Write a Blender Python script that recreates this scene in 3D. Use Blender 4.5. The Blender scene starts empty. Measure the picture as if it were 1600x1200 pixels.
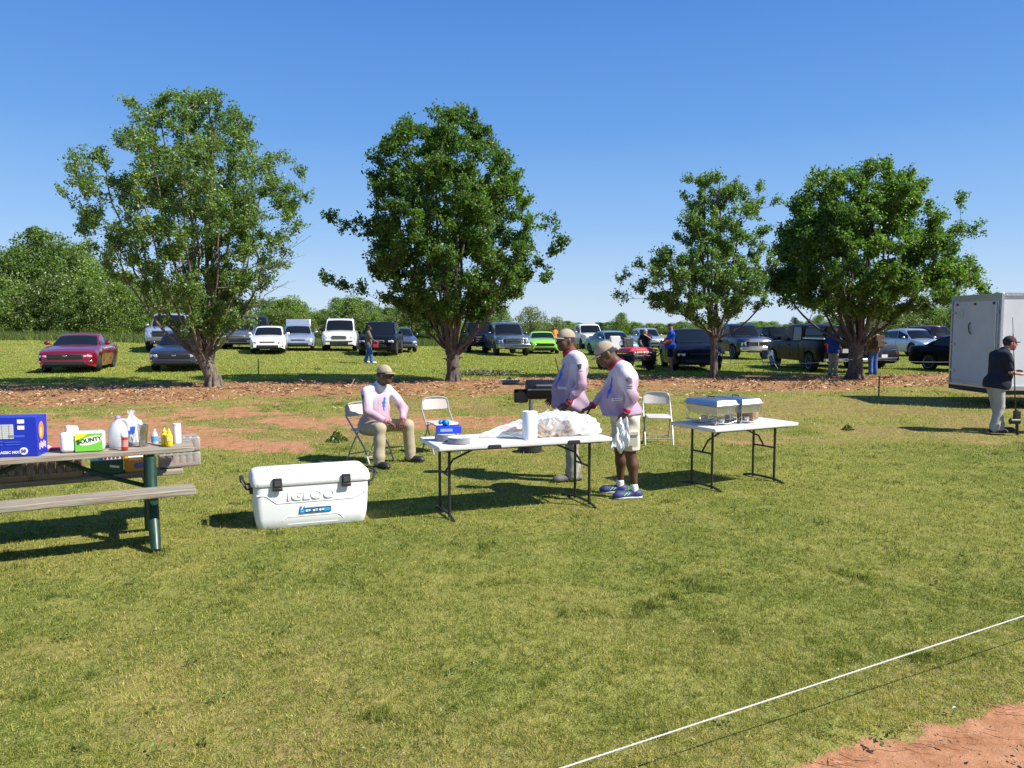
import bpy, bmesh, math, random
import numpy as np
from mathutils import Vector, Matrix
random.seed(7)
RNG = np.random.default_rng(7)
scene = bpy.context.scene
COL = scene.collection
D2R = math.radians
F = 1200.0
CAMH = 1.85
PITCH = math.atan(88 / F)

# ------------------------------------------------------------------ terrain
def sstep(a, b, x):
    t = np.clip((x - a) / (b - a), 0, 1)
    return t * t * (3 - 2 * t)

def ground_z(x, y):
    x = np.asarray(x, float); y = np.asarray(y, float)
    base = 0.2 * sstep(12.5, 19, y) * (1 - 0.45 * sstep(4, 14, x))
    left = 0.7 * sstep(28, 45, y) * np.clip(-x / 25, 0, 1.2)
    return base + left + 0.25 * sstep(70, 200, y)

def gz(x, y):
    return float(ground_z(x, y))

def ray(px, py):
    u = (px - 800) / F; v = (600 - py) / F
    c, s = math.cos(PITCH), math.sin(PITCH)
    # camera forward (0,c,-s), up (0,s,c)
    return Vector((u, c + v * s, -s + v * c))

def P(px, py, z=0.0):
    """world point on the plane/ground z above terrain seen at photo pixel"""
    d = ray(px, py)
    t = 0.5
    for _ in range(4000):
        x, y, zz = d.x * t, d.y * t, CAMH + d.z * t
        if zz <= gz(x, y) + z: break
        t *= 1.0015
    return Vector((x, y, gz(x, y) + z))

def AT(px, depth):
    """world x for photo column at a depth"""
    return (px - 800) / F * depth / 1.0

# ------------------------------------------------------------------ materials
MATS = {}
def nt(m):
    return m.node_tree.nodes, m.node_tree.links

def mat(name, col, rough=0.6, metal=0.0, spec=0.5, vary=0.0, vscale=8.0, bump=0.0, bscale=60.0, coat=0.0, sub=0.0,
        emis=None, alpha=1.0, trans=0.0, aniso=None):
    if name in MATS: return MATS[name]
    m = bpy.data.materials.new(name); m.use_nodes = True
    N, Lk = nt(m); b = N['Principled BSDF']
    b.inputs['Base Color'].default_value = (*col, 1)
    b.inputs['Roughness'].default_value = rough
    b.inputs['Metallic'].default_value = metal
    b.inputs['Specular IOR Level'].default_value = spec
    b.inputs['Coat Weight'].default_value = coat
    b.inputs['Coat Roughness'].default_value = 0.05
    b.inputs['Alpha'].default_value = alpha
    b.inputs['Transmission Weight'].default_value = trans
    if sub:
        b.inputs['Subsurface Weight'].default_value = sub
        b.inputs['Subsurface Radius'].default_value = (0.02, 0.008, 0.004)
    if vary or bump:
        tc = N.new('ShaderNodeTexCoord')
        if vary:
            n = N.new('ShaderNodeTexNoise'); n.inputs['Scale'].default_value = vscale; n.inputs['Detail'].default_value = 6
            Lk.new(tc.outputs['Object'], n.inputs['Vector'])
            r = N.new('ShaderNodeMapRange')
            r.inputs['From Min'].default_value = 0.25; r.inputs['From Max'].default_value = 0.75
            r.inputs['To Min'].default_value = 1 - vary; r.inputs['To Max'].default_value = 1 + vary
            Lk.new(n.outputs['Fac'], r.inputs['Value'])
            mx = N.new('ShaderNodeMix'); mx.data_type = 'RGBA'; mx.blend_type = 'MULTIPLY'
            mx.inputs['Factor'].default_value = 1
            mx.inputs['A'].default_value = (*col, 1)
            Lk.new(r.outputs['Result'], mx.inputs['B'])
            Lk.new(mx.outputs['Result'], b.inputs['Base Color'])
            r2 = N.new('ShaderNodeMapRange')
            r2.inputs['To Min'].default_value = max(0.02, rough - 0.08); r2.inputs['To Max'].default_value = min(1, rough + 0.12)
            Lk.new(n.outputs['Fac'], r2.inputs['Value']); Lk.new(r2.outputs['Result'], b.inputs['Roughness'])
        if bump:
            n2 = N.new('ShaderNodeTexNoise'); n2.inputs['Scale'].default_value = bscale; n2.inputs['Detail'].default_value = 5
            Lk.new(tc.outputs['Object'], n2.inputs['Vector'])
            bp = N.new('ShaderNodeBump'); bp.inputs['Strength'].default_value = bump; bp.inputs['Distance'].default_value = 0.01
            Lk.new(n2.outputs['Fac'], bp.inputs['Height']); Lk.new(bp.outputs['Normal'], b.inputs['Normal'])
    MATS[name] = m
    return m

# ------------------------------------------------------------------ mesh builder
def rotm(rx=0, ry=0, rz=0):
    return Matrix.Rotation(rz, 3, 'Z') @ Matrix.Rotation(ry, 3, 'Y') @ Matrix.Rotation(rx, 3, 'X')

class MB:
    def __init__(s): s.v = []; s.f = []; s.m = []; s.sm = []
    def add(s, vs, fs, m=0, smooth=False):
        o = len(s.v); s.v.extend([tuple(v) for v in vs])
        for f in fs:
            s.f.append(tuple(i + o for i in f)); s.m.append(m); s.sm.append(smooth)
        return s
    def box(s, c, d, R=None, m=0, taper=1.0):
        c = Vector(c); hx, hy, hz = d[0] / 2, d[1] / 2, d[2] / 2
        vs = []
        for z in (-1, 1):
            k = 1.0 if z < 0 else taper
            for x, y in ((-1, -1), (1, -1), (1, 1), (-1, 1)):
                p = Vector((x * hx * k, y * hy * k, z * hz))
                vs.append(c + (R @ p if R else p))
        return s.add(vs, [(3, 2, 1, 0), (4, 5, 6, 7), (0, 1, 5, 4), (1, 2, 6, 5), (2, 3, 7, 6), (3, 0, 4, 7)], m)
    def path(s, pts, rad, n=8, m=0, caps=True, closed=False, flat=None):
        pts = [Vector(p) for p in pts]
        if not isinstance(rad, (list, tuple)): rad = [rad] * len(pts)
        rings = []; up = None
        for i, p in enumerate(pts):
            if closed: t = (pts[(i + 1) % len(pts)] - pts[i - 1])
            else: t = pts[min(i + 1, len(pts) - 1)] - pts[max(i - 1, 0)]
            if t.length < 1e-9: t = Vector((0, 0, 1))
            t.normalize()
            if up is None:
                up = Vector((0, 0, 1)) if abs(t.z) < 0.9 else Vector((1, 0, 0))
            a = t.cross(up)
            if a.length < 1e-6: a = t.orthogonal()
            a.normalize(); b = a.cross(t).normalized(); up = b
            rings.append([p + a * (rad[i] * math.cos(2 * math.pi * k / n)) + b * (rad[i] * (flat or 1) * math.sin(2 * math.pi * k / n)) for k in range(n)])
        vs = [v for r in rings for v in r]; fs = []
        R = len(rings)
        for i in range(R if closed else R - 1):
            j = (i + 1) % R
            for k in range(n):
                k2 = (k + 1) % n
                fs.append((i * n + k, i * n + k2, j * n + k2, j * n + k))
        if caps and not closed:
            fs.append(tuple(range(n))[::-1]); fs.append(tuple((R - 1) * n + k for k in range(n)))
        return s.add(vs, fs, m, True)
    def tube(s, a, b, r, r2=None, n=10, m=0):
        return s.path([a, b], [r, r if r2 is None else r2], n, m)
    def lathe(s, prof, n=16, c=(0, 0, 0), R=None, m=0, caps=True):
        c = Vector(c); vs = []
        for r, z in prof:
            for k in range(n):
                p = Vector((r * math.cos(2 * math.pi * k / n), r * math.sin(2 * math.pi * k / n), z))
                vs.append(c + (R @ p if R else p))
        fs = []
        for i in range(len(prof) - 1):
            for k in range(n):
                k2 = (k + 1) % n
                fs.append((i * n + k, i * n + k2, (i + 1) * n + k2, (i + 1) * n + k))
        if caps:
            fs.append(tuple(range(n))[::-1]); fs.append(tuple((len(prof) - 1) * n + k for k in range(n)))
        return s.add(vs, fs, m, True)
    def ell(s, c, r, R=None, m=0, n=14, h=9):
        prof = [(max(1e-4, math.sin(math.pi * i / h)), -math.cos(math.pi * i / h)) for i in range(h + 1)]
        c = Vector(c); vs = []
        for q, z in prof:
            for k in range(n):
                p = Vector((r[0] * q * math.cos(2 * math.pi * k / n), r[1] * q * math.sin(2 * math.pi * k / n), r[2] * z))
                vs.append(c + (R @ p if R else p))
        fs = [(i * n + k, i * n + (k + 1) % n, (i + 1) * n + (k + 1) % n, (i + 1) * n + k) for i in range(h) for k in range(n)]
        return s.add(vs, fs, m, True)
    def quad(s, a, b, c, d, m=0): return s.add([a, b, c, d], [(0, 1, 2, 3)], m)
    def slab(s, quad, t, m=0):
        """thick panel: 4 corner points, pushed back by thickness vector t"""
        q = [Vector(p) for p in quad]; t = Vector(t)
        vs = q + [p - t for p in q]
        return s.add(vs, [(0, 1, 2, 3), (7, 6, 5, 4), (0, 4, 5, 1), (1, 5, 6, 2), (2, 6, 7, 3), (3, 7, 4, 0)], m)
    def prism(s, poly, a, b, axis='y', m=0):
        """extrude 2D polygon between a and b along axis"""
        def mk(p, w):
            return {'y': (p[0], w, p[1]), 'x': (w, p[0], p[1]), 'z': (p[0], p[1], w)}[axis]
        n = len(poly)
        vs = [mk(p, a) for p in poly] + [mk(p, b) for p in poly]
        fs = [tuple(range(n)), tuple(range(n, 2 * n))[::-1]] + [(i, n + i, n + (i + 1) % n, (i + 1) % n) for i in range(n)]
        return s.add(vs, fs, m)
    def build(s, name, mats, parent=None, bevel=0.0, sharp=40, loc=None, fix=True, seg=2):
        me = bpy.data.meshes.new(name)
        me.from_pydata(s.v, [], s.f)
        if not isinstance(mats, (list, tuple)): mats = [mats]
        for x in mats: me.materials.append(x)
        if len(mats) > 1: me.polygons.foreach_set('material_index', s.m)
        if fix:
            bm = bmesh.new(); bm.from_mesh(me); bmesh.ops.recalc_face_normals(bm, faces=bm.faces); bm.to_mesh(me); bm.free()
        me.polygons.foreach_set('use_smooth', [True] * len(me.polygons))
        me.set_sharp_from_angle(angle=D2R(sharp))
        me.update()
        o = bpy.data.objects.new(name, me); COL.objects.link(o)
        if parent: o.parent = parent
        if loc is not None: o.location = loc
        if bevel:
            b = o.modifiers.new('bev', 'BEVEL'); b.width = bevel; b.segments = seg; b.limit_method = 'ANGLE'; b.angle_limit = D2R(35)
            b.harden_normals = False
        return o

def tag(o, label, cat=None, group=None, kind=None):
    if label: o['label'] = label
    if cat: o['category'] = cat
    if group: o['group'] = group
    if kind: o['kind'] = kind
    return o

def thing(name, label, cat, loc=(0, 0, 0), rz=0.0, group=None):
    o = bpy.data.objects.new(name, None); COL.objects.link(o)
    o.empty_display_size = 0.1
    o.location = loc; o.rotation_euler = (0, 0, rz)
    return tag(o, label, cat, group)

def dup(root, loc, rz, label, group=None, scale=None):
    def cp(o, par):
        c = o.copy(); COL.objects.link(c)
        c.parent = par
        for ch in list(o.children): cp(ch, c)
        return c
    r = cp(root, None)
    r.location = loc; r.rotation_euler = (0, 0, rz); r['label'] = label
    if group: r['group'] = group
    if scale: r.scale = scale if isinstance(scale, (tuple, list)) else (scale,) * 3
    return r

def text_mesh(name, body, size, m, parent, loc, rot, extrude=0.0006, align='CENTER', sx=1.0, bold=0.0):
    cu = bpy.data.curves.new(name, 'FONT'); cu.body = body; cu.size = size; cu.extrude = extrude
    cu.align_x = align; cu.align_y = 'CENTER'; cu.offset = bold; cu.resolution_u = 3
    t = bpy.data.objects.new('tmp_text', cu); COL.objects.link(t)
    dg = bpy.context.evaluated_depsgraph_get()
    me = bpy.data.meshes.new_from_object(t.evaluated_get(dg)); me.name = name
    bpy.data.objects.remove(t); bpy.data.curves.remove(cu)
    me.materials.clear(); me.materials.append(m)
    o = bpy.data.objects.new(name, me); COL.objects.link(o)
    o.parent = parent; o.location = loc; o.rotation_euler = rot; o.scale = (sx, 1, 1)
    return o

# numpy value noise
def vnoise(x, y, seed=0):
    xi = np.floor(x).astype(np.int64); yi = np.floor(y).astype(np.int64)
    fx = x - xi; fy = y - yi
    fx = fx * fx * (3 - 2 * fx); fy = fy * fy * (3 - 2 * fy)
    def h(a, b):
        n = (a * 374761393 + b * 668265263 + seed * 1442695041) & 0x7fffffff
        n = ((n ^ (n >> 13)) * 1274126177) & 0x7fffffff
        return ((n ^ (n >> 16)) & 0xffff) / 65535.0
    return (h(xi, yi) * (1 - fx) + h(xi + 1, yi) * fx) * (1 - fy) + (h(xi, yi + 1) * (1 - fx) + h(xi + 1, yi + 1) * fx) * fy

def fbm(x, y, seed=0, o=4):
    t = 0; a = 0.5; s = 0
    for i in range(o):
        t = t + a * vnoise(x * 2 ** i, y * 2 ** i, seed + i * 17); s += a; a *= 0.5
    return t / s
# ------------------------------------------------------------------ ground masks
TREES = [(-8.25, 21.2), (-1.8, 23.4), (6.5, 24.7), (11.55, 25.8)]
def tree_line(x): return 23.4 + 0.235 * x
def mask_mulch(x, y):
    tl = tree_line(x)
    n = fbm(x * 0.45, y * 0.8, 3)
    e = 1.5 * (n - 0.5)
    m = sstep(-6.6 + e * 3.5, -3.0 + e * 3.5, y - tl) * (1 - sstep(0.9 + e, 2.2 + e, y - tl))
    patch = sstep(0.36, 0.6, fbm(x * 0.5 + 9, y * 0.7, 21))
    m = m * (0.62 + 0.38 * sstep(0.36, 0.56, fbm(x * 0.9 + 2, y * 1.5, 23)))
    near = sstep(-6.5, -1.5, y - tl)
    return np.clip(m * (0.25 + 0.75 * near + 0.3 * patch - 0.35 * (1 - patch) * (1 - near)), 0, 1)
def mask_dirt(x, y):
    n = fbm(x * 0.55 + 3, y * 0.75, 11, 5)
    wl = sstep(2.5, -2.0, x)                    # strong on the left
    band = sstep(10.7, 11.7, y + 0.04 * x) * (1 - sstep(14.2, 17.0, y)) * wl
    n2 = fbm(x * 2.1, y * 3.2, 19, 5)
    d1 = sstep(0.43, 0.64, 0.72 * n + 0.34 * n2 + 0.03 * sstep(-1, -6, x)) * band
    b2 = sstep(11.9, 12.25, y) * (1 - sstep(12.7, 13.6, y)) * sstep(-1.5, 1.5, x)
    d2 = sstep(0.40, 0.66, 0.6 * n + 0.45 * n2) * b2 * (0.75 - 0.25 * sstep(3, 6, x) * (1 - sstep(8, 10, x)))
    edge = 3.25 + (x - 1.36) * 0.37 + 0.5 * (fbm(x * 2.5, y * 2.5, 5) - 0.5)
    d3 = sstep(0.08, -0.10, y - edge) * sstep(0.9, 1.25, x + 0.7 * (fbm(x * 3, y * 3, 8) - 0.5))
    d4 = 0.55 * sstep(0.52, 0.66, n2 * 0.6 + n * 0.45) * sstep(14, 16, y) * (1 - sstep(18.5, 20.5, y - 0.23 * x)) * sstep(4, -2, x)
    frag = 1 - 0.55 * sstep(0.52, 0.66, fbm(x * 5.5, y * 8, 29, 3)) * sstep(8, 10, y)
    return np.clip((d1 + d2 + d4) * frag + d3, 0, 1)
def mask_dry(x, y):
    n = fbm(x * 0.8, y * 0.8, 31, 5)
    band = sstep(11.2, 13.5, y) * (1 - sstep(21.5, 24, y - 0.1 * x))
    tracks = 0.25 * sstep(0.5, 0.7, fbm(x * 0.09, y * 0.3, 91)) * sstep(26, 32, y)
    near = 0.45 * sstep(6.0, 3.2, y) * sstep(0.38, 0.62, fbm(x * 1.3, y * 1.3, 35))
    return np.clip(near + 0.8 * band * sstep(0.3, 0.6, n) + 0.5 * sstep(0.5, 0.75, n) + tracks, 0, 1)

def build_ground():
    def ax(segs):
        out = [segs[0][0]]
        for a, b, st in segs:
            n = max(1, int(round((b - a) / st))); out += list(np.linspace(a, b, n + 1)[1:])
        return np.array(out)
    xs = ax([(-700, -100, 60), (-100, -30, 5), (-30, -14, 0.4), (-14, 14, 0.12), (14, 30, 0.4), (30, 100, 5), (100, 700, 60)])
    ys = ax([(-60, 0, 6), (0, 2, 0.5), (2, 18, 0.10), (18, 28, 0.14), (28, 60, 0.6), (60, 120, 4), (120, 900, 60)])
    X, Y = np.meshgrid(xs, ys)
    Z = ground_z(X, Y)
    nearw = (1 - sstep(26, 40, Y))
    Z = Z + nearw * (0.035 * (fbm(X * 0.7, Y * 0.7, 51) - 0.5) + 0.012 * (fbm(X * 5, Y * 5, 52) - 0.5))
    dirt = mask_dirt(X, Y); mul = mask_mulch(X, Y)
    Z = Z - 0.018 * dirt + 0.03 * mul * (fbm(X * 4, Y * 4, 9))
    nx, ny = len(xs), len(ys)
    V = np.stack([X, Y, Z], -1).reshape(-1, 3)
    idx = np.arange(nx * ny).reshape(ny, nx)
    Fq = np.stack([idx[:-1, :-1], idx[:-1, 1:], idx[1:, 1:], idx[1:, :-1]], -1).reshape(-1, 4)
    me = np_mesh('ground', V, Fq)
    for nm, arr in (('dirt', dirt), ('mulch', mul), ('dry', mask_dry(X, Y))):
        a = me.attributes.new(nm, 'FLOAT', 'POINT'); a.data.foreach_set('value', arr.reshape(-1).astype(np.float32))
    o = bpy.data.objects.new('ground', me); COL.objects.link(o)
    me.materials.append(ground_mat())
    tag(o, None, None, None, 'structure')
    return o

def np_mesh(name, V, Fq, smooth=True):
    me = bpy.data.meshes.new(name)
    k = Fq.shape[1]
    me.vertices.add(len(V)); me.vertices.foreach_set('co', V.astype(np.float32).reshape(-1))
    me.loops.add(Fq.size); me.loops.foreach_set('vertex_index', Fq.astype(np.int32).reshape(-1))
    me.polygons.add(len(Fq)); me.polygons.foreach_set('loop_start', np.arange(0, Fq.size, k, dtype=np.int32))
    me.polygons.foreach_set('use_smooth', np.full(len(Fq), smooth, dtype=bool))
    me.update(calc_edges=True)
    return me

class NG:
    """tiny node helper"""
    def __init__(s, m): s.m = m; s.N, s.L = nt(m)
    def noise(s, vec, scale, detail=4, rough=0.55, dist=0.0):
        n = s.N.new('ShaderNodeTexNoise'); n.inputs['Scale'].default_value = scale; n.inputs['Detail'].default_value = detail
        n.inputs['Roughness'].default_value = rough; n.inputs['Distortion'].default_value = dist
        s.L.new(vec, n.inputs['Vector']); return n.outputs['Fac']
    def rng(s, v, a, b, c=0, d=1):
        r = s.N.new('ShaderNodeMapRange'); r.interpolation_type = 'SMOOTHSTEP'
        for k, x in zip(('From Min', 'From Max', 'To Min', 'To Max'), (a, b, c, d)): r.inputs[k].default_value = x
        s.L.new(v, r.inputs['Value']); return r.outputs['Result']
    def mix(s, f, a, b, mode='MIX'):
        m = s.N.new('ShaderNodeMix'); m.data_type = 'RGBA'; m.blend_type = mode
        for v, k in ((f, 'Factor'), (a, 'A'), (b, 'B')):
            if isinstance(v, (int, float)): m.inputs[k].default_value = v if k == 'Factor' else (v, v, v, 1)
            elif isinstance(v, tuple): m.inputs[k].default_value = (*v, 1)
            else: s.L.new(v, m.inputs[k])
        return m.outputs['Result']
    def math(s, op, a, b=0.0):
        m = s.N.new('ShaderNodeMath'); m.operation = op
        for i, v in enumerate((a, b)):
            if isinstance(v, (int, float)): m.inputs[i].default_value = v
            else: s.L.new(v, m.inputs[i])
        return m.outputs[0]
    def attr(s, nm):
        a = s.N.new('ShaderNodeAttribute'); a.attribute_name = nm; return a.outputs['Fac']

def ground_mat():
    m = bpy.data.materials.new('ground_turf_and_clay'); m.use_nodes = True
    g = NG(m); b = g.N['Principled BSDF']
    geo = g.N.new('ShaderNodeNewGeometry').outputs['Position']
    mp = g.N.new('ShaderNodeMapping'); mp.inputs['Scale'].default_value = (1, 1, 0.3); g.L.new(geo, mp.inputs['Vector'])
    pos = mp.outputs['Vector']
    sp = g.N.new('ShaderNodeSeparateXYZ'); g.L.new(geo, sp.inputs[0]); geo_y = sp.outputs['Y']
    n1 = g.noise(pos, 90, 5); n2 = g.noise(pos, 22, 5); n3 = g.noise(pos, 2.2, 4); n4 = g.noise(pos, 0.35, 3); n5 = g.noise(pos, 7, 5, 0.7)
    green = g.mix(g.rng(n2, 0.3, 0.7), GR['dark'], GR['mid'])
    green = g.mix(g.rng(n1, 0.45, 0.68), green, GR['light'])
    green = g.mix(g.math('MULTIPLY', g.rng(n3, 0.42, 0.68), 0.55), green, GR['yel'])
    green = g.mix(g.math('MULTIPLY', g.rng(n4, 0.40, 0.62), 0.35), green, GR['yel'])
    straw = g.mix(g.rng(n2, 0.36, 0.64), (0.17, 0.095, 0.035), (0.40, 0.27, 0.12))
    straw = g.mix(g.math('MULTIPLY', g.rng(n5, 0.5, 0.62), 0.6), straw, (0.10, 0.12, 0.025))
    dryf = g.math('MULTIPLY', g.attr('dry'), g.rng(n5, 0.32, 0.62))
    col = g.mix(dryf, green, straw)
    clay = g.mix(g.rng(n5, 0.3, 0.7), (0.29, 0.125, 0.058), (0.42, 0.215, 0.115))
    clay = g.mix(g.math('MULTIPLY', g.rng(n1, 0.5, 0.75), 0.3), clay, (0.50, 0.30, 0.18))
    clay = g.mix(g.math('MULTIPLY', g.rng(n3, 0.5, 0.7), 0.4), clay, (0.40, 0.22, 0.13))
    clay = g.mix(g.math('MULTIPLY', g.rng(n2, 0.56, 0.70), g.rng(geo_y, 6, 9, 0, 0.7)), clay, (0.17, 0.10, 0.045))
    df = g.rng(g.math('ADD', g.attr('dirt'), g.math('MULTIPLY', g.math('SUBTRACT', n5, 0.5), 1.3)), 0.38, 0.6)
    col = g.mix(df, col, clay)
    mul = g.mix(g.rng(n2, 0.3, 0.7), (0.22, 0.105, 0.045), (0.42, 0.225, 0.10))
    mul = g.mix(g.rng(n1, 0.55, 0.72), mul, (0.5, 0.36, 0.2))
    mf = g.rng(g.math('ADD', g.attr('mulch'), g.math('MULTIPLY', g.math('SUBTRACT', n5, 0.5), 1.1)), 0.32, 0.62)
    col = g.mix(mf, col, mul)
    g.L.new(col, b.inputs['Base Color'])
    b.inputs['Roughness'].default_value = 0.95; b.inputs['Specular IOR Level'].default_value = 0.15
    bp = g.N.new('ShaderNodeBump'); bp.inputs['Distance'].default_value = 0.04; g.L.new(g.rng(g.attr('dirt'), .3, .8, .8, .3), bp.inputs['Strength'])
    hh = g.math('ADD', g.math('MULTIPLY', n1, 0.5), g.math('ADD', n2, g.math('MULTIPLY', n5, 0.8)))
    g.L.new(hh, bp.inputs['Height']); g.L.new(bp.outputs['Normal'], b.inputs['Normal'])
    return m

GR = dict(dark=(0.055, 0.07, 0.012), mid=(0.145, 0.185, 0.03), light=(0.29, 0.32, 0.065), yel=(0.32, 0.29, 0.075))

def grass_mat(name, cols, trans=0.35, patch=True):
    m = bpy.data.materials.new(name); m.use_nodes = True
    g = NG(m); b = g.N['Principled BSDF']
    gn = g.N.new('ShaderNodeNewGeometry'); rnd = gn.outputs['Random Per Island']
    cr = g.N.new('ShaderNodeValToRGB'); cr.color_ramp.elements[0].color = (*cols[0], 1); cr.color_ramp.elements[1].color = (*cols[-1], 1)
    for i, c in enumerate(cols[1:-1]):
        e = cr.color_ramp.elements.new((i + 1) / (len(cols) - 1)); e.color = (*c, 1)
    v = rnd
    if patch:
        n = g.noise(gn.outputs['Position'], 1.3, 4); n2 = g.noise(gn.outputs['Position'], 0.3, 2)
        k = g.math('ADD', g.math('MULTIPLY', g.math('SUBTRACT', n, 0.5), 0.7), g.math('MULTIPLY', g.math('SUBTRACT', n2, 0.5), 0.5))
        k = g.math('ADD', k, g.math('MULTIPLY', g.attr('dryness'), 0.5))
        v = g.math('ADD', rnd, k)
    g.L.new(v, cr.inputs['Fac'])
    g.L.new(cr.outputs['Color'], b.inputs['Base Color'])
    b.inputs['Roughness'].default_value = 0.55; b.inputs['Specular IOR Level'].default_value = 0.3
    tr = g.N.new('ShaderNodeBsdfTranslucent'); g.L.new(g.mix(1.0, cr.outputs['Color'], (1.25, 1.35, 0.6), 'MULTIPLY'), tr.inputs['Color'])
    ms = g.N.new('ShaderNodeMixShader'); ms.inputs[0].default_value = trans
    g.L.new(b.outputs[0], ms.inputs[1]); g.L.new(tr.outputs[0], ms.inputs[2])
    g.L.new(ms.outputs[0], g.N['Material Output'].inputs['Surface'])
    return m

def blade_mesh(name, x, y, z, h, w, lean, m, dry=None):
    n = len(x)
    a = RNG.uniform(0, 2 * np.pi, n); b = RNG.uniform(0, 2 * np.pi, n)
    dx, dy = np.cos(a) * w / 2, np.sin(a) * w / 2
    lx, ly = np.cos(b) * h * lean, np.sin(b) * h * lean
    p0 = np.stack([x - dx, y - dy, z - 0.004], -1); p1 = np.stack([x + dx, y + dy, z - 0.004], -1)
    p2 = np.stack([x + lx, y + ly, z + h * np.sqrt(np.maximum(0.05, 1 - lean ** 2))], -1)
    mid0 = np.stack([x - dx * 0.7 + lx * 0.35, y - dy * 0.7 + ly * 0.35, z + h * 0.55], -1)
    V = np.stack([p0, p1, p2], 1).reshape(-1, 3)
    Fq = np.arange(n * 3).reshape(-1, 3)
    me = np_mesh(name, V, Fq, False); me.materials.append(m)
    if dry is not None:
        at = me.attributes.new('dryness', 'FLOAT', 'POINT'); at.data.foreach_set('value', np.repeat(dry, 3).astype(np.float32))
    o = bpy.data.objects.new(name, me); COL.objects.link(o); return o

def build_grass():
    m = grass_mat('lawn_blades', [(0.034, 0.058, 0.010), (0.115, 0.162, 0.022), (0.208, 0.252, 0.034), (0.35, 0.355, 0.062), (0.60, 0.50, 0.19)], 0.36)
    N = 1500000
    # importance over depth
    t = RNG.uniform(0, 1, N); y0, y1 = 2.5, 24.0
    y = y0 * (y1 / y0) ** t
    x = RNG.uniform(-1, 1, N) * (0.73 * y + 1.0)
    dirt = mask_dirt(x, y) * (1 - 0.12 * sstep(8, 10, y)) + 0.9 * mask_mulch(x, y)
    thin = 0.95 * mask_dry(x, y) * sstep(11, 13, y) * (0.55 + 0.45 * sstep(0.62, 0.45, fbm(x * 3.2, y * 4.5, 88, 3)))
    keep = RNG.uniform(0, 1, N) > np.clip(dirt * 1.25 + thin + 0.85 * sstep(0.5, 0.34, fbm(x * 20.0, y * 20.0, 61, 3)), 0, 0.985)
    x, y, t = x[keep], y[keep], t[keep]
    z = ground_z(x, y) + (0.035 * (fbm(x * 0.7, y * 0.7, 51) - 0.5) + 0.012 * (fbm(x * 5, y * 5, 52) - 0.5)) - 0.018 * mask_dirt(x, y)
    clump = sstep(0.3, 0.7, fbm(x * 20.0, y * 20.0, 61, 3)); tuft = sstep(0.68, 0.80, fbm(x * 3.1 + 5, y * 3.1, 66, 3))
    h = (0.010 + 0.014 * clump + 0.016 * tuft) * RNG.uniform(0.5, 1.7, len(x))
    h *= 1 + 0.4 * sstep(8, 20, y) + 0.9 * sstep(0.6, 0.75, fbm(x * 3.2, y * 4.5, 88, 3)) * sstep(11, 13, y)
    w = 0.0029 * (y / 3.0) ** 0.85 * RNG.uniform(0.7, 1.4, len(x))
    lean = 1 - 0.75 * RNG.uniform(0, 1, len(x)) ** 1.6 - .01
    dr = mask_dry(x, y) - 0.55 * tuft - 0.8 * (vnoise(x * 24, y * 24, 3) - 0.5)
    o = blade_mesh('lawn_grass', x, y, z, h, w, lean, m, dr)
    tag(o, 'short mown lawn grass in the foreground', 'grass', None, 'stuff')
    # parking field grass
    N = 260000
    t = RNG.uniform(0, 1, N); y = 24 * (62 / 24.0) ** t; x = RNG.uniform(-1, 1, N) * (0.73 * y + 2)
    keep = RNG.uniform(0, 1, N) > mask_mulch(x, y) * 1.2
    x, y = x[keep], y[keep]
    h = RNG.uniform(0.02, 0.055, len(x)) * (0.6 + 0.9 * fbm(x * 0.8, y * 0.8, 5)); w = 0.0011 * y * RNG.uniform(0.7, 1.4, len(x))
    o = blade_mesh('field_grass', x, y, ground_z(x, y), h, w, RNG.uniform(0.1, 0.8, len(x)),
                   grass_mat('field_blades', [(0.13, 0.19, 0.026), (0.22, 0.29, 0.04), (0.33, 0.38, 0.065), (0.45, 0.44, 0.11)], 0.3), mask_dry(x, y))
    tag(o, 'sunlit short grass of the field where the cars are parked', 'grass', None, 'stuff')
    # tall grass at the wood edge
    N = 60000
    x = RNG.uniform(-60, 40, N); y = 55 + RNG.normal(0, 1.6, N) + 0.12 * np.abs(x) * (x < 0) * -1 + 14 * sstep(-18, 0, x)
    h = RNG.uniform(0.25, 0.75, N); w = 0.05 * RNG.uniform(0.5, 1.3, N)
    o = blade_mesh('tall_grass', x, y, ground_z(x, y), h, w, RNG.uniform(0.1, 0.6, N),
                   grass_mat('tall_blades', [(0.05, 0.085, 0.018), (0.10, 0.15, 0.03), (0.2, 0.22, 0.06)], 0.3, False))
    tag(o, 'tall unmown grass along the edge of the wood', 'grass', None, 'stuff')

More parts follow.
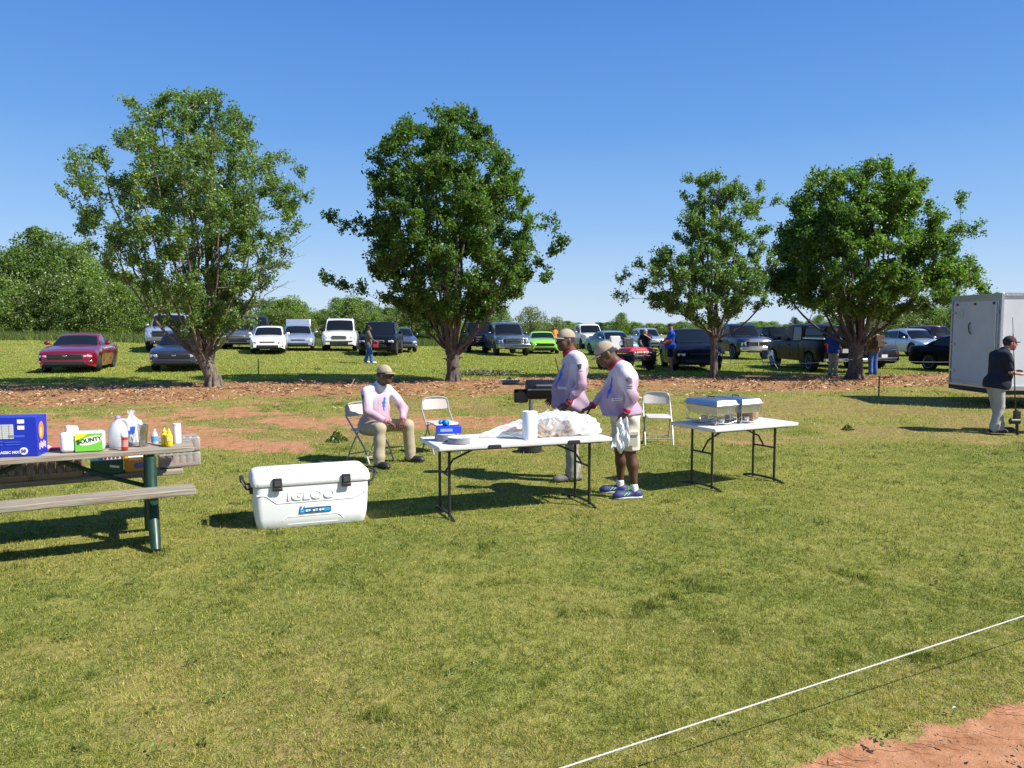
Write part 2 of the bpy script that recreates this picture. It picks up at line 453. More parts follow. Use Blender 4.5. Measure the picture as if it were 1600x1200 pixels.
def build_mulch():
    N = 70000
    x = RNG.uniform(-18, 18, N); y = tree_line(x) + RNG.uniform(-6.8, 1.6, N)
    dens = np.clip(mask_mulch(x, y), 0, 1) ** 1.2 * sstep(0.25, 0.6, fbm(x * 1.5, y * 1.5, 44)) + 0.02
    k = RNG.uniform(0, 1, N) < dens * 0.8
    x, y = x[k], y[k]; n = len(x)
    z = ground_z(x, y) + 0.012 + RNG.uniform(0, 0.05, n)
    a = RNG.normal(0.2, 0.9, n); L = RNG.uniform(0.02, 0.11, n) * np.where(RNG.uniform(0, 1, n) > 0.95, 3.0, 1); w = RNG.uniform(0.006, 0.018, n)
    ti = RNG.normal(0, 0.3, n)
    dx, dy, dz = np.cos(a) * L / 2, np.sin(a) * L / 2, ti * L / 2
    wx, wy = -np.sin(a) * w / 2, np.cos(a) * w / 2; wz = RNG.normal(0, 0.5, n) * w
    V = np.stack([np.stack([x - dx - wx, y - dy - wy, z - dz - wz], -1), np.stack([x + dx - wx, y + dy - wy, z + dz - wz], -1),
                  np.stack([x + dx + wx, y + dy + wy, z + dz + wz], -1), np.stack([x - dx + wx, y - dy + wy, z - dz + wz], -1)], 1).reshape(-1, 3)
    me = np_mesh('wood_mulch', V, np.arange(n * 4).reshape(-1, 4), False)
    me.materials.append(grass_mat('mulch_chips', [(0.12, 0.06, 0.03), (0.26, 0.14, 0.068), (0.38, 0.235, 0.12), (0.58, 0.42, 0.25)], 0.0, False))
    o = bpy.data.objects.new('wood_mulch', me); COL.objects.link(o)
    tag(o, 'shredded wood mulch and straw spread under the tree row', 'mulch', None, 'stuff')

def build_litter():
    """dead leaves, clippings and twigs lying in the lawn"""
    N = 5000
    t = RNG.uniform(0, 1, N); y = 2.6 * (17 / 2.6) ** t; x = RNG.uniform(-1, 1, N) * (0.72 * y + .5)
    L = RNG.uniform(0.006, 0.018, N) * np.where(RNG.uniform(0, 1, N) > .97, 2.0, 1); a = RNG.uniform(0, 6.28, N); w = L * RNG.uniform(.12, .6, N)
    z = ground_z(x, y) + RNG.uniform(.008, .026, N)
    dx, dy = np.cos(a) * L / 2, np.sin(a) * L / 2; ex, ey = -np.sin(a) * w / 2, np.cos(a) * w / 2; tz = RNG.normal(0, .3, N) * L
    V = np.stack([np.stack([x - dx, y - dy, z - tz], -1), np.stack([x + ex, y + ey, z + .004], -1), np.stack([x + dx, y + dy, z + tz], -1), np.stack([x - ex, y - ey, z], -1)], 1).reshape(-1, 3)
    me = np_mesh('lawn_litter', V, np.arange(N * 4).reshape(-1, 4), False)
    me.materials.append(grass_mat('litter_bits', [(0.05, 0.032, 0.014), (0.11, 0.075, 0.03), (0.24, 0.19, 0.08), (0.42, 0.36, 0.2)], 0.0, False))
    o = bpy.data.objects.new('lawn_litter', me); COL.objects.link(o)
    tag(o, 'dead leaves, clippings and twig bits lying in the near lawn', 'litter', None, 'stuff')
    # broad leaved weeds in the lawn
    N = 70; t = RNG.uniform(0, 1, N); wy = 2.8 * (14 / 2.8) ** t; wx = RNG.uniform(-1, 1, N) * (0.7 * wy + .5); C = []; S = []
    for i in range(N):
        k = int(RNG.integers(8, 26)); r = RNG.uniform(.02, .07)
        b = RNG.uniform(0, 6.28, k); q = RNG.uniform(.2, 1, k) * r
        C.append(np.stack([wx[i] + np.cos(b) * q, wy[i] + np.sin(b) * q, ground_z(wx[i], wy[i]) + RNG.uniform(.012, .04, k)], -1)); S.append(RNG.uniform(.012, .028, k))
    V, Fq = leaves_np(np.concatenate(C), np.concatenate(S), RNG, .9)
    me = np_mesh('lawn_weeds', V, Fq, False); me.materials.append(leaf_mat('clover_leaves', [(.05, .10, .016), (.09, .16, .025), (.15, .23, .035)], .25))
    o = bpy.data.objects.new('lawn_weeds', me); COL.objects.link(o); tag(o, 'clover and broad leaved weeds scattered in the near lawn', 'weeds', None, 'stuff')

def build_crumbs():
    """clods and pebbles on the bare clay in the near corner"""
    mb = MB()
    r = random.Random(5)
    for i in range(420):
        x = r.uniform(1.0, 3.6); y = r.uniform(2.5, 4.4)
        if float(mask_dirt(np.array(x), np.array(y))) < 0.35: continue
        s = r.uniform(0.0015, 0.005) * (1.8 if r.random() > 0.95 else 1)
        mb.ell((x, y, gz(x, y) - 0.014), (s, s * r.uniform(0.6, 1), s * 0.6), rotm(0, 0, r.uniform(0, 3)), n=6, h=4)
    for i in range(70):   # dead roots
        x = r.uniform(1.3, 3.2); y = 3.25 + (x - 1.36) * 0.37 + r.uniform(-0.2, 0.1)
        a = r.uniform(-0.9, -0.2); L = r.uniform(0.03, 0.16); z = gz(x, y) - 0.006
        mb.path([(x, y, z), (x + math.cos(a) * L * .5, y + math.sin(a) * L * .5, z + r.uniform(0, .012)), (x + math.cos(a + .3) * L, y + math.sin(a + .3) * L, z - .004)], [0.002, 0.0018, 0.0008], 4)
    o = mb.build('clay_crumbs', mat('clay_clods', (0.42, 0.23, 0.13), 0.95, vary=0.5, vscale=30), fix=False)
    tag(o, 'small clods, pebbles and dead roots on the bare clay corner', 'debris', None, 'stuff')
# ------------------------------------------------------------------ trees
def leaf_mat(name, cols, trans=0.3):
    m = bpy.data.materials.new(name); m.use_nodes = True
    g = NG(m); b = g.N['Principled BSDF']
    gn = g.N.new('ShaderNodeNewGeometry'); rnd = gn.outputs['Random Per Island']
    tc = g.N.new('ShaderNodeTexCoord').outputs['Object']
    n = g.noise(tc, 0.9, 3)
    oi = g.N.new('ShaderNodeObjectInfo').outputs['Random']
    v = g.math('ADD', g.math('MULTIPLY', rnd, 0.6), g.math('MULTIPLY', g.math('SUBTRACT', n, 0.3), 1.0))
    v = g.math('ADD', v, g.math('MULTIPLY', g.math('SUBTRACT', oi, 0.5), 0.35))
    cr = g.N.new('ShaderNodeValToRGB'); cr.color_ramp.elements[0].color = (*cols[0], 1); cr.color_ramp.elements[1].color = (*cols[-1], 1)
    for i, c in enumerate(cols[1:-1]):
        e = cr.color_ramp.elements.new((i + 1) / (len(cols) - 1)); e.color = (*c, 1)
    g.L.new(v, cr.inputs['Fac']); g.L.new(cr.outputs['Color'], b.inputs['Base Color'])
    b.inputs['Roughness'].default_value = 0.42; b.inputs['Specular IOR Level'].default_value = 0.5
    tr = g.N.new('ShaderNodeBsdfTranslucent'); g.L.new(g.mix(1.0, cr.outputs['Color'], (1.5, 1.7, 0.5), 'MULTIPLY'), tr.inputs['Color'])
    ms = g.N.new('ShaderNodeMixShader'); ms.inputs[0].default_value = trans
    g.L.new(b.outputs[0], ms.inputs[1]); g.L.new(tr.outputs[0], ms.inputs[2])
    g.L.new(ms.outputs[0], g.N['Material Output'].inputs['Surface'])
    return m

def bark_mat(name, a, b_):
    m = bpy.data.materials.new(name); m.use_nodes = True
    g = NG(m); b = g.N['Principled BSDF']
    tc = g.N.new('ShaderNodeTexCoord').outputs['Object']
    mp = g.N.new('ShaderNodeMapping'); mp.inputs['Scale'].default_value = (1, 1, 0.22); g.L.new(tc, mp.inputs['Vector'])
    n = g.noise(mp.outputs['Vector'], 28, 6, 0.7); n2 = g.noise(tc, 3, 3)
    c = g.mix(g.rng(n, 0.35, 0.65), a, b_); c = g.mix(g.math('MULTIPLY', g.rng(n2, 0.45, 0.7), 0.4), c, tuple(x * 1.4 for x in b_))
    g.L.new(c, b.inputs['Base Color']); b.inputs['Roughness'].default_value = 0.92
    bp = g.N.new('ShaderNodeBump'); bp.inputs['Distance'].default_value = 0.03; bp.inputs['Strength'].default_value = 0.8
    g.L.new(n, bp.inputs['Height']); g.L.new(bp.outputs['Normal'], b.inputs['Normal'])
    return m

def leaves_np(C, sizes, rng, bias_up=0.25):
    """kite-shaped leaves around centres C"""
    n = len(C)
    nrm = rng.normal(0, 1, (n, 3)); nrm[:, 2] = np.abs(nrm[:, 2]) * 0.8 + bias_up
    nrm /= np.linalg.norm(nrm, axis=1)[:, None]
    t = rng.normal(0, 1, (n, 3)); t -= (t * nrm).sum(1)[:, None] * nrm; t /= np.linalg.norm(t, axis=1)[:, None] + 1e-9
    b = np.cross(nrm, t)
    s = sizes[:, None]
    V = np.stack([C - t * s * 0.5, C + b * s * 0.33 - t * s * 0.05 + nrm * s * 0.08, C + t * s * 0.55, C - b * s * 0.33 - t * s * 0.05 + nrm * s * 0.08], 1).reshape(-1, 3)
    return V, np.arange(n * 4).reshape(-1, 4)

def prof_r(prof, h):
    hs = [p[0] for p in prof]; l = [p[1] for p in prof]; r = [p[2] for p in prof]
    return np.interp(h, hs, l), np.interp(h, hs, r)

def hero_tree(name, label, base, prof, crotch, trunk_r, n_limb, n_clump, n_leaf, leafm, barkm, seed, leaf=0.085, lean=(0, 0), clump_r=0.55, rz=0, spray=(), shell=0.5, depthk=0.95, knobs=0, twig_only=(), multi=0, inner=0.0, limbk=1.0):
    """prof: (height, left reach, right reach) of the crown; depth taken as mean of both"""
    rng = np.random.default_rng(seed); R = random.Random(seed)
    b0_ = prof[0][0]; prof = [(b0_ + (h - b0_) * .945, l * .97, r * .97) for h, l, r in prof]; n_clump = int(n_clump * 1.55); clump_r *= .82; n_leaf = int(n_leaf * 1.15)
    root = thing(name, label, 'tree', (base[0], base[1], gz(*base)))
    top = prof[-1][0]; bot = prof[0][0]
    cr = Vector((lean[0], lean[1], crotch))
    mb = MB()
    # trunk
    tp = [Vector((0, 0, -0.15)), Vector((0, 0, 0.0)), Vector((0.01, 0, 0.12)), Vector((lean[0] * 0.25, lean[1] * .25, crotch * 0.4)), Vector((lean[0] * .7, lean[1] * .7, crotch * 0.75)), cr]
    mb.path(tp, [trunk_r * 1.4, trunk_r * 1.2, trunk_r * 1.04, trunk_r, trunk_r * 1.03, trunk_r * 1.05], 14)
    for k in range(7):
        a = k * 2 * math.pi / 7 + R.uniform(-.3, .3)
        mb.path([(math.cos(a) * trunk_r * 0.75, math.sin(a) * trunk_r * 0.75, 0.35), (math.cos(a) * trunk_r * 1.15, math.sin(a) * trunk_r * 1.15, 0.08), (math.cos(a) * trunk_r * 1.5, math.sin(a) * trunk_r * 1.5, -0.1)], [trunk_r * .25, trunk_r * .3, trunk_r * .18], 7)
    for k in range(knobs):
        a = R.uniform(0, 6.28); zz = R.uniform(0.3, crotch * 1.1); q = zz / crotch
        mb.ell((lean[0] * q + math.cos(a) * trunk_r * .95, lean[1] * q + math.sin(a) * trunk_r * .95, zz), (.07, .07, .06), n=7, h=5)
        if R.random() > .5:
            mb.tube((lean[0] * q + math.cos(a) * trunk_r * .95, lean[1] * q + math.sin(a) * trunk_r * .95, zz), (lean[0] * q + math.cos(a) * (trunk_r + .14), lean[1] * q + math.sin(a) * (trunk_r + .14), zz + .04), .03, .02, 6)
    nodes = []     # (pos, radius)
    def limb(p0, p1, r0, r1, curve_up, n=9, wob=0.12):
        p0, p1 = Vector(p0), Vector(p1); L = (p1 - p0).length
        h = Vector((p1.x - p0.x, p1.y - p0.y, 0))
        # control point: bulge outward then up
        c = p0 + h * (0.5 + 0.25 * curve_up) + Vector((0, 0, (p1.z - p0.z) * (0.5 - 0.22 * curve_up)))
        pts = []; rad = []
        for i in range(n + 1):
            t = i / n
            p = p0 * (1 - t) ** 2 + c * 2 * t * (1 - t) + p1 * t * t
            if 0 < i < n: p = p + Vector((R.uniform(-1, 1), R.uniform(-1, 1), R.uniform(-.4, .4))) * wob * L * 0.08
            pts.append(p); rad.append(r0 + (r1 - r0) * t ** 0.8)
        mb.path(pts, rad, 7 if r0 > .03 else 5)
        for p, r in zip(pts[1:], rad[1:]): nodes.append((p, r))
        return pts
    def env_pt(h, ang, k):
        l, r = prof_r(prof, h)
        dm = 0.5 * (l + r) * depthk
        cx = (r - l) / 2; rx = (l + r) / 2
        return Vector((cx + math.cos(ang) * rx * k, math.sin(ang) * dm * k, h))
    # main limbs
    for i in range(n_limb):
        ang = i * 2.39996 + R.uniform(-.25, .25)
        q = (i + 0.5) / n_limb
        h = bot + (top - bot) * (0.97 - 0.80 * q ** 1.15)
        k = 0.35 + 0.5 * q + R.uniform(-.08, .08)
        e = env_pt(h, ang, k)
        z0 = crotch * R.uniform(0.72, 1.0) if i > 2 else crotch
        s = Vector((lean[0] * z0 / crotch, lean[1] * z0 / crotch, z0)) + Vector((math.cos(ang), math.sin(ang), 0)) * trunk_r * 0.45
        r0 = trunk_r * R.uniform(0.30, 0.42) * (1.1 if q < .4 else 0.8) * limbk
        limb(s, e, r0, 0.018, 0.35 + 0.6 * q, 11)
    # clumps
    clumps = []
    tries = 0
    while len(clumps) < n_clump and tries < n_clump * 30:
        tries += 1
        h = R.uniform(bot, top)
        l, r = prof_r(prof, h)
        if R.random() > ((l + r) / 2 / max(0.5 * (p[1] + p[2]) for p in prof)) ** 1.5 + 0.08: continue
        k = R.random() ** (0.5 * (1 - shell) + 0.12)
        k = min(k, 1.0)
        a = R.uniform(0, 2 * math.pi)
        c = env_pt(h, a, k * (0.93 + 0.12 * R.random()))
        if k < inner and h < bot + .5 * (top - bot): continue
        mind = min(((c - q).length for q in clumps), default=9)
        if mind < clump_r * 0.42: continue
        clumps.append(c)
    for s in spray:
        clumps.append(Vector(s))
    clumps.sort(key=lambda c: (c - cr).length)
    NP = np.array([tuple(n[0]) for n in nodes]); NR = [n[1] for n in nodes]
    Cl = []
    for c in clumps:
        d = NP - np.array(c)
        dist = np.sqrt((d ** 2).sum(1)) + 1.1 * np.maximum(0, d[:, 2] + 0.15) + 0.35 * (np.sqrt((NP[:, 0] - cr.x) ** 2 + (NP[:, 1] - cr.y) ** 2) > math.hypot(c.x - cr.x, c.y - cr.y) + .3)
        j = int(np.argmin(dist))
        p0 = Vector(NP[j]); r0 = min(NR[j] * 0.8, 0.012 + 0.012 * (c - p0).length)
        st = len(nodes)
        limb(p0, c, r0, 0.006, 0.3, 5, 0.35)
        NP = np.vstack([NP, np.array([tuple(n[0]) for n in nodes[st:]])]); NR += [n[1] for n in nodes[st:]]
        # twigs in clump
        for t in range(5):
            v = Vector((R.gauss(0, 1), R.gauss(0, 1), R.gauss(1.0, 0.8))).normalized() * clump_r * R.uniform(0.5, 1.05)
            s0 = p0.lerp(c, R.uniform(.45, 1))
            e = c + v
            mb.path([s0, s0.lerp(e, .5) + Vector((0, 0, .04)), e], [0.008, 0.006, 0.003], 4)
            Cl.append((s0, e))
    for (a, b_, r0) in twig_only:
        pts = limb(a, b_, r0, 0.004, 0.2, 10, 1.3)
        for t in range(12):
            s0 = pts[R.randint(3, 9)]; dv = (Vector(b_) - Vector(a)).normalized() * R.uniform(.2, .6) + Vector((R.uniform(-.35, .35), R.uniform(-.3, .3), R.uniform(-.3, .4)))
            mb.path([s0, s0 + dv * .5 + Vector((0, 0, .05)), s0 + dv], [.006, .004, .002], 4)
    trunk = mb.build('trunk', barkm, root, fix=False, sharp=60)
    # leaves along twigs
    n = n_leaf
    idx = rng.integers(0, len(Cl), n)
    A = np.array([tuple(c[0]) for c in Cl])[idx]; B = np.array([tuple(c[1]) for c in Cl])[idx]
    t = rng.uniform(0.25, 1.05, n)[:, None]
    C = A * (1 - t) + B * t + rng.normal(0, clump_r * 0.17, (n, 3))
    V, Fq = leaves_np(C, leaf * rng.uniform(0.6, 1.35, n), rng)
    me = np_mesh('crown', V, Fq, False); me.materials.append(leafm)
    o = bpy.data.objects.new('crown', me); COL.objects.link(o); o.parent = root
    return root

def far_tree(name, seed, H, W, leafm, barkm, crown_from=0.12, nl=7000, leaf=0.26, lobes=26, kind='round'):
    """a tree for the far treeline, built at real size"""
    rng = np.random.default_rng(seed); R = random.Random(seed)
    root = bpy.data.objects.new(name, None); COL.objects.link(root)
    mb = MB()
    mb.path([(0, 0, -.3), (0.05, 0, H * .2), (-.05, .05, H * .5), (0, 0, H * .85)], [H * .024, H * .018, H * .012, H * .004], 7)
    cs = []
    for i in range(lobes):
        q = (i + .5) / lobes; h = H * (crown_from + (0.93 - crown_from) * q)
        if kind == 'round': w = W / 2 * math.sin(math.pi * min(1, 0.22 + 0.74 * q)) ** 0.7
        elif kind == 'cone': w = W / 2 * (1.02 - q) ** 0.8
        else: w = W / 2 * (0.35 + 0.65 * q) * (1 if q < .8 else 1.9 - q * 1.1)
        a = i * 2.4 + R.uniform(-.5, .5); k = R.uniform(.35, .85)
        c = (math.cos(a) * w * k, math.sin(a) * w * k, h)
        cs.append((c, W * R.uniform(.11, .2) * (0.7 + 0.3 * w / (W / 2))))
        mb.path([(0, 0, max(.2, h - W * .3)), (c[0] * .5, c[1] * .5, h - W * .1), c], [H * .008, H * .006, .02], 5)
    mb.build('trunk', barkm, root, fix=False, sharp=60)
    idx = rng.integers(0, lobes, nl)
    C0 = np.array([c[0] for c in cs])[idx]; RR = np.array([c[1] for c in cs])[idx]
    d = rng.normal(0, 1, (nl, 3)); d /= np.linalg.norm(d, axis=1)[:, None]
    rr = RR * rng.uniform(0.35, 1.0, nl) ** 0.5 * (1 + .22 * np.sin(d[:, 0] * 7 + idx) * np.cos(d[:, 2] * 6 + idx))
    C = C0 + d * rr[:, None] * np.array([1.15, 1.15, .85])
    C[:, 2] = np.maximum(C[:, 2], 0.15)
    V, Fq = leaves_np(C, leaf * rng.uniform(.6, 1.4, nl), rng)
    me = np_mesh('crown', V, Fq, False); me.materials.append(leafm)
    o = bpy.data.objects.new('crown', me); COL.objects.link(o); o.parent = root
    root['category'] = 'tree'
    return root

def build_trees():
    lm1 = leaf_mat('pear_leaves_greyish', [(0.034, 0.08, 0.026), (0.07, 0.14, 0.042), (0.115, 0.20, 0.052), (0.17, 0.26, 0.065), (0.27, 0.33, 0.095)], 0.42)
    lm2 = leaf_mat('pear_leaves_deep', [(0.036, 0.085, 0.018), (0.07, 0.145, 0.028), (0.115, 0.20, 0.036), (0.17, 0.265, 0.048), (0.26, 0.34, 0.075)], 0.44)
    bk1 = bark_mat('bark_brown', (0.075, 0.055, 0.042), (0.21, 0.165, 0.125))
    bk2 = bark_mat('bark_grey', (0.045, 0.036, 0.03), (0.15, 0.12, 0.10))
    # T1  px/m at 21.2 = 56.6
    hero_tree('pear_tree', 'tall loose vase shaped tree with a leaning trunk and bare twigs, leftmost of the row', TREES[0],
              [(1.3, .7, .5), (2.0, 1.5, 1.3), (3.0, 2.7, 1.9), (4.0, 3.5, 2.1), (5.0, 3.9, 2.5), (5.7, 3.6, 2.4), (6.4, 3.2, 1.9), (7.2, 2.6, 1.4), (7.9, 1.8, 1.0), (8.35, .9, .3)],
              0.95, 0.19, 26, 300, 78000, lm1, bk1, 11, lean=(-.32, .05), clump_r=.42, leaf=.074, shell=.2, inner=.2, limbk=.72,
              spray=[(2.3, .3, 5.0), (2.55, .1, 5.3), (2.1, -.2, 4.6), (2.5, .2, 5.8), (-3.9, 0, 5.3), (-3.6, .2, 6.4), (1.5, 0, 3.4), (2.15, -.3, 6.2), (1.95, .1, 4.0), (2.35, .3, 4.4)],
              twig_only=[((0.2, -.1, 2.4), (2.9, -.5, 4.1), .022), ((0.3, 0, 1.9), (2.3, -.6, 2.9), .016), ((-.2, -.1, 1.2), (-2.6, -.8, 3.6), .02)])
    # T2 px/m 51.3
    hero_tree('pear_tree', 'full rounded dark green tree with a knobbly straight trunk in the middle of the row', TREES[1],
              [(1.7, 1.0, 1.0), (2.6, 2.3, 2.0), (3.3, 2.6, 2.7), (4.3, 2.7, 2.6), (5.2, 2.75, 2.5), (6.2, 2.5, 2.1), (7.2, 2.3, 1.6), (7.9, 1.7, 1.0), (8.35, .9, .5)],
              1.05, 0.185, 20, 300, 104000, lm2, bk2, 23, limbk=.9, clump_r=.46, leaf=.088, shell=.45, knobs=16, inner=.3,
              spray=[(-3.7, 0, 4.9), (-3.3, .2, 4.7), (-3.9, -.2, 3.1), (-3.4, 0, 2.9), (-2.9, .2, 2.8), (3.2, 0, 3.9), (3.3, -.3, 4.1), (2.9, .2, 4.8), (2.9, 0, 3.0)])
    # T3
    hero_tree('pear_tree', 'smaller airy twin stemmed tree beside the big round one', TREES[2],
              [(1.75, .7, .8), (2.3, 2.0, 1.7), (3.0, 2.7, 2.0), (3.6, 2.3, 2.1), (4.4, 1.7, 1.7), (5.2, 1.3, 1.3), (6.0, 1.1, .9), (6.75, .5, .2)],
              1.5, 0.12, 14, 170, 50000, lm1, bk2, 37, clump_r=.38, leaf=.074, shell=.4, depthk=.9,
              spray=[(1.3, 0, 6.0), (1.35, .1, 5.6), (1.3, 0, 5.2), (-.9, 0, 6.3), (-1.0, 0, 5.8), (-3.0, 0, 3.3), (-3.1, .1, 2.6), (-2.5, 0, 3.6), (2.0, 0, 5.6)])
    # T4
    hero_tree('pear_tree', 'broad dense round crowned tree with low spreading limbs beside the white trailer', TREES[3],
              [(2.0, 1.2, 1.2), (2.5, 2.5, 2.9), (3.1, 2.8, 3.6), (3.8, 2.9, 3.4), (4.6, 2.85, 3.3), (5.4, 2.5, 2.7), (6.2, 2.1, 2.1), (6.9, 1.5, 1.5), (7.25, .8, .7)],
              1.25, 0.23, 18, 270, 100000, lm2, bk2, 41, clump_r=.52, leaf=.094, shell=.5, inner=.35,
              spray=[(4.1, 0, 3.0), (3.9, .2, 3.4), (4.2, -.2, 2.6), (3.8, 0, 4.9), (3.3, 0, 5.9)])
    # second stem of T3 is a separate young trunk
    # far trees
    fl = leaf_mat('far_leaves', [(0.06, 0.11, 0.03), (0.115, 0.185, 0.042), (0.185, 0.265, 0.055), (0.26, 0.34, 0.08)], 0.4)
    fly = leaf_mat('far_leaves_pale', [(0.06, 0.10, 0.025), (0.11, 0.16, 0.035), (0.17, 0.20, 0.05), (0.22, 0.25, 0.07)], 0.3)
    fld = leaf_mat('far_leaves_blue', [(0.02, 0.045, 0.025), (0.035, 0.07, 0.032), (0.055, 0.10, 0.04)], 0.2)
    protos = [far_tree('oak_tree', 1, 10, 8, fl, bk2, .06, 15000, .23, 44), far_tree('oak_tree', 2, 10, 7, fl, bk2, .05, 15000, .23, 40, 'wide'),
              far_tree('bushy_tree', 3, 6, 6.5, fl, bk2, .03, 10000, .19, 32), far_tree('pine_tree', 4, 8, 5, fld, bk2, .2, 6000, .2, 26),
              far_tree('willow_tree', 5, 6, 7, fly, bk2, .08, 6500, .2, 30), far_tree('bushy_tree', 6, 5, 5.5, fly, bk2, .03, 8000, .18, 28)]
    base = [10, 10, 6, 8, 6, 5]
    used = [False] * 6
    r = random.Random(99)
    def put(pi, px, d, topy, label, group, wk=1.0, lo=None):
        x = AT(px, d); z = gz(x, d)
        H = (512 - topy) * d / F + CAMH - z
        s = H / (base[pi] * 1.0)
        k = s * wk
        rz = r.uniform(0, 6.28)
        if not used[pi]:
            o = protos[pi]; used[pi] = True
            o.location = (x, d, z); o.rotation_euler = (0, 0, rz); o['label'] = label; o['group'] = group; o.scale = (k, k, s)
        else:
            o = dup(protos[pi], (x, d, z - .05), rz, label, group, (k, k, s))
    gw = 'trees of the wood at the left'
    for px, d, ty, pi, wk, lab in [(-60, 60, 372, 0, 1.0, 'dark tree of the left wood cut by the photo edge'),
                       (20, 64, 385, 1, 1.0, 'wide dark tree in the left wood next to the tallest one'), (72, 66, 352, 0, .9, 'tallest tree of the left wood, rounded and dark'),
                       (120, 68, 378, 1, .9, 'dark tree just right of the tallest in the left wood'), (160, 60, 412, 2, 1.0, 'mid green tree behind the tall pear tree at its left edge'),
                       (205, 66, 420, 0, .9, 'tree of the wood directly behind the leaning pear tree'), (250, 70, 432, 1, .9, 'tree behind the crown of the leaning pear tree'),
                       (300, 72, 430, 0, .9, 'tree behind the right half of the leaning pear crown'), (345, 72, 446, 2, .9, 'lower tree behind the dark pickups')]:
        put(pi, px, d, ty, lab, gw, wk)
    for px, d, ty in [(-15, 58, 448), (35, 58, 440), (88, 58, 430), (140, 57, 436), (190, 57, 440), (235, 58, 462), (280, 60, 470), (-50, 57, 450), (10, 57, 470), (112, 56.5, 468), (165, 56, 462)]:
        put(2 if r.random() > .3 else 5, px, d, ty, 'leafy understorey tree along the front of the left wood', gw + ' front')
    gl = 'trees of the distant treeline'
    X = 372
    while X < 700:
        ty = 476 - 12 * math.sin(X * .06) - r.uniform(0, 14) + (10 if 395 < X < 430 else 0)
        put(r.choice([0, 1, 2, 2]), X, 84 + r.uniform(-5, 5), ty, 'green tree in the continuous treeline behind the white cars', gl, r.uniform(1.0, 1.25)); X += r.uniform(17, 26)
    X = 360
    while X < 700:
        put(r.choice([2, 5, 2]), X, 77 + r.uniform(-2, 2), 493 - r.uniform(0, 10), 'low bushy tree at the foot of the treeline behind the white cars', gl + ' front', r.uniform(1.1, 1.5)); X += r.uniform(14, 20)
    for px, d, ty, pi, lab in [(412, 120, 466, 3, 'dark pine top standing above the treeline'), (762, 90, 474, 1, 'upright tree behind the dark pickups'), (783, 95, 478, 0, 'tree left of the pale willow behind the silver pickup'),
                       (735, 95, 484, 0, 'tree behind the trunk of the middle pear tree'), (829, 96, 480, 4, 'pale round willow behind the lime green car'), (869, 100, 495, 4, 'small pale tree between the willow and the men'),
                       (970, 150, 487, 0, 'dark round tree standing alone on the horizon'), (990, 152, 502, 2, 'low tree right of the lone round tree'), (944, 170, 504, 3, 'small pine left of the lone round tree'),
                       (1240, 150, 494, 3, 'pine on the horizon above the black pickup'), (1262, 150, 498, 3, 'second pine on the horizon above the black pickup'),
                       (1278, 150, 490, 0, 'dark tree on the horizon left of the broad pear tree'), (1300, 150, 492, 0, 'dark tree on the horizon behind the broad pear tree'),
                       (1320, 130, 494, 2, 'low tree behind the trunk of the broad pear tree')]:
        put(pi, px, d, ty, lab, None)
    X = 1385
    while X < 1640:
        put(r.choice([4, 4, 2, 5]), X, 84 + r.uniform(-4, 4), 484 - r.uniform(0, 9), 'yellowish green tree in the row behind the silver crossover', 'trees behind the silver crossover', 1.1); X += r.uniform(18, 26)
    X = 660
    while X < 1640:
        put(r.choice([2, 3, 2, 0]), X, 170 + r.uniform(-12, 12), 506 - r.uniform(0, 6), 'low distant tree on the far horizon line', 'low trees on the far horizon', 2.0); X += r.uniform(15, 24)
    # any unused prototype is removed
    for i, u in enumerate(used):
        if not u:
            for c in list(protos[i].children): bpy.data.objects.remove(c)
            bpy.data.objects.remove(protos[i])

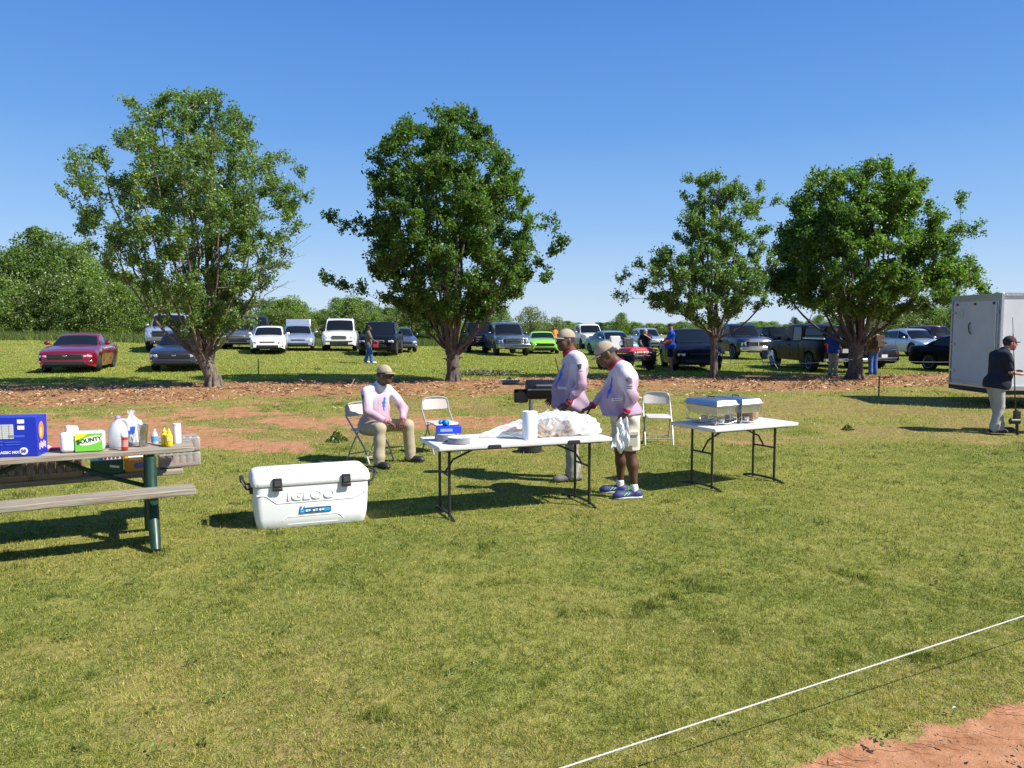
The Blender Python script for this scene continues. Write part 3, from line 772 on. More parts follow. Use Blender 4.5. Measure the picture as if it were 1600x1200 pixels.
def build_brush():
    bk = bark_mat('dead_wood', (0.22, 0.17, 0.12), (0.48, 0.40, 0.31))
    R = random.Random(3)
    c = P(85, 524)
    mb = MB()
    for i in range(16):
        a = R.uniform(0, 3.14); L = R.uniform(1.0, 3.6); x = R.uniform(-2.4, 2.6)
        p = [(x, R.uniform(-.5, .5), 0)]
        for k in range(5):
            q = p[-1]; p.append((q[0] + math.cos(a) * L / 5 + R.uniform(-.15, .15), q[1] + R.uniform(-.2, .2), q[2] + math.sin(a) * L / 5 * .7 + R.uniform(-.05, .15)))
        mb.path(p, [.06, .05, .045, .035, .025, .012], 6)
    o = mb.build('fallen_branches', bk, loc=(c.x, c.y - 1, c.z), fix=False)
    tag(o, 'bleached bare fallen branches piled in front of the left wood', 'branches')
    # brush heap right of middle trunk
    c = P(757, 587); mb = MB()
    for i in range(60):
        a = R.uniform(0, 6.28); L = R.uniform(.15, .5); x, y = R.gauss(0, .5), R.gauss(0, .18); z = R.uniform(0, .12)
        mb.path([(x, y, z), (x + math.cos(a) * L * .5, y + math.sin(a) * L * .3, z + .06), (x + math.cos(a) * L, y + math.sin(a) * L * .4, z + R.uniform(0, .1))], [.008, .006, .003], 4)
    rng = np.random.default_rng(4)
    C = np.stack([rng.normal(0, .55, 900), rng.normal(0, .2, 900), rng.uniform(0.02, .2, 900) * np.exp(-rng.normal(0, .5, 900) ** 2)], -1)
    V, Fq = leaves_np(C, .07 * rng.uniform(.6, 1.3, 900), rng)
    mb.add(V.tolist(), Fq.tolist(), 1)
    o = mb.build('brush_heap', [bk, leaf_mat('wilted_leaves', [(.04, .05, .02), (.10, .10, .04), (.2, .15, .08)], .1)], loc=c, fix=False)
    tag(o, 'low heap of cut leafy twigs right of the knobbly trunk', 'brush heap')
    c = P(1292, 596); mb = MB()
    for i in range(9):
        a = R.uniform(.3, 2.8); L = R.uniform(.3, .8)
        mb.path([(R.uniform(-.3, .3), 0, 0), (math.cos(a) * L * .6, R.uniform(-.1, .1), math.sin(a) * L * .35), (math.cos(a) * L, R.uniform(-.2, .2), math.sin(a) * L * .6)], [.014, .01, .004], 5)
    o = mb.build('dead_branch', bk, loc=c, fix=False); tag(o, 'small pale dead branch left of the broad pear trunk', 'branch')
    # leafy weed
    rng = np.random.default_rng(8)
    wm = leaf_mat('weed_leaves', [(.05, .09, .02), (.10, .15, .03), (.16, .2, .05)], .3)
    for i, (px, py, n, sz, lab) in enumerate([(527, 690, 500, .17, 'leafy weed on the red clay left of the sitting man'), (497, 578, 90, .13, 'small dark sprout on the shaded mulch line'), (1325, 672, 160, .1, 'small weed tuft on the lawn right of the chafing dish table')]):
        c = P(px, py)
        b = rng.uniform(0, 6.28, n); k = rng.uniform(0, 1, n) ** .6
        C = np.stack([np.cos(b) * k * sz, np.sin(b) * k * sz, rng.uniform(.1, 1, n) * sz * 1.1 * (1.1 - k)], -1)
        V, Fq = leaves_np(C, .05 * rng.uniform(.6, 1.3, n), rng)
        me = np_mesh('weed_plant', V, Fq, False); me.materials.append(wm)
        o = bpy.data.objects.new('weed_plant', me); COL.objects.link(o); o.location = c
        tag(o, lab, 'weed')
# ------------------------------------------------------------------ implicit figures
def V3(*a): return np.array(a, float)
def unit(v): v = np.asarray(v, float); return v / (np.linalg.norm(v) + 1e-12)

def cap(a, b, ra, rb=None, k=0.02): return ('c', V3(*a), V3(*b), ra, ra if rb is None else rb, k)
def ell(c, r, R=None, k=0.02): return ('e', V3(*c), V3(*r), np.eye(3) if R is None else np.asarray(R), k)

def frame(fwd, up):
    """columns: right(x), forward(y), up(z)"""
    u = unit(up); f = unit(fwd); r = unit(np.cross(f, u)); f = np.cross(u, r)
    return np.stack([r, f, u], 1)

def sdf_surface(prims, h, cuts=(), fold=0.0, fseed=0, inset=0.0):
    lo = np.full(3, 1e9); hi = -lo
    bbs = []
    for p in prims:
        if p[0] == 'c':
            r = max(p[3], p[4]); a = np.minimum(p[1], p[2]) - r; b = np.maximum(p[1], p[2]) + r
        else:
            r = p[2].max(); a = p[1] - r; b = p[1] + r
        bbs.append((a, b)); lo = np.minimum(lo, a); hi = np.maximum(hi, b)
    lo -= 3 * h; hi += 3 * h
    n = np.ceil((hi - lo) / h).astype(int) + 1
    D = np.full(n, 1.0, np.float32)
    ax = [lo[i] + h * np.arange(n[i]) for i in range(3)]
    for p, (a, b) in zip(prims, bbs):
        k = p[-1]; mg = 0.04 + k
        i0 = np.maximum(0, np.floor((a - mg - lo) / h).astype(int)); i1 = np.minimum(n, np.ceil((b + mg - lo) / h).astype(int) + 1)
        sl = tuple(slice(i0[i], i1[i]) for i in range(3))
        X, Y, Z = np.meshgrid(*[ax[i][sl[i]] for i in range(3)], indexing='ij')
        if p[0] == 'c':
            _, A, B, ra, rb, _ = p
            ba = B - A; q = max(1e-9, ba @ ba)
            t = np.clip(((X - A[0]) * ba[0] + (Y - A[1]) * ba[1] + (Z - A[2]) * ba[2]) / q, 0, 1)
            d = np.sqrt((X - A[0] - t * ba[0]) ** 2 + (Y - A[1] - t * ba[1]) ** 2 + (Z - A[2] - t * ba[2]) ** 2) - (ra + t * (rb - ra))
        else:
            _, C, r, R, _ = p
            px, py, pz = X - C[0], Y - C[1], Z - C[2]
            q = [(px * R[0, j] + py * R[1, j] + pz * R[2, j]) for j in range(3)]
            k0 = np.sqrt(sum((q[j] / r[j]) ** 2 for j in range(3))); k1 = np.sqrt(sum((q[j] / r[j] ** 2) ** 2 for j in range(3))) + 1e-9
            d = k0 * (k0 - 1) / k1
        S = D[sl]
        hh = np.clip(0.5 + 0.5 * (d - S) / k, 0, 1)
        D[sl] = d * (1 - hh) + S * hh - k * hh * (1 - hh)
    if fold or cuts:
        X, Y, Z = np.meshgrid(*ax, indexing='ij')
        if fold:
            s = fseed
            D += fold * (np.sin(30 * Z + 2.2 * np.sin(7 * X + s) + 2.2 * np.sin(8 * Y + 1.3 * s) + 9 * X) * (.55 + .45 * np.sin(7 * Z + 9 * X - 6 * Y + s)) + .45 * np.sin(52 * Z * .6 + 40 * X - 31 * Y + s) * (.5 + .5 * np.sin(9 * Z - 5 * X + 2 * s)))
        for q, nn in cuts:
            nn = unit(nn)
            D = np.maximum(D, (X - q[0]) * nn[0] + (Y - q[1]) * nn[1] + (Z - q[2]) * nn[2])
    if inset: D += inset
    return surf_net(D, lo, h)

def surf_net(D, org, h):
    S = D < 0
    nx, ny, nz = D.shape
    cx, cy, cz = nx - 1, ny - 1, nz - 1
    acc = np.zeros((cx, cy, cz, 3), np.float32); cnt = np.zeros((cx, cy, cz), np.float32)
    for axis in range(3):
        o1, o2 = [i for i in range(3) if i != axis]
        for a in (0, 1):
            for b in (0, 1):
                s0 = [slice(0, cx), slice(0, cy), slice(0, cz)]; s1 = list(s0)
                dims = (cx, cy, cz)
                s0[o1] = slice(a, a + dims[o1]); s0[o2] = slice(b, b + dims[o2])
                s1[o1] = s0[o1]; s1[o2] = s0[o2]; s1[axis] = slice(1, 1 + dims[axis])
                d0 = D[tuple(s0)]; d1 = D[tuple(s1)]
                m = (d0 < 0) != (d1 < 0)
                t = np.where(m, d0 / np.where(m, d0 - d1, 1), 0)
                acc[..., axis] += np.where(m, t, 0); acc[..., o1] += m * a; acc[..., o2] += m * b
                cnt += m
    act = cnt > 0
    idx = np.full((cx, cy, cz), -1, np.int64); idx[act] = np.arange(act.sum())
    cc = np.argwhere(act)
    V = org + h * (cc + acc[act] / cnt[act][:, None])
    Fs = []
    for axis in range(3):
        o1, o2 = [(1, 2), (2, 0), (0, 1)][axis]
        dims = [nx, ny, nz]
        s0 = [slice(1, d - 1) for d in dims]; s0[axis] = slice(0, dims[axis] - 1)
        s1 = list(s0); s1[axis] = slice(1, dims[axis])
        a, b = S[tuple(s0)], S[tuple(s1)]
        m = a != b
        e = np.argwhere(m); e[:, o1] += 1; e[:, o2] += 1
        if len(e) == 0: continue
        def cell(d1, d2):
            q = e.copy(); q[:, o1] += d1; q[:, o2] += d2
            return idx[q[:, 0], q[:, 1], q[:, 2]]
        f = np.stack([cell(-1, -1), cell(0, -1), cell(0, 0), cell(-1, 0)], 1)
        fl = ~a[m]
        f[fl] = f[fl][:, ::-1]
        Fs.append(f)
    Fq = np.concatenate(Fs)
    Fq = Fq[(Fq >= 0).all(1)]
    return V, Fq

def sdf_obj(name, groups, m, parent, h=0.012, cuts=(), fold=0.0, fseed=0, inset=0.0):
    """groups: list of (prims, h) meshed apart and joined in one mesh"""
    if groups and isinstance(groups[0][0], str): groups = [(groups, h)]
    Vs, Fs, o = [], [], 0
    for g, hh in groups:
        V, Fq = sdf_surface(g, hh, cuts, fold, fseed, inset)
        Vs.append(V); Fs.append(Fq + o); o += len(V)
    me = np_mesh(name, np.concatenate(Vs), np.concatenate(Fs))
    me.materials.append(m)
    ob = bpy.data.objects.new(name, me); COL.objects.link(ob); ob.parent = parent
    return ob

def hand_prims(w, d, n, thumb, curl=0.5, s=1.0, spread=0.12, curls=None):
    """w wrist, d finger direction, n palm normal (out of palm), thumb: +1/-1 side"""
    d = unit(d); n = unit(np.asarray(n, float) - (np.asarray(n, float) @ d) * d); sd = np.cross(d, n) * thumb
    w = np.asarray(w, float); P_ = []
    L = 0.095 * s
    for i, o in enumerate((0.030, 0.010, -0.010, -0.029)):
        P_.append(cap(w + sd * o * .6 * s, w + d * L + sd * o * s, .0145 * s, .0115 * s, .012))
    lens = (0.072, 0.080, 0.074, 0.058)
    for i, o in enumerate((0.032, 0.011, -0.011, -0.032)):
        c = curls[i] if curls else curl
        p = w + d * L * (0.98 - 0.05 * (i == 3)) + sd * o * s; ang = 0.15 + c * .8
        sp = spread * (1.5 - i) * .5
        for k, fr in enumerate((.45, .32, .23)):
            dd = unit(d * math.cos(ang) + n * math.sin(ang) + sd * sp)
            q = p + dd * lens[i] * fr * s
            P_.append(cap(p, q, (.0098 - .0012 * k) * s, (.0088 - .0012 * k) * s, .004)); p = q; ang += c * 1.1
    p = w + d * .02 * s + sd * .030 * s; dd = unit(sd * .75 + d * .75 + n * .35)
    q = p + dd * .045 * s; P_.append(cap(p, q, .015 * s, .012 * s, .01))
    dd2 = unit(d * .85 + sd * .25 + n * (.3 + curl * .6)); q2 = q + dd2 * .034 * s; P_.append(cap(q, q2, .0115 * s, .0100 * s, .005))
    q3 = q2 + unit(dd2 + n * .3 * curl) * .026 * s; P_.append(cap(q2, q3, .010 * s, .0082 * s, .004))
    return P_

def head_prims(c, fwd, up, neck, s=1.0, full=1.0):
    R = frame(fwd, up); c = np.asarray(c, float)
    def L(x, y, z): return c + s * (R @ V3(x, y, z))
    f = full
    P_ = [ell(L(0, -.012, .03), (.078 * s, .098 * s, .095 * s), R, .02), ell(L(0, .028, -.03), (.066 * s * f, .070 * s, .078 * s), R, .03),
          ell(L(0, .048, -.082), (.040 * s * f, .040 * s, .030 * s), R, .03),
          ell(L(.042, .055, -.03), (.026 * s * f, .026 * s, .03 * s), R, .02), ell(L(-.042, .055, -.03), (.026 * s * f, .026 * s, .03 * s), R, .02),
          cap(L(-.035, .083, .022), L(.035, .083, .022), .012 * s, .012 * s, .012),
          cap(L(0, .092, .012), L(0, .112, -.022), .009 * s, .0145 * s, .012), ell(L(.013, .100, -.026), (.010 * s,) * 3, R, .008), ell(L(-.013, .100, -.026), (.010 * s,) * 3, R, .008),
          cap(L(-.02, .088, -.051), L(.02, .088, -.051), .0075 * s, .0075 * s, .004), cap(L(-.018, .087, -.062), L(.018, .087, -.062), .008 * s, .008 * s, .004)]
    for sx in (1, -1):
        P_.append(ell(L(sx * .079, -.012, -.005), (.012 * s, .022 * s, .034 * s), R, .006))
    P_.append(cap(L(0, -.03, -.05), neck, .058 * s * f, .064 * s * f, .03))
    return P_, L, R

def person(name, label, root, J, skin, m, opt):
    """J: joint dict (local coords). opt: options"""
    o = dict(girth=1.0, belly=.0, short=False, shorts=False, h=.013, hs=.006, fold=.0025, head_s=1.0, neck_r=.05, thigh=.088, calf=.058, ankle=.042, arm=.052, fore=.044,
             chest=(.19, .125, .2), shirt_drop=0.0, full=1.0, hands=True)
    o.update(opt)
    sL, sR = V3(*J['sL']), V3(*J['sR']); hL, hR = V3(*J['hL']), V3(*J['hR'])
    neck = V3(*J['neck']); chest = (sL + sR) / 2; pel = (hL + hR) / 2
    up = unit(chest - pel); side = unit(sR - sL); fw = unit(np.cross(up, side)); R = np.stack([side, fw, up], 1)
    g = o['girth']; cx, cy, cz = [q * g for q in o['chest']]
    def T(x, y, t): return pel + (chest - pel) * t + side * x + fw * y
    torso = [ell(T(0, .0, .84), (cx, cy, cz * .72), R, .05), ell(T(0, .01 + o['belly'] * .3, .55), (cx * .95, cy * 1.05, .17), R, .05),
             ell(T(0, .02 + o['belly'], .30), (cx * (.93 + o['belly'] * .8), cy * (1.12 + o['belly'] * 1.6), .17), R, .06),
             ell(T(0, -.01, .02), (.175 * g, .125 * g, .14), R, .05),
             cap(sL + (sR - sL) * .14, sR + (sL - sR) * .14, .068 * g, None, .05)]
    trap = [cap(sL * .55 + neck * .45 - up * .01, neck, .05, .05, .04), cap(sR * .55 + neck * .45 - up * .01, neck, .05, .05, .04)]
    torso += trap
    legs = {}
    body = [p for p in torso]
    # body is a touch thinner than the clothes
    for S in 'LR':
        s_, e, w = V3(*J['s' + S]), V3(*J['e' + S]), V3(*J['w' + S])
        hp, kn, an, toe = V3(*J['h' + S]), V3(*J['k' + S]), V3(*J['a' + S]), V3(*J['t' + S])
        body += [cap(s_, e, o['arm'] * .92, o['arm'] * .74, .03), cap(e, e + (w - e) * .35, o['fore'] * .85, o['fore'] * .9, .02), cap(e + (w - e) * .35, w, o['fore'] * .9, .026, .02)]
        body += [cap(hp, kn, o['thigh'] * .95, o['calf'] * .98, .04)]
        kf = kn + (an - kn) * .32
        bk = unit(-(toe - an) * V3(1, 1, 0))
        body += [cap(kn, kf + bk * .012, o['calf'] * .95, o['calf'] * 1.08, .03), cap(kf + bk * .012, an, o['calf'] * 1.02, o['ankle'] * .85, .03)]
    hp_, L, HR = head_prims(J['head'], J['face'], J.get('hup', (0, 0, 1)), neck, o['head_s'], o['full'])
    groups = [(body, o['h']), (hp_, o['hs'])]
    if o['hands']:
        for S in 'LR':
            hd = J.get('hand' + S)
            if hd is None: continue
            w = V3(*J['w' + S]); e = V3(*J['e' + S])
            groups.append((hand_prims(w, hd[0], hd[1], hd[2], hd[3], 1.0 if len(hd) < 5 else hd[4]) + [cap(w - unit(w - e) * .05, w + unit(hd[0]) * .015, .027, .024, .012)], .0042 if o['h'] < .016 else .007))
    # deflate clothed body parts slightly through the coarse group only
    Vs, Fs, off = [], [], 0
    for i, (gp, hh) in enumerate(groups):
        V, Fq = sdf_surface(gp, hh, inset=0.006 if i == 0 else 0)
        Vs.append(V); Fs.append(Fq + off); off += len(V)
    me = np_mesh('body', np.concatenate(Vs), np.concatenate(Fs)); me.materials.append(skin)
    b = bpy.data.objects.new('body', me); COL.objects.link(b); b.parent = root
    # ---------- shirt
    sh = [p for p in torso]
    infl = lambda p, q: (('c', p[1], p[2], p[3] + q, p[4] + q, p[5]) if p[0] == 'c' else ('e', p[1], p[2] + q, p[3], p[4]))
    sh = [infl(p, .012) for p in sh]
    for S in 'LR':
        s_, e, w = V3(*J['s' + S]), V3(*J['e' + S]), V3(*J['w' + S])
        if o['short']:
            e2 = s_ + (e - s_) * .78
            sh += [cap(s_, e2, o['arm'] + .018, o['arm'] + .016, .03)]
        else:
            sh += [cap(s_, e, o['arm'] + .014, o['arm'] * .8 + .014, .03), cap(e, w - unit(w - e) * .02, o['fore'] + .010, .036, .02)]
    hem = pel + up * (o.get('hem', -.10))
    q_ = .86 if o.get('sitting') else 1.0
    sh += [ell(pel + up * (-.02) + fw * o['belly'] * .6, (.225 * g * q_, (.175 * g + o['belly'] * .35) * q_ * q_, .19 * q_), R, .05)]
    sdf_obj('shirt', sh, m['shirt'], root, o['h'] * .85, [(hem, -up)], o['fold'], o.get('seed', 1))
    # ---------- trousers
    tr = [ell(pel - up * .0, (.185 * g, .14 * g, .13), R, .05)]
    tcuts = [] if o.get('sitting') else [(pel + up * (.03 + max(-.04, o.get('hem', -.10))), up)]
    for S in 'LR':
        hp, kn, an = V3(*J['h' + S]), V3(*J['k' + S]), V3(*J['a' + S])
        if o['shorts']:
            e = kn + (kn - hp) * .02
            tr += [cap(hp, e, o['thigh'] + .022, o['calf'] + .042, .05)]
        else:
            tr += [cap(hp, kn, o['thigh'] + .014, o['calf'] + .022, .05), cap(kn, an + (kn - an) * .10, o['calf'] + .022, o['ankle'] + .034, .03), cap(an + (kn - an) * .10, an - unit(kn - an) * .015, o['ankle'] + .034, o['ankle'] + .03, .02)]
    if o['shorts']:
        kz = min(J['kL'][2], J['kR'][2]); tcuts.append((V3(0, 0, kz + .035), V3(0, 0, -1)))
    sdf_obj('shorts' if o['shorts'] else 'trousers', tr, m['pants'], root, o['h'] * .85, tcuts, o['fold'] * (.45 if o.get('sitting') else .9), o.get('seed', 1) + 3)
    # ---------- shoes
    for S in 'LR':
        an, toe = V3(*J['a' + S]), V3(*J['t' + S])
        f = unit((toe - an) * V3(1, 1, 0)); gz_ = toe[2] - .035
        heel = V3(an[0], an[1], gz_ + .045) - f * .045
        up2 = [cap(heel, V3(toe[0], toe[1], gz_ + .045) - f * .045, .045, .046, .02), ell(V3(toe[0], toe[1], gz_ + .038) - f * .05, (.05, .075, .038), frame(f, (0, 0, 1)), .02), cap(heel + V3(0, 0, .02) + f * .03, an + V3(0, 0, .0), .046, .040, .03)]
        sh_o = sdf_obj('shoe', up2, m['shoe'], root, .009 if o['h'] < .016 else .014, [(V3(0, 0, gz_ + .012), V3(0, 0, -1)), (V3(0, 0, an[2] + .012), V3(0, 0, 1))])
        if 'sole' in m:
            so = sdf_obj('sole', [cap(heel + V3(0, 0, -.02), V3(toe[0], toe[1], gz_ + .025) - f * .042, .047, .049, .02)], m['sole'], sh_o, .009, [(V3(0, 0, gz_), V3(0, 0, -1)), (V3(0, 0, gz_ + .028), V3(0, 0, 1))])
        if 'sock' in m:
            sdf_obj('sock', [cap(an + V3(0, 0, -.02), an + (V3(*J['k' + S]) - an) * .09, .045, .044, .01)], m['sock'], root, .009)
        if 'stripe' in m and False: pass
    if 'collar' in m:
        d = unit(V3(*J['head']) - neck)
        cps = [(neck + d * .0 + fw * .012 + V3(0, 0, .0), .066)]
        sdf_obj('collar', [cap(neck - d * .03 + fw * .008, neck + d * .05 + fw * .010, .100, .082, .01)], m['collar'], root, .008, [(neck + d * .058, d), (neck - d * .05, -d)])
    if 'cuff' in m:
        for S in 'LR':
            e, w = V3(*J['e' + S]), V3(*J['w' + S]); d = unit(w - e)
            sdf_obj('cuff', [cap(w - d * .038, w - d * .004, .044, .042, .004)], m['cuff'], root, .008, [(w - d * .004, d), (w - d * .042, -d)])
    # ---------- cap
    if 'cap' in m:
        kids = sdf_obj('cap', [ell(L(0, -.014, .045), (.088 * o['head_s'], .108 * o['head_s'], .098 * o['head_s']), HR, .01)], m['cap'], root, .008,
                       [(L(0, 0, .040), -HR[:, 2])])
        bd = unit(HR[:, 1] - HR[:, 2] * .28)
        if J.get('capback'): bd = -HR[:, 1]
        RB = frame(bd, HR[:, 2])
        sdf_obj('brim', [ell(L(0, 0, .052) + bd * (.085) * o['head_s'], (.078, .088, .011), RB, .01)], m.get('brim', m['cap']), kids, .007, [(L(0, .03, .04) if not J.get('capback') else L(0, -.03, .04), -bd)])
        mb = MB(); q = L(0, -.014, .143); mb.ell(q, (.008, .008, .005), n=8, h=5); mb.build('button', m['cap'], kids)
    if 'hair' in m:
        if o.get('longhair'):
            hp2 = [ell(L(0, -.022, .042), (.090, .108, .098), HR, .02), ell(L(0, -.06, -.08), (.085, .06, .12), HR, .04), ell(L(0, -.07, -.2), (.09, .05, .12), HR, .05)]
            sdf_obj('hair', hp2, m['hair'], root, .012, [], .004)
        else:
            sdf_obj('hair', [ell(L(0, -.02, .028), (.083, .099, .098), HR, .01), ], m['hair'], root, .008, [(L(0, .035, 0), HR[:, 1]), (L(0, 0, -.045), -HR[:, 2])])
    # ---------- face details
    if o['h'] < .016:
        for sx in (1, -1):
            mb = MB(); mb.ell(L(sx * .031, .082, .006), (.013, .011, .0085), Matrix(HR.tolist()), n=10, h=7)
            e_ = mb.build('eye', mat('eye_white', (.55, .5, .45), .3), root)
            mb = MB(); mb.ell(L(sx * .031, .0905, .006), (.0058, .004, .0058), Matrix(HR.tolist()), n=8, h=5); mb.build('iris', mat('iris_dark', (.02, .01, .006), .2), e_)
            mb = MB(); mb.path([L(sx * .012, .095, .026), L(sx * .03, .096, .031), L(sx * .05, .084, .025)], [.003, .0045, .002], 6); mb.build('eyebrow', mat('brow_hair', (.015, .012, .01), .9), root)
        mb = MB(); mb.path([L(-.024, .089, -.0565), L(0, .096, -.0555), L(.024, .089, -.0565)], [.0016, .0022, .0016], 5); mb.build('mouth', mat('mouth_dark', (.05, .015, .012), .6), root)
    if o.get('beard'):
        sdf_obj('beard', [ell(L(0, .052, -.082), (.045, .044, .03), HR, .01), cap(L(-.028, .088, -.043), L(.028, .088, -.043), .009, .009, .01)], o['beard'], root, .006, [(L(0, 0, -.04), HR[:, 2])], .001)
    if o.get('glasses'):
        mb = MB(); gl = MB()
        for sx in (1, -1):
            ring = [L(sx * .032 + .021 * math.cos(a), .104, .006 + .016 * math.sin(a)) for a in np.linspace(0, 2 * math.pi, 12, endpoint=False)]
            mb.path(ring, .0018, 5, closed=True)
            gl.add(ring, [tuple(range(12))])
            mb.tube(L(sx * .053, .104, .01), L(sx * .08, -.01, .012), .0022, None, 5)
        mb.tube(L(-.012, .106, .01), L(.012, .106, .01), .0022, None, 5)
        fr = mb.build('glasses', mat('glasses_frame', (.02, .02, .025), .3), root)
        gl.build('lens', o['glasses'], fr, fix=False)
    return L, HR, R, T

def cloth(name, col, rough=.85, vary=.12, b=.25):
    return mat(name, col, rough, vary=vary, vscale=9, bump=b, bscale=45, spec=.25)

def jersey_mat():
    """sports jersey dyed white at the shoulders running to pink-lilac at the hem"""
    m = bpy.data.materials.new('dyed_jersey'); m.use_nodes = True
    g = NG(m); b = g.N['Principled BSDF']
    a = g.attr('dye')
    tc = g.N.new('ShaderNodeTexCoord').outputs['Object']
    n = g.noise(tc, 7, 4)
    f = g.math('ADD', a, g.math('MULTIPLY', g.math('SUBTRACT', n, .5), .18))
    cr = g.N.new('ShaderNodeValToRGB'); E = cr.color_ramp.elements
    E[0].color = (.33, .235, .34, 1); E[0].position = 0; E[1].color = (.64, .63, .68, 1); E[1].position = .97
    e = E.new(.35); e.color = (.46, .29, .36, 1); e = E.new(.68); e.color = (.56, .44, .50, 1)
    g.L.new(f, cr.inputs['Fac']); g.L.new(cr.outputs['Color'], b.inputs['Base Color'])
    b.inputs['Roughness'].default_value = .75; b.inputs['Specular IOR Level'].default_value = .3
    bp = g.N.new('ShaderNodeBump'); bp.inputs['Distance'].default_value = .02; bp.inputs['Strength'].default_value = .3
    n2 = g.noise(tc, 16, 4); g.L.new(n2, bp.inputs['Height']); g.L.new(bp.outputs['Normal'], b.inputs['Normal'])
    return m

def dye(root, z0, z1, arms):
    """stores how far down the cloth each point lies (dye printed on the jersey)"""
    for o in root.children:
        if o.name.startswith('shirt'):
            me = o.data; n = len(me.vertices); co = np.zeros(n * 3, np.float32); me.vertices.foreach_get('co', co); co = co.reshape(-1, 3)
            f = np.clip((co[:, 2] - z0) / (z1 - z0), 0, 1)
            for s, e in arms:    # sleeves fade from the shoulder to the cuff too
                s, e = np.array(s), np.array(e); ba = e - s; t = ((co - s) @ ba) / (ba @ ba)
                d = np.linalg.norm(co - s - np.clip(t, 0, 1)[:, None] * ba, axis=1)
                k = np.clip((.09 - d) / .02, 0, 1) * (t > .1)
                f = f * (1 - k) + k * np.clip(1 - t * .62, 0, 1)
            a = me.attributes.new('dye', 'FLOAT', 'POINT'); a.data.foreach_set('value', f.astype(np.float32))

def decal_on(root, target, name, pts2d, c, u, v, n, m, lift=.004):
    """polygon patch laid on the cloth: project points along -n on the target mesh"""
    from mathutils.bvhtree import BVHTree
    me = target.data
    bvh = BVHTree.FromPolygons([x.co for x in me.vertices], [tuple(p.vertices) for p in me.polygons])
    c, u, v, n = Vector(c), Vector(u).normalized(), Vector(v).normalized(), Vector(n).normalized()
    bm = bmesh.new()
    lo = [min(p[i] for p in pts2d) for i in (0, 1)]; hi = [max(p[i] for p in pts2d) for i in (0, 1)]
    vs = [bm.verts.new((p[0], p[1], 0)) for p in pts2d]; f = bm.faces.new(vs)
    bmesh.ops.triangulate(bm, faces=bm.faces)
    for it in range(3):
        es = [e for e in bm.edges if e.calc_length() > .022]
        if not es: break
        bmesh.ops.subdivide_edges(bm, edges=es, cuts=1); bmesh.ops.triangulate(bm, faces=bm.faces)
    for w in bm.verts:
        p = c + u * w.co.x + v * w.co.y
        hit = bvh.ray_cast(p + n * .35, -n, .8)
        w.co = (hit[0] + hit[1].normalized() * 0 + n * lift) if hit[0] else p
    o_me = bpy.data.meshes.new(name); bm.to_mesh(o_me); bm.free(); o_me.materials.append(m)
    o = bpy.data.objects.new(name, o_me); COL.objects.link(o); o.parent = target
    return o

def kid(root, nm):
    for c in root.children:
        if c.name.split('.')[0] == nm: return c

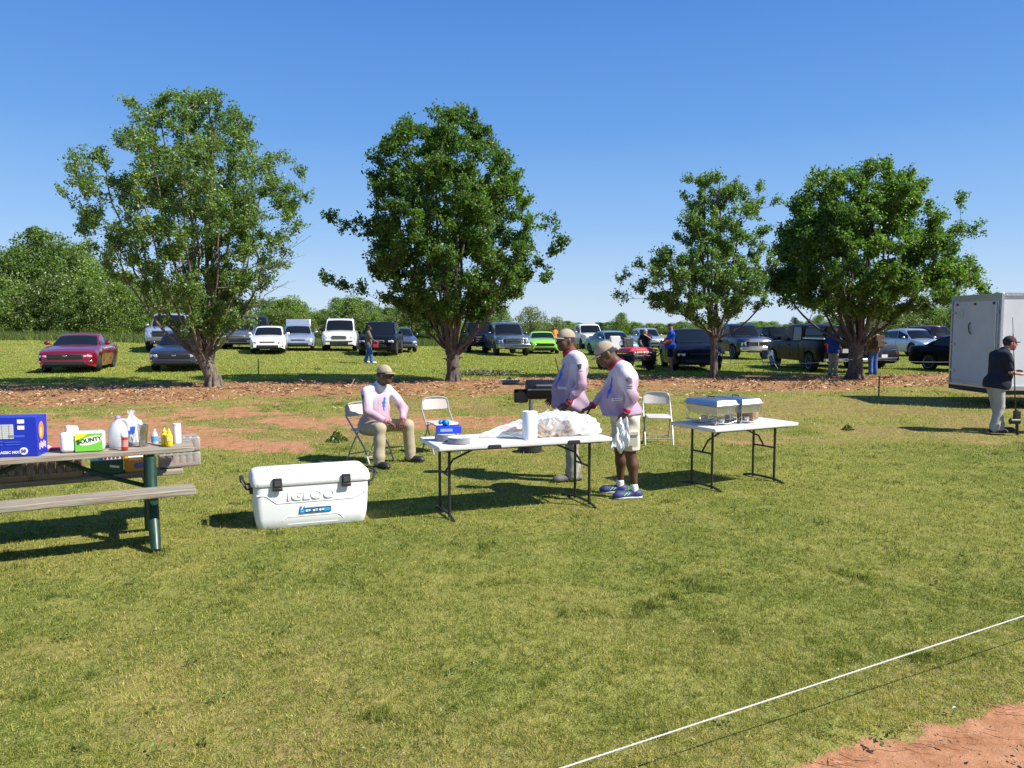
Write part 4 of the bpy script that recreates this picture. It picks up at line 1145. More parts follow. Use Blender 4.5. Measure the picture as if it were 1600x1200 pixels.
def build_people():
    skinD = mat('skin_dark', (.105, .048, .027), .48, vary=.14, vscale=14, sub=.04, spec=.45)
    skinL = mat('skin_light', (.42, .22, .15), .5, vary=.12, vscale=14, sub=.05)
    jer = jersey_mat(); khaki = cloth('khaki_cotton', (.38, .32, .225)); stone = cloth('stone_grey_cotton', (.30, .28, .23)); cream = cloth('cream_cotton', (.58, .54, .45))
    capc = cloth('cap_beige', (.36, .295, .22)); capo = cloth('cap_olive', (.36, .32, .22))
    red = cloth('crimson_rib', (.42, .02, .06)); blue = mat('print_blue', (.02, .11, .62), .6); wht = mat('print_white', (.8, .8, .8), .6); blk = mat('print_black', (.02, .02, .025), .6)
    tint = mat('lens_dark', (.012, .012, .014), .08, spec=.8); clearl = mat('lens_pale', (.25, .22, .2), .05, alpha=.35)
    shoeN = mat('shoe_navy', (.035, .045, .16), .55, vary=.2, vscale=40, bump=.4, bscale=150); shoeB = mat('shoe_black', (.018, .018, .02), .5, vary=.2, vscale=30); sole = mat('sole_white', (.62, .64, .66), .6); shoeG = mat('shoe_grey', (.12, .11, .10), .7)
    # ---------- B: the man in shorts. facing screen-left, head bowed
    p = P(970, 775); root = thing('person', 'man in cream shorts and blue running shoes bowing his head over the long table', 'person', p)
    J = dict(head=(-.185, -.03, 1.555), face=(-.80, -.10, -.50), hup=(-.50, 0, .85), neck=(-.055, -.01, 1.44),
             sR=(.005, .21, 1.375), sL=(.005, -.21, 1.365), hR=(.03, .10, .90), hL=(.05, -.10, .90),
             eL=(.065, -.30, 1.12), wL=(.0, -.31, .955), handL=((-.12, -.02, -1), (0, 1, 0), -1, .35),
             eR=(-.13, .30, 1.13), wR=(-.31, .24, .96), handR=((-.9, -.15, -.35), (-.2, 0, -1), 1, .5),
             kR=(.0, .11, .50), aR=(.01, .14, .095), tR=(-.20, .15, .035), kL=(.085, -.09, .49), aL=(.13, -.12, .095), tL=(-.09, -.16, .035))
    L, HR, R, T = person('person', '', root, J, skinD, dict(shirt=jer, pants=cream, shoe=shoeN, sole=sole, sock=mat('sock_white', (.75, .75, .75), .8), collar=red, cuff=red, cap=capc, hair=mat('hair_grey_black', (.03, .028, .027), .95)),
                         dict(girth=1.19, belly=.055, shorts=True, thigh=.102, calf=.066, arm=.066, fore=.054, full=1.1, head_s=1.07, seed=2, hem=.015, fold=.010, tuck=1))
    dye(root, 1.0, 1.47, [(J['sL'], J['wL']), (J['sR'], J['wR'])])
    sh = kid(root, 'shirt')
    star = [(.018, .12), (.03, .075), (.016, .05), (.034, .02), (.014, -.005), (.026, -.04), (.008, -.06), (.012, -.105), (-.014, -.09), (-.008, -.05), (-.026, -.03), (-.012, .0), (-.03, .03), (-.006, .06), (-.004, .10)]
    decal_on(root, sh, 'chest_print', [(a * .9, b * 1.1) for a, b in star], (-.18, -.16, 1.20), (.55, -.83, 0), (0, 0, 1), (-.80, -.6, 0), blue)
    decal_on(root, sh, 'name_patch', [(-.06, -.014), (.06, -.014), (.06, .014), (-.06, .014)], (-.09, -.25, 1.09), (.95, -.1, .12), (-.1, 0, 1), (-.35, -1, 0), wht)
    decal_on(root, sh, 'print_stripe', [(-.048, -.005), (.048, -.005), (.048, .005), (-.048, .005)], (-.09, -.25, 1.09), (.95, -.1, .12), (-.1, 0, 1), (-.35, -1, 0), mat('print_teal', (.1, .25, .4), .6), .007)
    decal_on(root, sh, 'sleeve_badge', [(-.04, .0), (-.01, .035), (.03, .015), (.035, -.03), (-.005, -.045)], (.03, -.3, 1.30), (1, 0, 0), (0, 0, 1), (0, -1, .1), mat('print_grey', (.18, .17, .2), .6))
    decal_on(root, sh, 'sleeve_print', [(-.035, -.004), (.035, -.004), (.035, .004), (-.035, .004)], (.03, -.3, 1.235), (1, 0, 0), (0, 0, 1), (0, -1, .1), blk)
    decal_on(root, sh, 'sleeve_print', [(-.03, -.004), (.03, -.004), (.03, .004), (-.03, .004)], (.033, -.3, 1.215), (1, 0, 0), (0, 0, 1), (0, -1, .1), blk)
    so = kid(root, 'shorts')
    mb = MB(); mb.box((.08, -.222, .66), (.13, .012, .15)); mb.build('cargo_pocket', cream, so, bevel=.006)
    mb = MB(); mb.box((.08, -.232, .725), (.135, .012, .04)); mb.build('pocket_flap', cream, so, bevel=.004)
    acc = mat('shoe_lime', (.25, .6, .12), .5)
    for s_o in [c for c in root.children if c.name.startswith('shoe')]:
        vs = np.array([tuple(v.co) for v in s_o.data.vertices]); mn, mx = vs.min(0), vs.max(0); cx_ = (mn[0] + mx[0]) / 2
        for k in range(2):
            decal_on(root, s_o, 'shoe_stripe', [(-.05 + k * .035, -.014), (-.035 + k * .035, -.014), (.0 + k * .03, .018), (-.014 + k * .03, .018)], (cx_ + .0, mn[1] - .02, mn[2] + .05), (1, 0, 0), (0, 0, 1), (0, -1, .15), acc, .003)
        mb = MB()
        for k in range(4): mb.tube((cx_ - .03 + k * .018, (mn[1] + mx[1]) / 2 - .025, mn[2] + .083 + k * .006), (cx_ - .02 + k * .018, (mn[1] + mx[1]) / 2 + .025, mn[2] + .083 + k * .006), .004, None, 5)
        mb.build('laces', acc, s_o)
    # white cloth in the near hand
    rng = np.random.default_rng(3)
    nu, nv = 14, 26; Vc = []
    for i in range(nu):
        for j in range(nv):
            u = i / (nu - 1) - .5; v = j / (nv - 1)
            w = .05 + .15 * v ** .6 + .02 * math.sin(v * 7)
            Vc.append((-.02 + u * w - .05 * v + .012 * math.sin(v * 9 + u * 5), -.345 - .012 * math.sin(u * 34 + v * 5) * (.5 + v) - .012 * math.sin(u * 11 - v * 13) - .02 * v, .90 - v * (.33 + .05 * math.sin(u * 9 + 1)) + .02 * math.sin(u * 8)))
    Fc = [(i * nv + j, i * nv + j + 1, (i + 1) * nv + j + 1, (i + 1) * nv + j) for i in range(nu - 1) for j in range(nv - 1)]
    mb = MB(); mb.add(Vc, Fc, 0, True)
    ob = mb.build('paper_towel', mat('white_tissue', (.82, .82, .82), .9, bump=.5, bscale=40), loc=p, sharp=80)
    s = ob.modifiers.new('th', 'SOLIDIFY'); s.thickness = .004
    tag(ob, 'crumpled white paper towel hanging from the hand of the man in shorts', 'paper towel')
    # ---------- A: the man in long trousers
    p = P(889, 750); root = thing('person', 'standing man in glasses, beige cap and long grey trousers behind the long table', 'person', p)
    J = dict(head=(-.055, -.02, 1.69), face=(-.90, -.42, -.06), neck=(.015, 0, 1.54),
             sR=(.055, .215, 1.465), sL=(.085, -.215, 1.46), hR=(.03, .10, .96), hL=(.04, -.10, .96),
             eL=(.115, -.30, 1.185), wL=(-.04, -.30, .965), handL=((-.45, 0, -.9), (0, 1, 0), -1, .35),
             eR=(.0, .33, 1.19), wR=(-.16, .30, .99), handR=((-.7, -.1, -.6), (0, -1, 0), 1, .4),
             kR=(.02, .13, .52), aR=(.08, .15, .095), tR=(.12, -.08, .035), kL=(.03, -.11, .52), aL=(.03, -.11, .095), tL=(-.19, -.17, .035))
    person('person', '', root, J, skinD, dict(shirt=jer, pants=stone, shoe=shoeG, collar=red, cuff=red, cap=capc, hair=mat('hair_grey_black', (.03, .028, .027), .95)),
           dict(girth=1.19, belly=.05, thigh=.102, arm=.066, fore=.054, full=1.1, head_s=1.05, seed=5, fold=.010, glasses=clearl, beard=mat('beard_grey', (.12, .11, .10), .95)))
    dye(root, 1.10, 1.58, [(J['sL'], J['wL']), (J['sR'], J['wR'])])
    sh = kid(root, 'shirt')
    decal_on(root, sh, 'chest_print', [(a * 1.0, b * 1.3) for a, b in star], (-.16, -.14, 1.27), (.55, -.83, 0), (0.1, 0, 1), (-.80, -.6, 0), blue)
    decal_on(root, sh, 'name_patch', [(-.055, -.013), (.055, -.013), (.055, .013), (-.055, .013)], (-.12, -.25, 1.14), (.95, -.2, 0), (0, 0, 1), (-.45, -1, 0), wht)
    decal_on(root, sh, 'print_stripe', [(-.042, -.004), (.042, -.004), (.042, .004), (-.042, .004)], (-.12, -.25, 1.14), (.95, -.2, 0), (0, 0, 1), (-.45, -1, 0), mat('print_teal', (.1, .25, .4), .6), .007)
    decal_on(root, sh, 'sleeve_badge', [(-.03, .02), (.03, .03), (.02, -.03), (-.01, -.04)], (.09, -.3, 1.40), (1, 0, 0), (0, 0, 1), (0, -1, .1), blk)
    decal_on(root, sh, 'sleeve_print', [(-.03, -.004), (.03, -.004), (.03, .004), (-.03, .004)], (.10, -.3, 1.345), (1, 0, 0), (0, 0, 1), (0, -1, .1), mat('print_grey', (.18, .17, .2), .6))
    # ---------- C: seated man. local frame F forward
    c = Vector((-1.93, 10.55, gz(-1.93, 10.55)))
    yaw = math.atan2(-.62, .78)
    root = thing('person', 'sitting man in olive cap and sunglasses leaning his arms on his knees, khaki trousers', 'person', c, yaw)
    # forward = +x, left = +y
    J = dict(head=(.28, -.01, 1.205), face=(.92, .16, -.16), neck=(.17, 0, 1.065), sR=(.115, -.20, .985), sL=(.115, .20, .985), hR=(-.02, -.10, .50), hL=(-.02, .10, .50),
             eR=(.24, -.285, .73), wR=(.44, -.12, .60), handR=((.55, .62, -.45), (.1, .3, -1), 1, .6),
             eL=(.30, .31, .74), wL=(.50, .10, .60), handL=((.45, -.6, -.5), (.1, -.3, -1), -1, .6),
             kR=(.42, -.24, .51), aR=(.43, -.27, .10), tR=(.64, -.30, .035), kL=(.42, .27, .51), aL=(.42, .31, .10), tL=(.62, .36, .035))
    person('person', '', root, J, skinD, dict(shirt=jer, pants=khaki, shoe=shoeB, collar=mat('collar_white', (.7, .66, .72), .8), cuff=cloth('cuff_pink', (.55, .2, .27)), cap=capo, hair=mat('hair_grey_black', (.03, .028, .027), .95)),
           dict(girth=1.03, belly=.05, thigh=.092, arm=.06, fore=.05, full=1.05, head_s=1.04, seed=9, fold=.010, sitting=True, glasses=tint, h=.012))
    dye(root, .52, 1.14, [(J['sL'], J['wL']), (J['sR'], J['wR'])])
    sh = kid(root, 'shirt')
    decal_on(root, sh, 'chest_print', [(a * 1.1, b * .9) for a, b in star], (.30, -.01, .82), (0, 1, 0), (.2, 0, 1), (1, -.2, .1), blue)
    decal_on(root, sh, 'sleeve_badge', [(-.03, .03), (.03, .02), (.02, -.035), (-.02, -.04)], (.14, -.3, .93), (1, 0, 0), (0, 0, 1), (.2, -1, .1), mat('badge_green', (.05, .15, .12), .6))
    # ---------- D: right man in dark polo
    p = P(1556, 676); root = thing('person', 'man in black cap, black polo and light grey trousers in front of the trailer', 'person', p)
    J = dict(head=(.18, 0, 1.56), face=(.95, -.1, -.25), neck=(.07, 0, 1.42), sR=(.02, -.20, 1.36), sL=(.02, .20, 1.36), hR=(-.06, -.10, .88), hL=(-.04, .10, .88),
             eR=(.03, -.27, 1.08), wR=(.26, -.20, 1.04), handR=((.95, .1, .1), (0, .3, -1), 1, .3), eL=(.10, .26, 1.09), wL=(.33, .12, 1.06), handL=((.9, .1, .25), (0, -.3, -1), -1, .3),
             kR=(-.02, -.10, .47), aR=(-.11, -.12, .095), tR=(.08, -.18, .035), kL=(.05, .10, .47), aL=(.13, .10, .095), tL=(.35, .05, .035))
    navy = cloth('black_polo', (.018, .022, .035)); lg = cloth('light_grey_trouser', (.36, .35, .32))
    person('person', '', root, J, skinL, dict(shirt=navy, pants=lg, shoe=shoeB, collar=navy, cap=mat('cap_black', (.015, .015, .018), .8), hair=mat('hair_brown', (.05, .03, .02), .9)), dict(girth=1.08, belly=.05, short=True, seed=12, h=.015, hs=.008, arm=.05, thigh=.10))
    # belt
    # ---------- E: person at the right edge, reaching in
    p = Vector((9.62, 13.3, gz(9.62, 13.3))); root = thing('person', 'person mostly outside the right photo edge, reaching a dark arm toward the thin rod', 'person', p)
    J = dict(head=(-.1, 0, 1.62), face=(-1, 0, -.2), neck=(-.02, 0, 1.48), sR=(.02, .20, 1.40), sL=(.02, -.20, 1.40), hR=(.05, .1, .92), hL=(.05, -.1, .92),
             eL=(-.20, -.27, 1.15), wL=(-.42, -.25, .98), handL=((-.95, .1, -.3), (0, 0, -1), -1, .9), eR=(.02, .28, 1.1), wR=(-.1, .3, .86), handR=((-.1, 0, -1), (0, -1, 0), 1, .3),
             kR=(.04, .1, .5), aR=(.06, .1, .095), tR=(-.18, .1, .035), kL=(.0, -.1, .5), aL=(-.12, -.1, .095), tL=(-.33, -.12, .035))
    person('person', '', root, J, skinD, dict(shirt=cloth('charcoal_top', (.03, .03, .035)), pants=cloth('dark_trouser', (.03, .03, .035)), shoe=shoeB, hair=mat('hair_black', (.01, .01, .01), .9)), dict(h=.016, hs=.01, seed=3))
    # ---------- far people (coarser)
    def stand(p, label, skin, m, opt, face=(0, -1, 0), arms=None, lean=0.0, H=1.75, walk=0.0, **kw):
        root = thing('person', label, 'person', p)
        f = unit(V3(*face)); r = V3(f[1], -f[0], 0); k = H / 1.75
        def q(x, y, z): return tuple(k * (r * x + f * (y) + V3(0, 0, z)))
        J = dict(head=q(0, .04 + lean * .5, 1.61 - lean * .15), face=tuple(f + V3(0, 0, -lean)), neck=q(0, lean * .4, 1.46 - lean * .1), sR=q(.19, lean * .33, 1.39 - lean * .08), sL=q(-.19, lean * .33, 1.39 - lean * .08), hR=q(.09, 0, .91), hL=q(-.09, 0, .91),
                 kR=q(.10, .03 + walk * .5, .49), aR=q(.11, walk, .095), tR=q(.13, .2 + walk, .035), kL=q(-.10, .03 - walk * .3, .49), aL=q(-.11, -walk, .095 + abs(walk) * .2), tL=q(-.13, .2 - walk, .035 + abs(walk) * .1))
        arms = arms or [(.27, .0, 1.1, .26, .08, .86), (-.27, .0, 1.1, -.26, .08, .86)]
        for S, a in zip('RL', arms):
            J['e' + S] = q(*a[:3]); J['w' + S] = q(*a[3:]); dd = np.array(J['w' + S]) - np.array(J['e' + S]); J['hand' + S] = (dd, tuple(-r * (1 if S == 'R' else -1) + V3(0, 0, .01)), 1 if S == 'R' else -1, .4)
        o = dict(h=.022, hs=.014, seed=len(label)); o.update(opt)
        person('person', '', root, J, skin, m, o)
        return root
    blueT = cloth('royal_blue_tee', (.03, .10, .55)); blkc = cloth('black_cloth', (.02, .02, .022)); olive = cloth('olive_top', (.16, .13, .09)); jean = cloth('blue_denim', (.06, .13, .34)); navyc = cloth('navy_top', (.025, .035, .08))
    bh = mat('hair_black', (.01, .01, .01), .9)
    # woman
    wp = P(576, 568)
    stand(wp, 'woman with long black hair in olive top and jeans walking past the black crossover', skinD, dict(shirt=olive, pants=jean, shoe=mat('shoe_white', (.7, .7, .7), .6), hair=bh),
          dict(longhair=True, girth=.9, short=True), face=(.95, .25, 0), walk=.13, H=1.72, arms=[(.24, .12, 1.13, .25, .34, .98), (-.24, -.05, 1.1, -.23, .05, .86)])
    mb = MB(); mb.box((0, 0, 0), (.24, .07, .16), taper=.85); mb.path([(-.08, 0, .07), (-.05, 0, .2), (.05, 0, .2), (.08, 0, .07)], .008, 6)
    ob = mb.build('handbag', mat('red_leather', (.5, .02, .05), .5), bevel=.015, loc=(wp.x + .36, wp.y - .22, wp.z + .80)); tag(ob, 'small red handbag carried by the woman in jeans', 'handbag')
    # man in blue with orange
    p = P(1048, 580)
    stand(p, 'man in royal blue tee, black shorts and navy cap standing by the red utility cart', skinL, dict(shirt=blueT, pants=blkc, shoe=mat('shoe_tan', (.25, .14, .08), .7), cap=navyc),
          dict(shorts=True, belly=.06, girth=1.1, short=True), face=(-.85, .1, 0), H=1.83, arms=[(.26, .05, 1.15, .2, .28, 1.1), (-.27, .05, 1.13, -.2, .28, 1.06)])
    mb = MB(); mb.ell((0, 0, 0), (.17, .06, .075), rotm(0, -.35, 0)); mb.ell((-.14, 0, -.05), (.07, .05, .05), rotm(0, -.3, 0))
    ob = mb.build('orange_bag', mat('orange_cloth', (.85, .16, .02), .7), loc=(p.x - .17, p.y - .33, p.z + 1.13)); tag(ob, 'bright orange folded bag held by the man in the blue tee', 'bag')
    # person leaning on cart
    p = P(1014, 574)
    stand(p + Vector((0, .7, 0)), 'person in navy top and tan cap bending over the red utility cart', skinL, dict(shirt=navyc, pants=blkc, shoe=shoeB, cap=capc), dict(short=True), face=(-.3, -1, 0), lean=.75, H=1.72,
          arms=[(.25, .42, 1.15, .15, .55, .98), (-.25, .42, 1.2, -.05, .5, 1.35)])
    # orange vest person far
    p = P(868, 548); p = Vector((AT(866, 62), 62, gz(AT(866, 62), 62)))
    stand(p, 'person in an orange vest far behind the lime green car', skinD, dict(shirt=mat('orange_vest', (.85, .25, .04), .7), pants=blkc, shoe=shoeB, hair=bh), dict(short=True), face=(0, -1, 0), H=1.75)
    p = Vector((AT(1128, 50), 50, gz(AT(1128, 50), 50)))
    stand(p, 'person in a maroon top behind the bed of the dark pickup', skinD, dict(shirt=cloth('maroon_top', (.25, .02, .04)), pants=blkc, shoe=shoeB, hair=bh), dict(), face=(.3, -1, 0), H=1.72)
    p = P(1301, 587)
    stand(p, 'man in blue polo, khaki trousers and white cap beside the black pickup', skinL, dict(shirt=cloth('polo_blue', (.03, .07, .33)), pants=khaki, shoe=shoeG, cap=mat('cap_white', (.6, .58, .55), .8)), dict(short=True, belly=.04), face=(.75, .5, 0), H=1.75,
          arms=[(.26, -.02, 1.1, .22, .15, .9), (-.26, .08, 1.12, -.2, .3, 1.05)])
    p = P(1364, 586)
    camo = mat('camo_cloth', (.16, .12, .07), .85, vary=.7, vscale=14)
    rt = stand(p, 'person in camouflage top with a backpack and jeans right of the broad pear trunk', skinL, dict(shirt=camo, pants=jean, shoe=mat('boot_brown', (.1, .05, .03), .8), cap=camo), dict(), face=(-.35, 1, 0), H=1.8)
    mb = MB(); mb.box((0, 0, 0), (.34, .17, .46), taper=.86); mb.box((0, -.1, -.08), (.26, .07, .24), taper=.9); mb.path([(-.1, .06, .2), (-.12, .2, .22), (-.12, .22, 0), (-.12, .08, -.2)], .02, 6); mb.path([(.1, .06, .2), (.12, .2, .22), (.12, .22, 0), (.12, .08, -.2)], .02, 6)
    ob = mb.build('backpack', mat('backpack_tan', (.14, .10, .06), .85, vary=.5, vscale=12), bevel=.03, loc=(p.x + .09, p.y - .24, p.z + 1.24)); tag(ob, 'tan camouflage backpack worn by the person in jeans', 'backpack')
# ------------------------------------------------------------------ vehicles
def paint(name, col, metal=0.3, rough=0.28):
    return mat('paint_' + name, col, rough, metal=metal, coat=.9, vary=.05, vscale=3)

def wheel_meshes():
    tyre = mat('tyre_rubber', (.018, .018, .018), .85); rimm = mat('alloy_rim', (.45, .46, .48), .3, metal=.9); dk = mat('rim_dark', (.02, .02, .022), .5)
    out = {}
    for key, (r, w, n, rr) in dict(car=(.335, .22, 10, .235), truck=(.40, .27, 6, .26)).items():
        RX = rotm(0, math.pi / 2, 0)
        mb = MB(); mb.lathe([(rr * .98, -w / 2 + .01), (r * .93, -w / 2), (r, -w / 2 + .03), (r, w / 2 - .03), (r * .93, w / 2), (rr * .98, w / 2 - .01)], 28, R=RX)
        t = mb.build('wheel', tyre)
        mb = MB(); mb.lathe([(rr, w / 2 - .012), (rr * .97, w / 2 - .005), (rr * .88, w / 2 - .015), (rr * .86, w / 2 - .05)], 24, R=RX, caps=False)
        mb.lathe([(.001, w / 2 - .07), (rr * .9, w / 2 - .07)], 20, R=RX, m=1, caps=False)
        mb.lathe([(.06, w / 2 - .05), (.055, w / 2 - .012), (.001, w / 2 - .008)], 12, R=RX, caps=False)
        for k in range(n):
            a = k * 2 * math.pi / n
            mb.box((w / 2 - .03, math.cos(a) * rr * .52, math.sin(a) * rr * .52), (.03, rr * .82, .032 if n > 8 else .055), rotm(a, 0, 0))
        rm = mb.build('rim', [rimm, dk], t)
        out[key] = (t, rm)
    return out

SPEC = {
    'coupe': dict(L=4.78, W=1.90, H=1.38, fw=.95, rw=3.70, top=[(0, .56), (.05, .68), (.16, .76), (.5, .83), (1.2, .93), (1.6, .97), (3.9, .98), (4.35, 1.0), (4.7, .97), (4.78, .80)], gh=[1.55, 2.32, 3.05, 4.15], zr=(1.37, 1.33), zb=(.955, 1.0), bt=.73, wh='car', sill=.20),
    'sedan': dict(L=4.80, W=1.84, H=1.45, fw=.95, rw=3.75, top=[(0, .52), (.05, .66), (.14, .74), (.5, .83), (1.1, .93), (1.5, .97), (3.9, 1.0), (4.3, 1.02), (4.72, .99), (4.8, .80)], gh=[1.25, 2.0, 3.2, 4.2], zr=(1.44, 1.42), zb=(.95, 1.02), bt=.75, wh='car', sill=.22),
    'hatch': dict(L=4.5, W=1.78, H=1.50, fw=.85, rw=3.5, top=[(0, .55), (.05, .68), (.14, .76), (.5, .88), (1.0, 1.0), (1.4, 1.02), (4.0, 1.05), (4.35, 1.05), (4.5, .80)], gh=[.95, 1.95, 3.0, 4.3], zr=(1.50, 1.47), zb=(1.0, 1.07), bt=.72, wh='car', sill=.22),
    'suv': dict(L=5.0, W=1.98, H=1.92, fw=.98, rw=3.95, top=[(0, .72), (.05, .92), (.14, 1.02), (.5, 1.10), (1.2, 1.17), (1.6, 1.18), (4.6, 1.2), (4.95, 1.15), (5.0, .8)], gh=[1.35, 1.95, 4.35, 4.85], zr=(1.88, 1.84), zb=(1.16, 1.2), bt=.80, wh='truck', sill=.30),
    'crossover': dict(L=4.7, W=1.88, H=1.66, fw=.92, rw=3.7, top=[(0, .60), (.05, .78), (.14, .88), (.5, .98), (1.1, 1.05), (1.5, 1.06), (4.3, 1.1), (4.62, 1.05), (4.7, .75)], gh=[1.15, 1.95, 3.8, 4.5], zr=(1.65, 1.58), zb=(1.04, 1.1), bt=.78, wh='truck', sill=.26),
    'pickup': dict(L=5.85, W=2.03, H=1.93, fw=1.0, rw=4.7, top=[(0, .75), (.05, 1.0), (.14, 1.12), (.5, 1.18), (1.3, 1.24), (1.7, 1.24), (3.85, 1.24), (3.9, 1.30), (5.8, 1.30), (5.85, 1.0)], gh=[1.5, 2.12, 3.55, 3.85], zr=(1.92, 1.9), zb=(1.22, 1.24), bt=.80, wh='truck', sill=.42),
}

def lerp3(a, b, t): return a + (b - a) * t

def make_car(kind, label, pt, loc, yaw, front='sedan', glass=None, group=None, opts=None, scale=1.0):
    S = SPEC[kind]; o = opts or {}
    L, W, H = S['L'], S['W'], S['H']; wr = .335 if S['wh'] == 'car' else .40
    name = {'pickup': 'pickup_truck', 'suv': 'parked_suv', 'crossover': 'parked_crossover'}.get(kind, 'parked_car')
    root = thing(name, label, {'pickup': 'pickup truck', 'suv': 'suv', 'crossover': 'crossover'}.get(kind, 'car'), loc, yaw, group)
    root.scale = (scale,) * 3
    black = mat('trim_black', (.015, .015, .017), .55); glass = glass or mat('car_glass', (.008, .011, .014), .08, spec=.38)
    chrome = mat('car_chrome', (.75, .76, .78), .15, metal=1.0); grey = mat('car_silver_trim', (.4, .41, .43), .35, metal=.6)
    def y(s): return s - L / 2
    ss = set([q[0] for q in S['top']]) | set(np.linspace(.25, L - .2, 22))
    for c in (S['fw'], S['rw']):
        ra = wr + .07
        for a in np.linspace(0, math.pi, 13): ss.add(c + ra * math.cos(a))
        ss.add(c - ra - .01); ss.add(c + ra + .01)
    ss = sorted(ss); out = [ss[0]]
    for q in ss[1:]:
        if q - out[-1] > .012: out.append(q)
    ss = out
    tx = [q[0] for q in S['top']]; tz = [q[1] for q in S['top']]
    mb = MB(); rows = []
    for s in ss:
        zt = float(np.interp(s, tx, tz))
        e0 = min(1, s / .55); e1 = min(1, (L - s) / .5)
        w = W / 2 * (1 - .21 * (1 - e0) ** 2.0) * (1 - .12 * (1 - e1) ** 2.2)
        zb = S['sill'] + .10 * (1 - e0) ** 2 + .12 * (1 - e1) ** 2
        for c in (S['fw'], S['rw']):
            ra = wr + .07
            if abs(s - c) < ra: zb = max(zb, wr + math.sqrt(ra * ra - (s - c) ** 2))
        zb = min(zb, zt - .12)
        zm = max(zb + .01, lerp3(S['sill'], zt, .45)); zs = max(zm + .01, zt - .17 * H / 1.5)
        fl = .0
        for c in (S['fw'], S['rw']): fl = max(fl, math.exp(-((s - c) / .42) ** 2) * .02)
        half = [(w * .955, zb), (w + fl, zm), (w * .995 + fl, zs), (w * .955, zt - .035), (w * .86, zt), (w * .45, zt + .012 + .02 * e0), (0, zt + .015 + .03 * e0)]
        rows.append([(a, y(s), b) for a, b in half] + [(-a, y(s), b) for a, b in half[-2::-1]])
    n = len(rows[0]); vs = [v for r in rows for v in r]; fs = []
    for i in range(len(rows) - 1):
        for k in range(n - 1):
            fs.append((i * n + k, (i + 1) * n + k, (i + 1) * n + k + 1, i * n + k + 1))
    fs.append(tuple(range(n))); fs.append(tuple((len(rows) - 1) * n + k for k in range(n))[::-1])
    mb.add(vs, fs, 0, True)
    # greenhouse
    g0, g1, g2, g3 = S['gh']; zr1, zr2 = S['zr']; zb1, zb2 = S['zb']; bw = W / 2 * .90; tw = W / 2 * S['bt']
    gx = [(g0, zb1 - .05, bw * .96), (g1, zr1 - .03, tw * .96), ((g1 + g2) / 2, max(zr1, zr2) - .0, tw), (g2, zr2 - .03, tw * .97), (g3, zb2 - .05, bw * .93)]
    A = lambda s, z, x: Vector((x, y(s), z))
    roof = []
    vs = []; fs = []
    # belt points run straight from windshield base to rear glass base, roof arc above
    prof = [gx[0]] + [(lerp3(g0, g1, .96), zr1 - .055, tw * .97)] + [(g1 + .12, zr1 - .012, tw * .985), gx[2], (g2 - .12, zr2 - .012, tw * .985)] + [(lerp3(g3, g2, .96), zr2 - .055, tw * .965)] + [gx[4]]
    nP = len(prof)
    for s, z, x in prof:
        e = 1 if s not in (g0, g3) else 0
        for q, dz in ((1, -.022), (.90, .012), (.62, .034), (0, .046), (-.62, .034), (-.90, .012), (-1, -.022)):
            vs.append(A(s + (-.09 if s < (g1 + g2) / 2 else .07) * (1 - q * q) * (1 if (s <= g1 + .01 or s >= g2 - .01) else 0), z + dz * e, x * q))
    for i in range(nP - 1):
        for k in range(6): fs.append((i * 7 + k, i * 7 + k + 1, (i + 1) * 7 + k + 1, (i + 1) * 7 + k))
    b0 = len(vs)
    for s, z, x in prof:
        t = (s - g0) / (g3 - g0); zb = lerp3(zb1, zb2, t) - .06
        vs += [A(s, zb, bw * (.985 - .03 * abs(2 * t - 1))), A(s, zb, -bw * (.985 - .03 * abs(2 * t - 1)))]
    for i in range(nP - 1):
        fs.append((i * 7, (i + 1) * 7, b0 + (i + 1) * 2, b0 + i * 2)); fs.append((i * 7 + 6, b0 + i * 2 + 1, b0 + (i + 1) * 2 + 1, (i + 1) * 7 + 6))
    mb.add(vs, fs, 0, True)
    body = mb.build('body', pt, root, sharp=38)
    # underbody and inner arches
    ub = MB(); ub.box((0, 0, S['sill'] + .22), (W * .80, L * .93, .42)); ub.build('underbody', black, root)
    # side skirts
    # bed opening
    if kind == 'pickup':
        mb = MB(); mb.box((0, y(4.87), 1.335), (W * .78, 1.72, .02)); mb.build('bed_cover', black, root)
    # windows
    def panel(nm, quad, mt, lift=.012, inset=.06, parent=root):
        q = [Vector(p) for p in quad]; c = sum(q, Vector()) / 4
        nn = (q[1] - q[0]).cross(q[3] - q[0]).normalized()
        if nn.dot(c - Vector((0, 0, .9))) < 0: nn = -nn
        d = min((q[1] - q[0]).length, (q[3] - q[0]).length)
        q2 = [p + (c - p) * (inset * 2 / max(.3, (c - p).length * 1.0)) * .55 + nn * lift for p in q]
        mb = MB(); mb.slab(q2, nn * .03); return mb.build(nm, mt, parent, bevel=.006)
    def on(s, z_frac, sx, u):   # points on the side glass plane
        pass
    wsq = [A(g0 + .02, zb1 - .0, bw * .90), A(g1 - .02, zr1 - .045, tw * .90), A(g1 - .02, zr1 - .045, -tw * .90), A(g0 + .02, zb1 - .0, -bw * .90)]
    cI = wsq
    f = lambda t, sx: A(lerp3(g0, g1, t), lerp3(zb1 - .045, zr1 - .04, t) + .018, sx * lerp3(bw * .96, tw * .96, t) * .93)
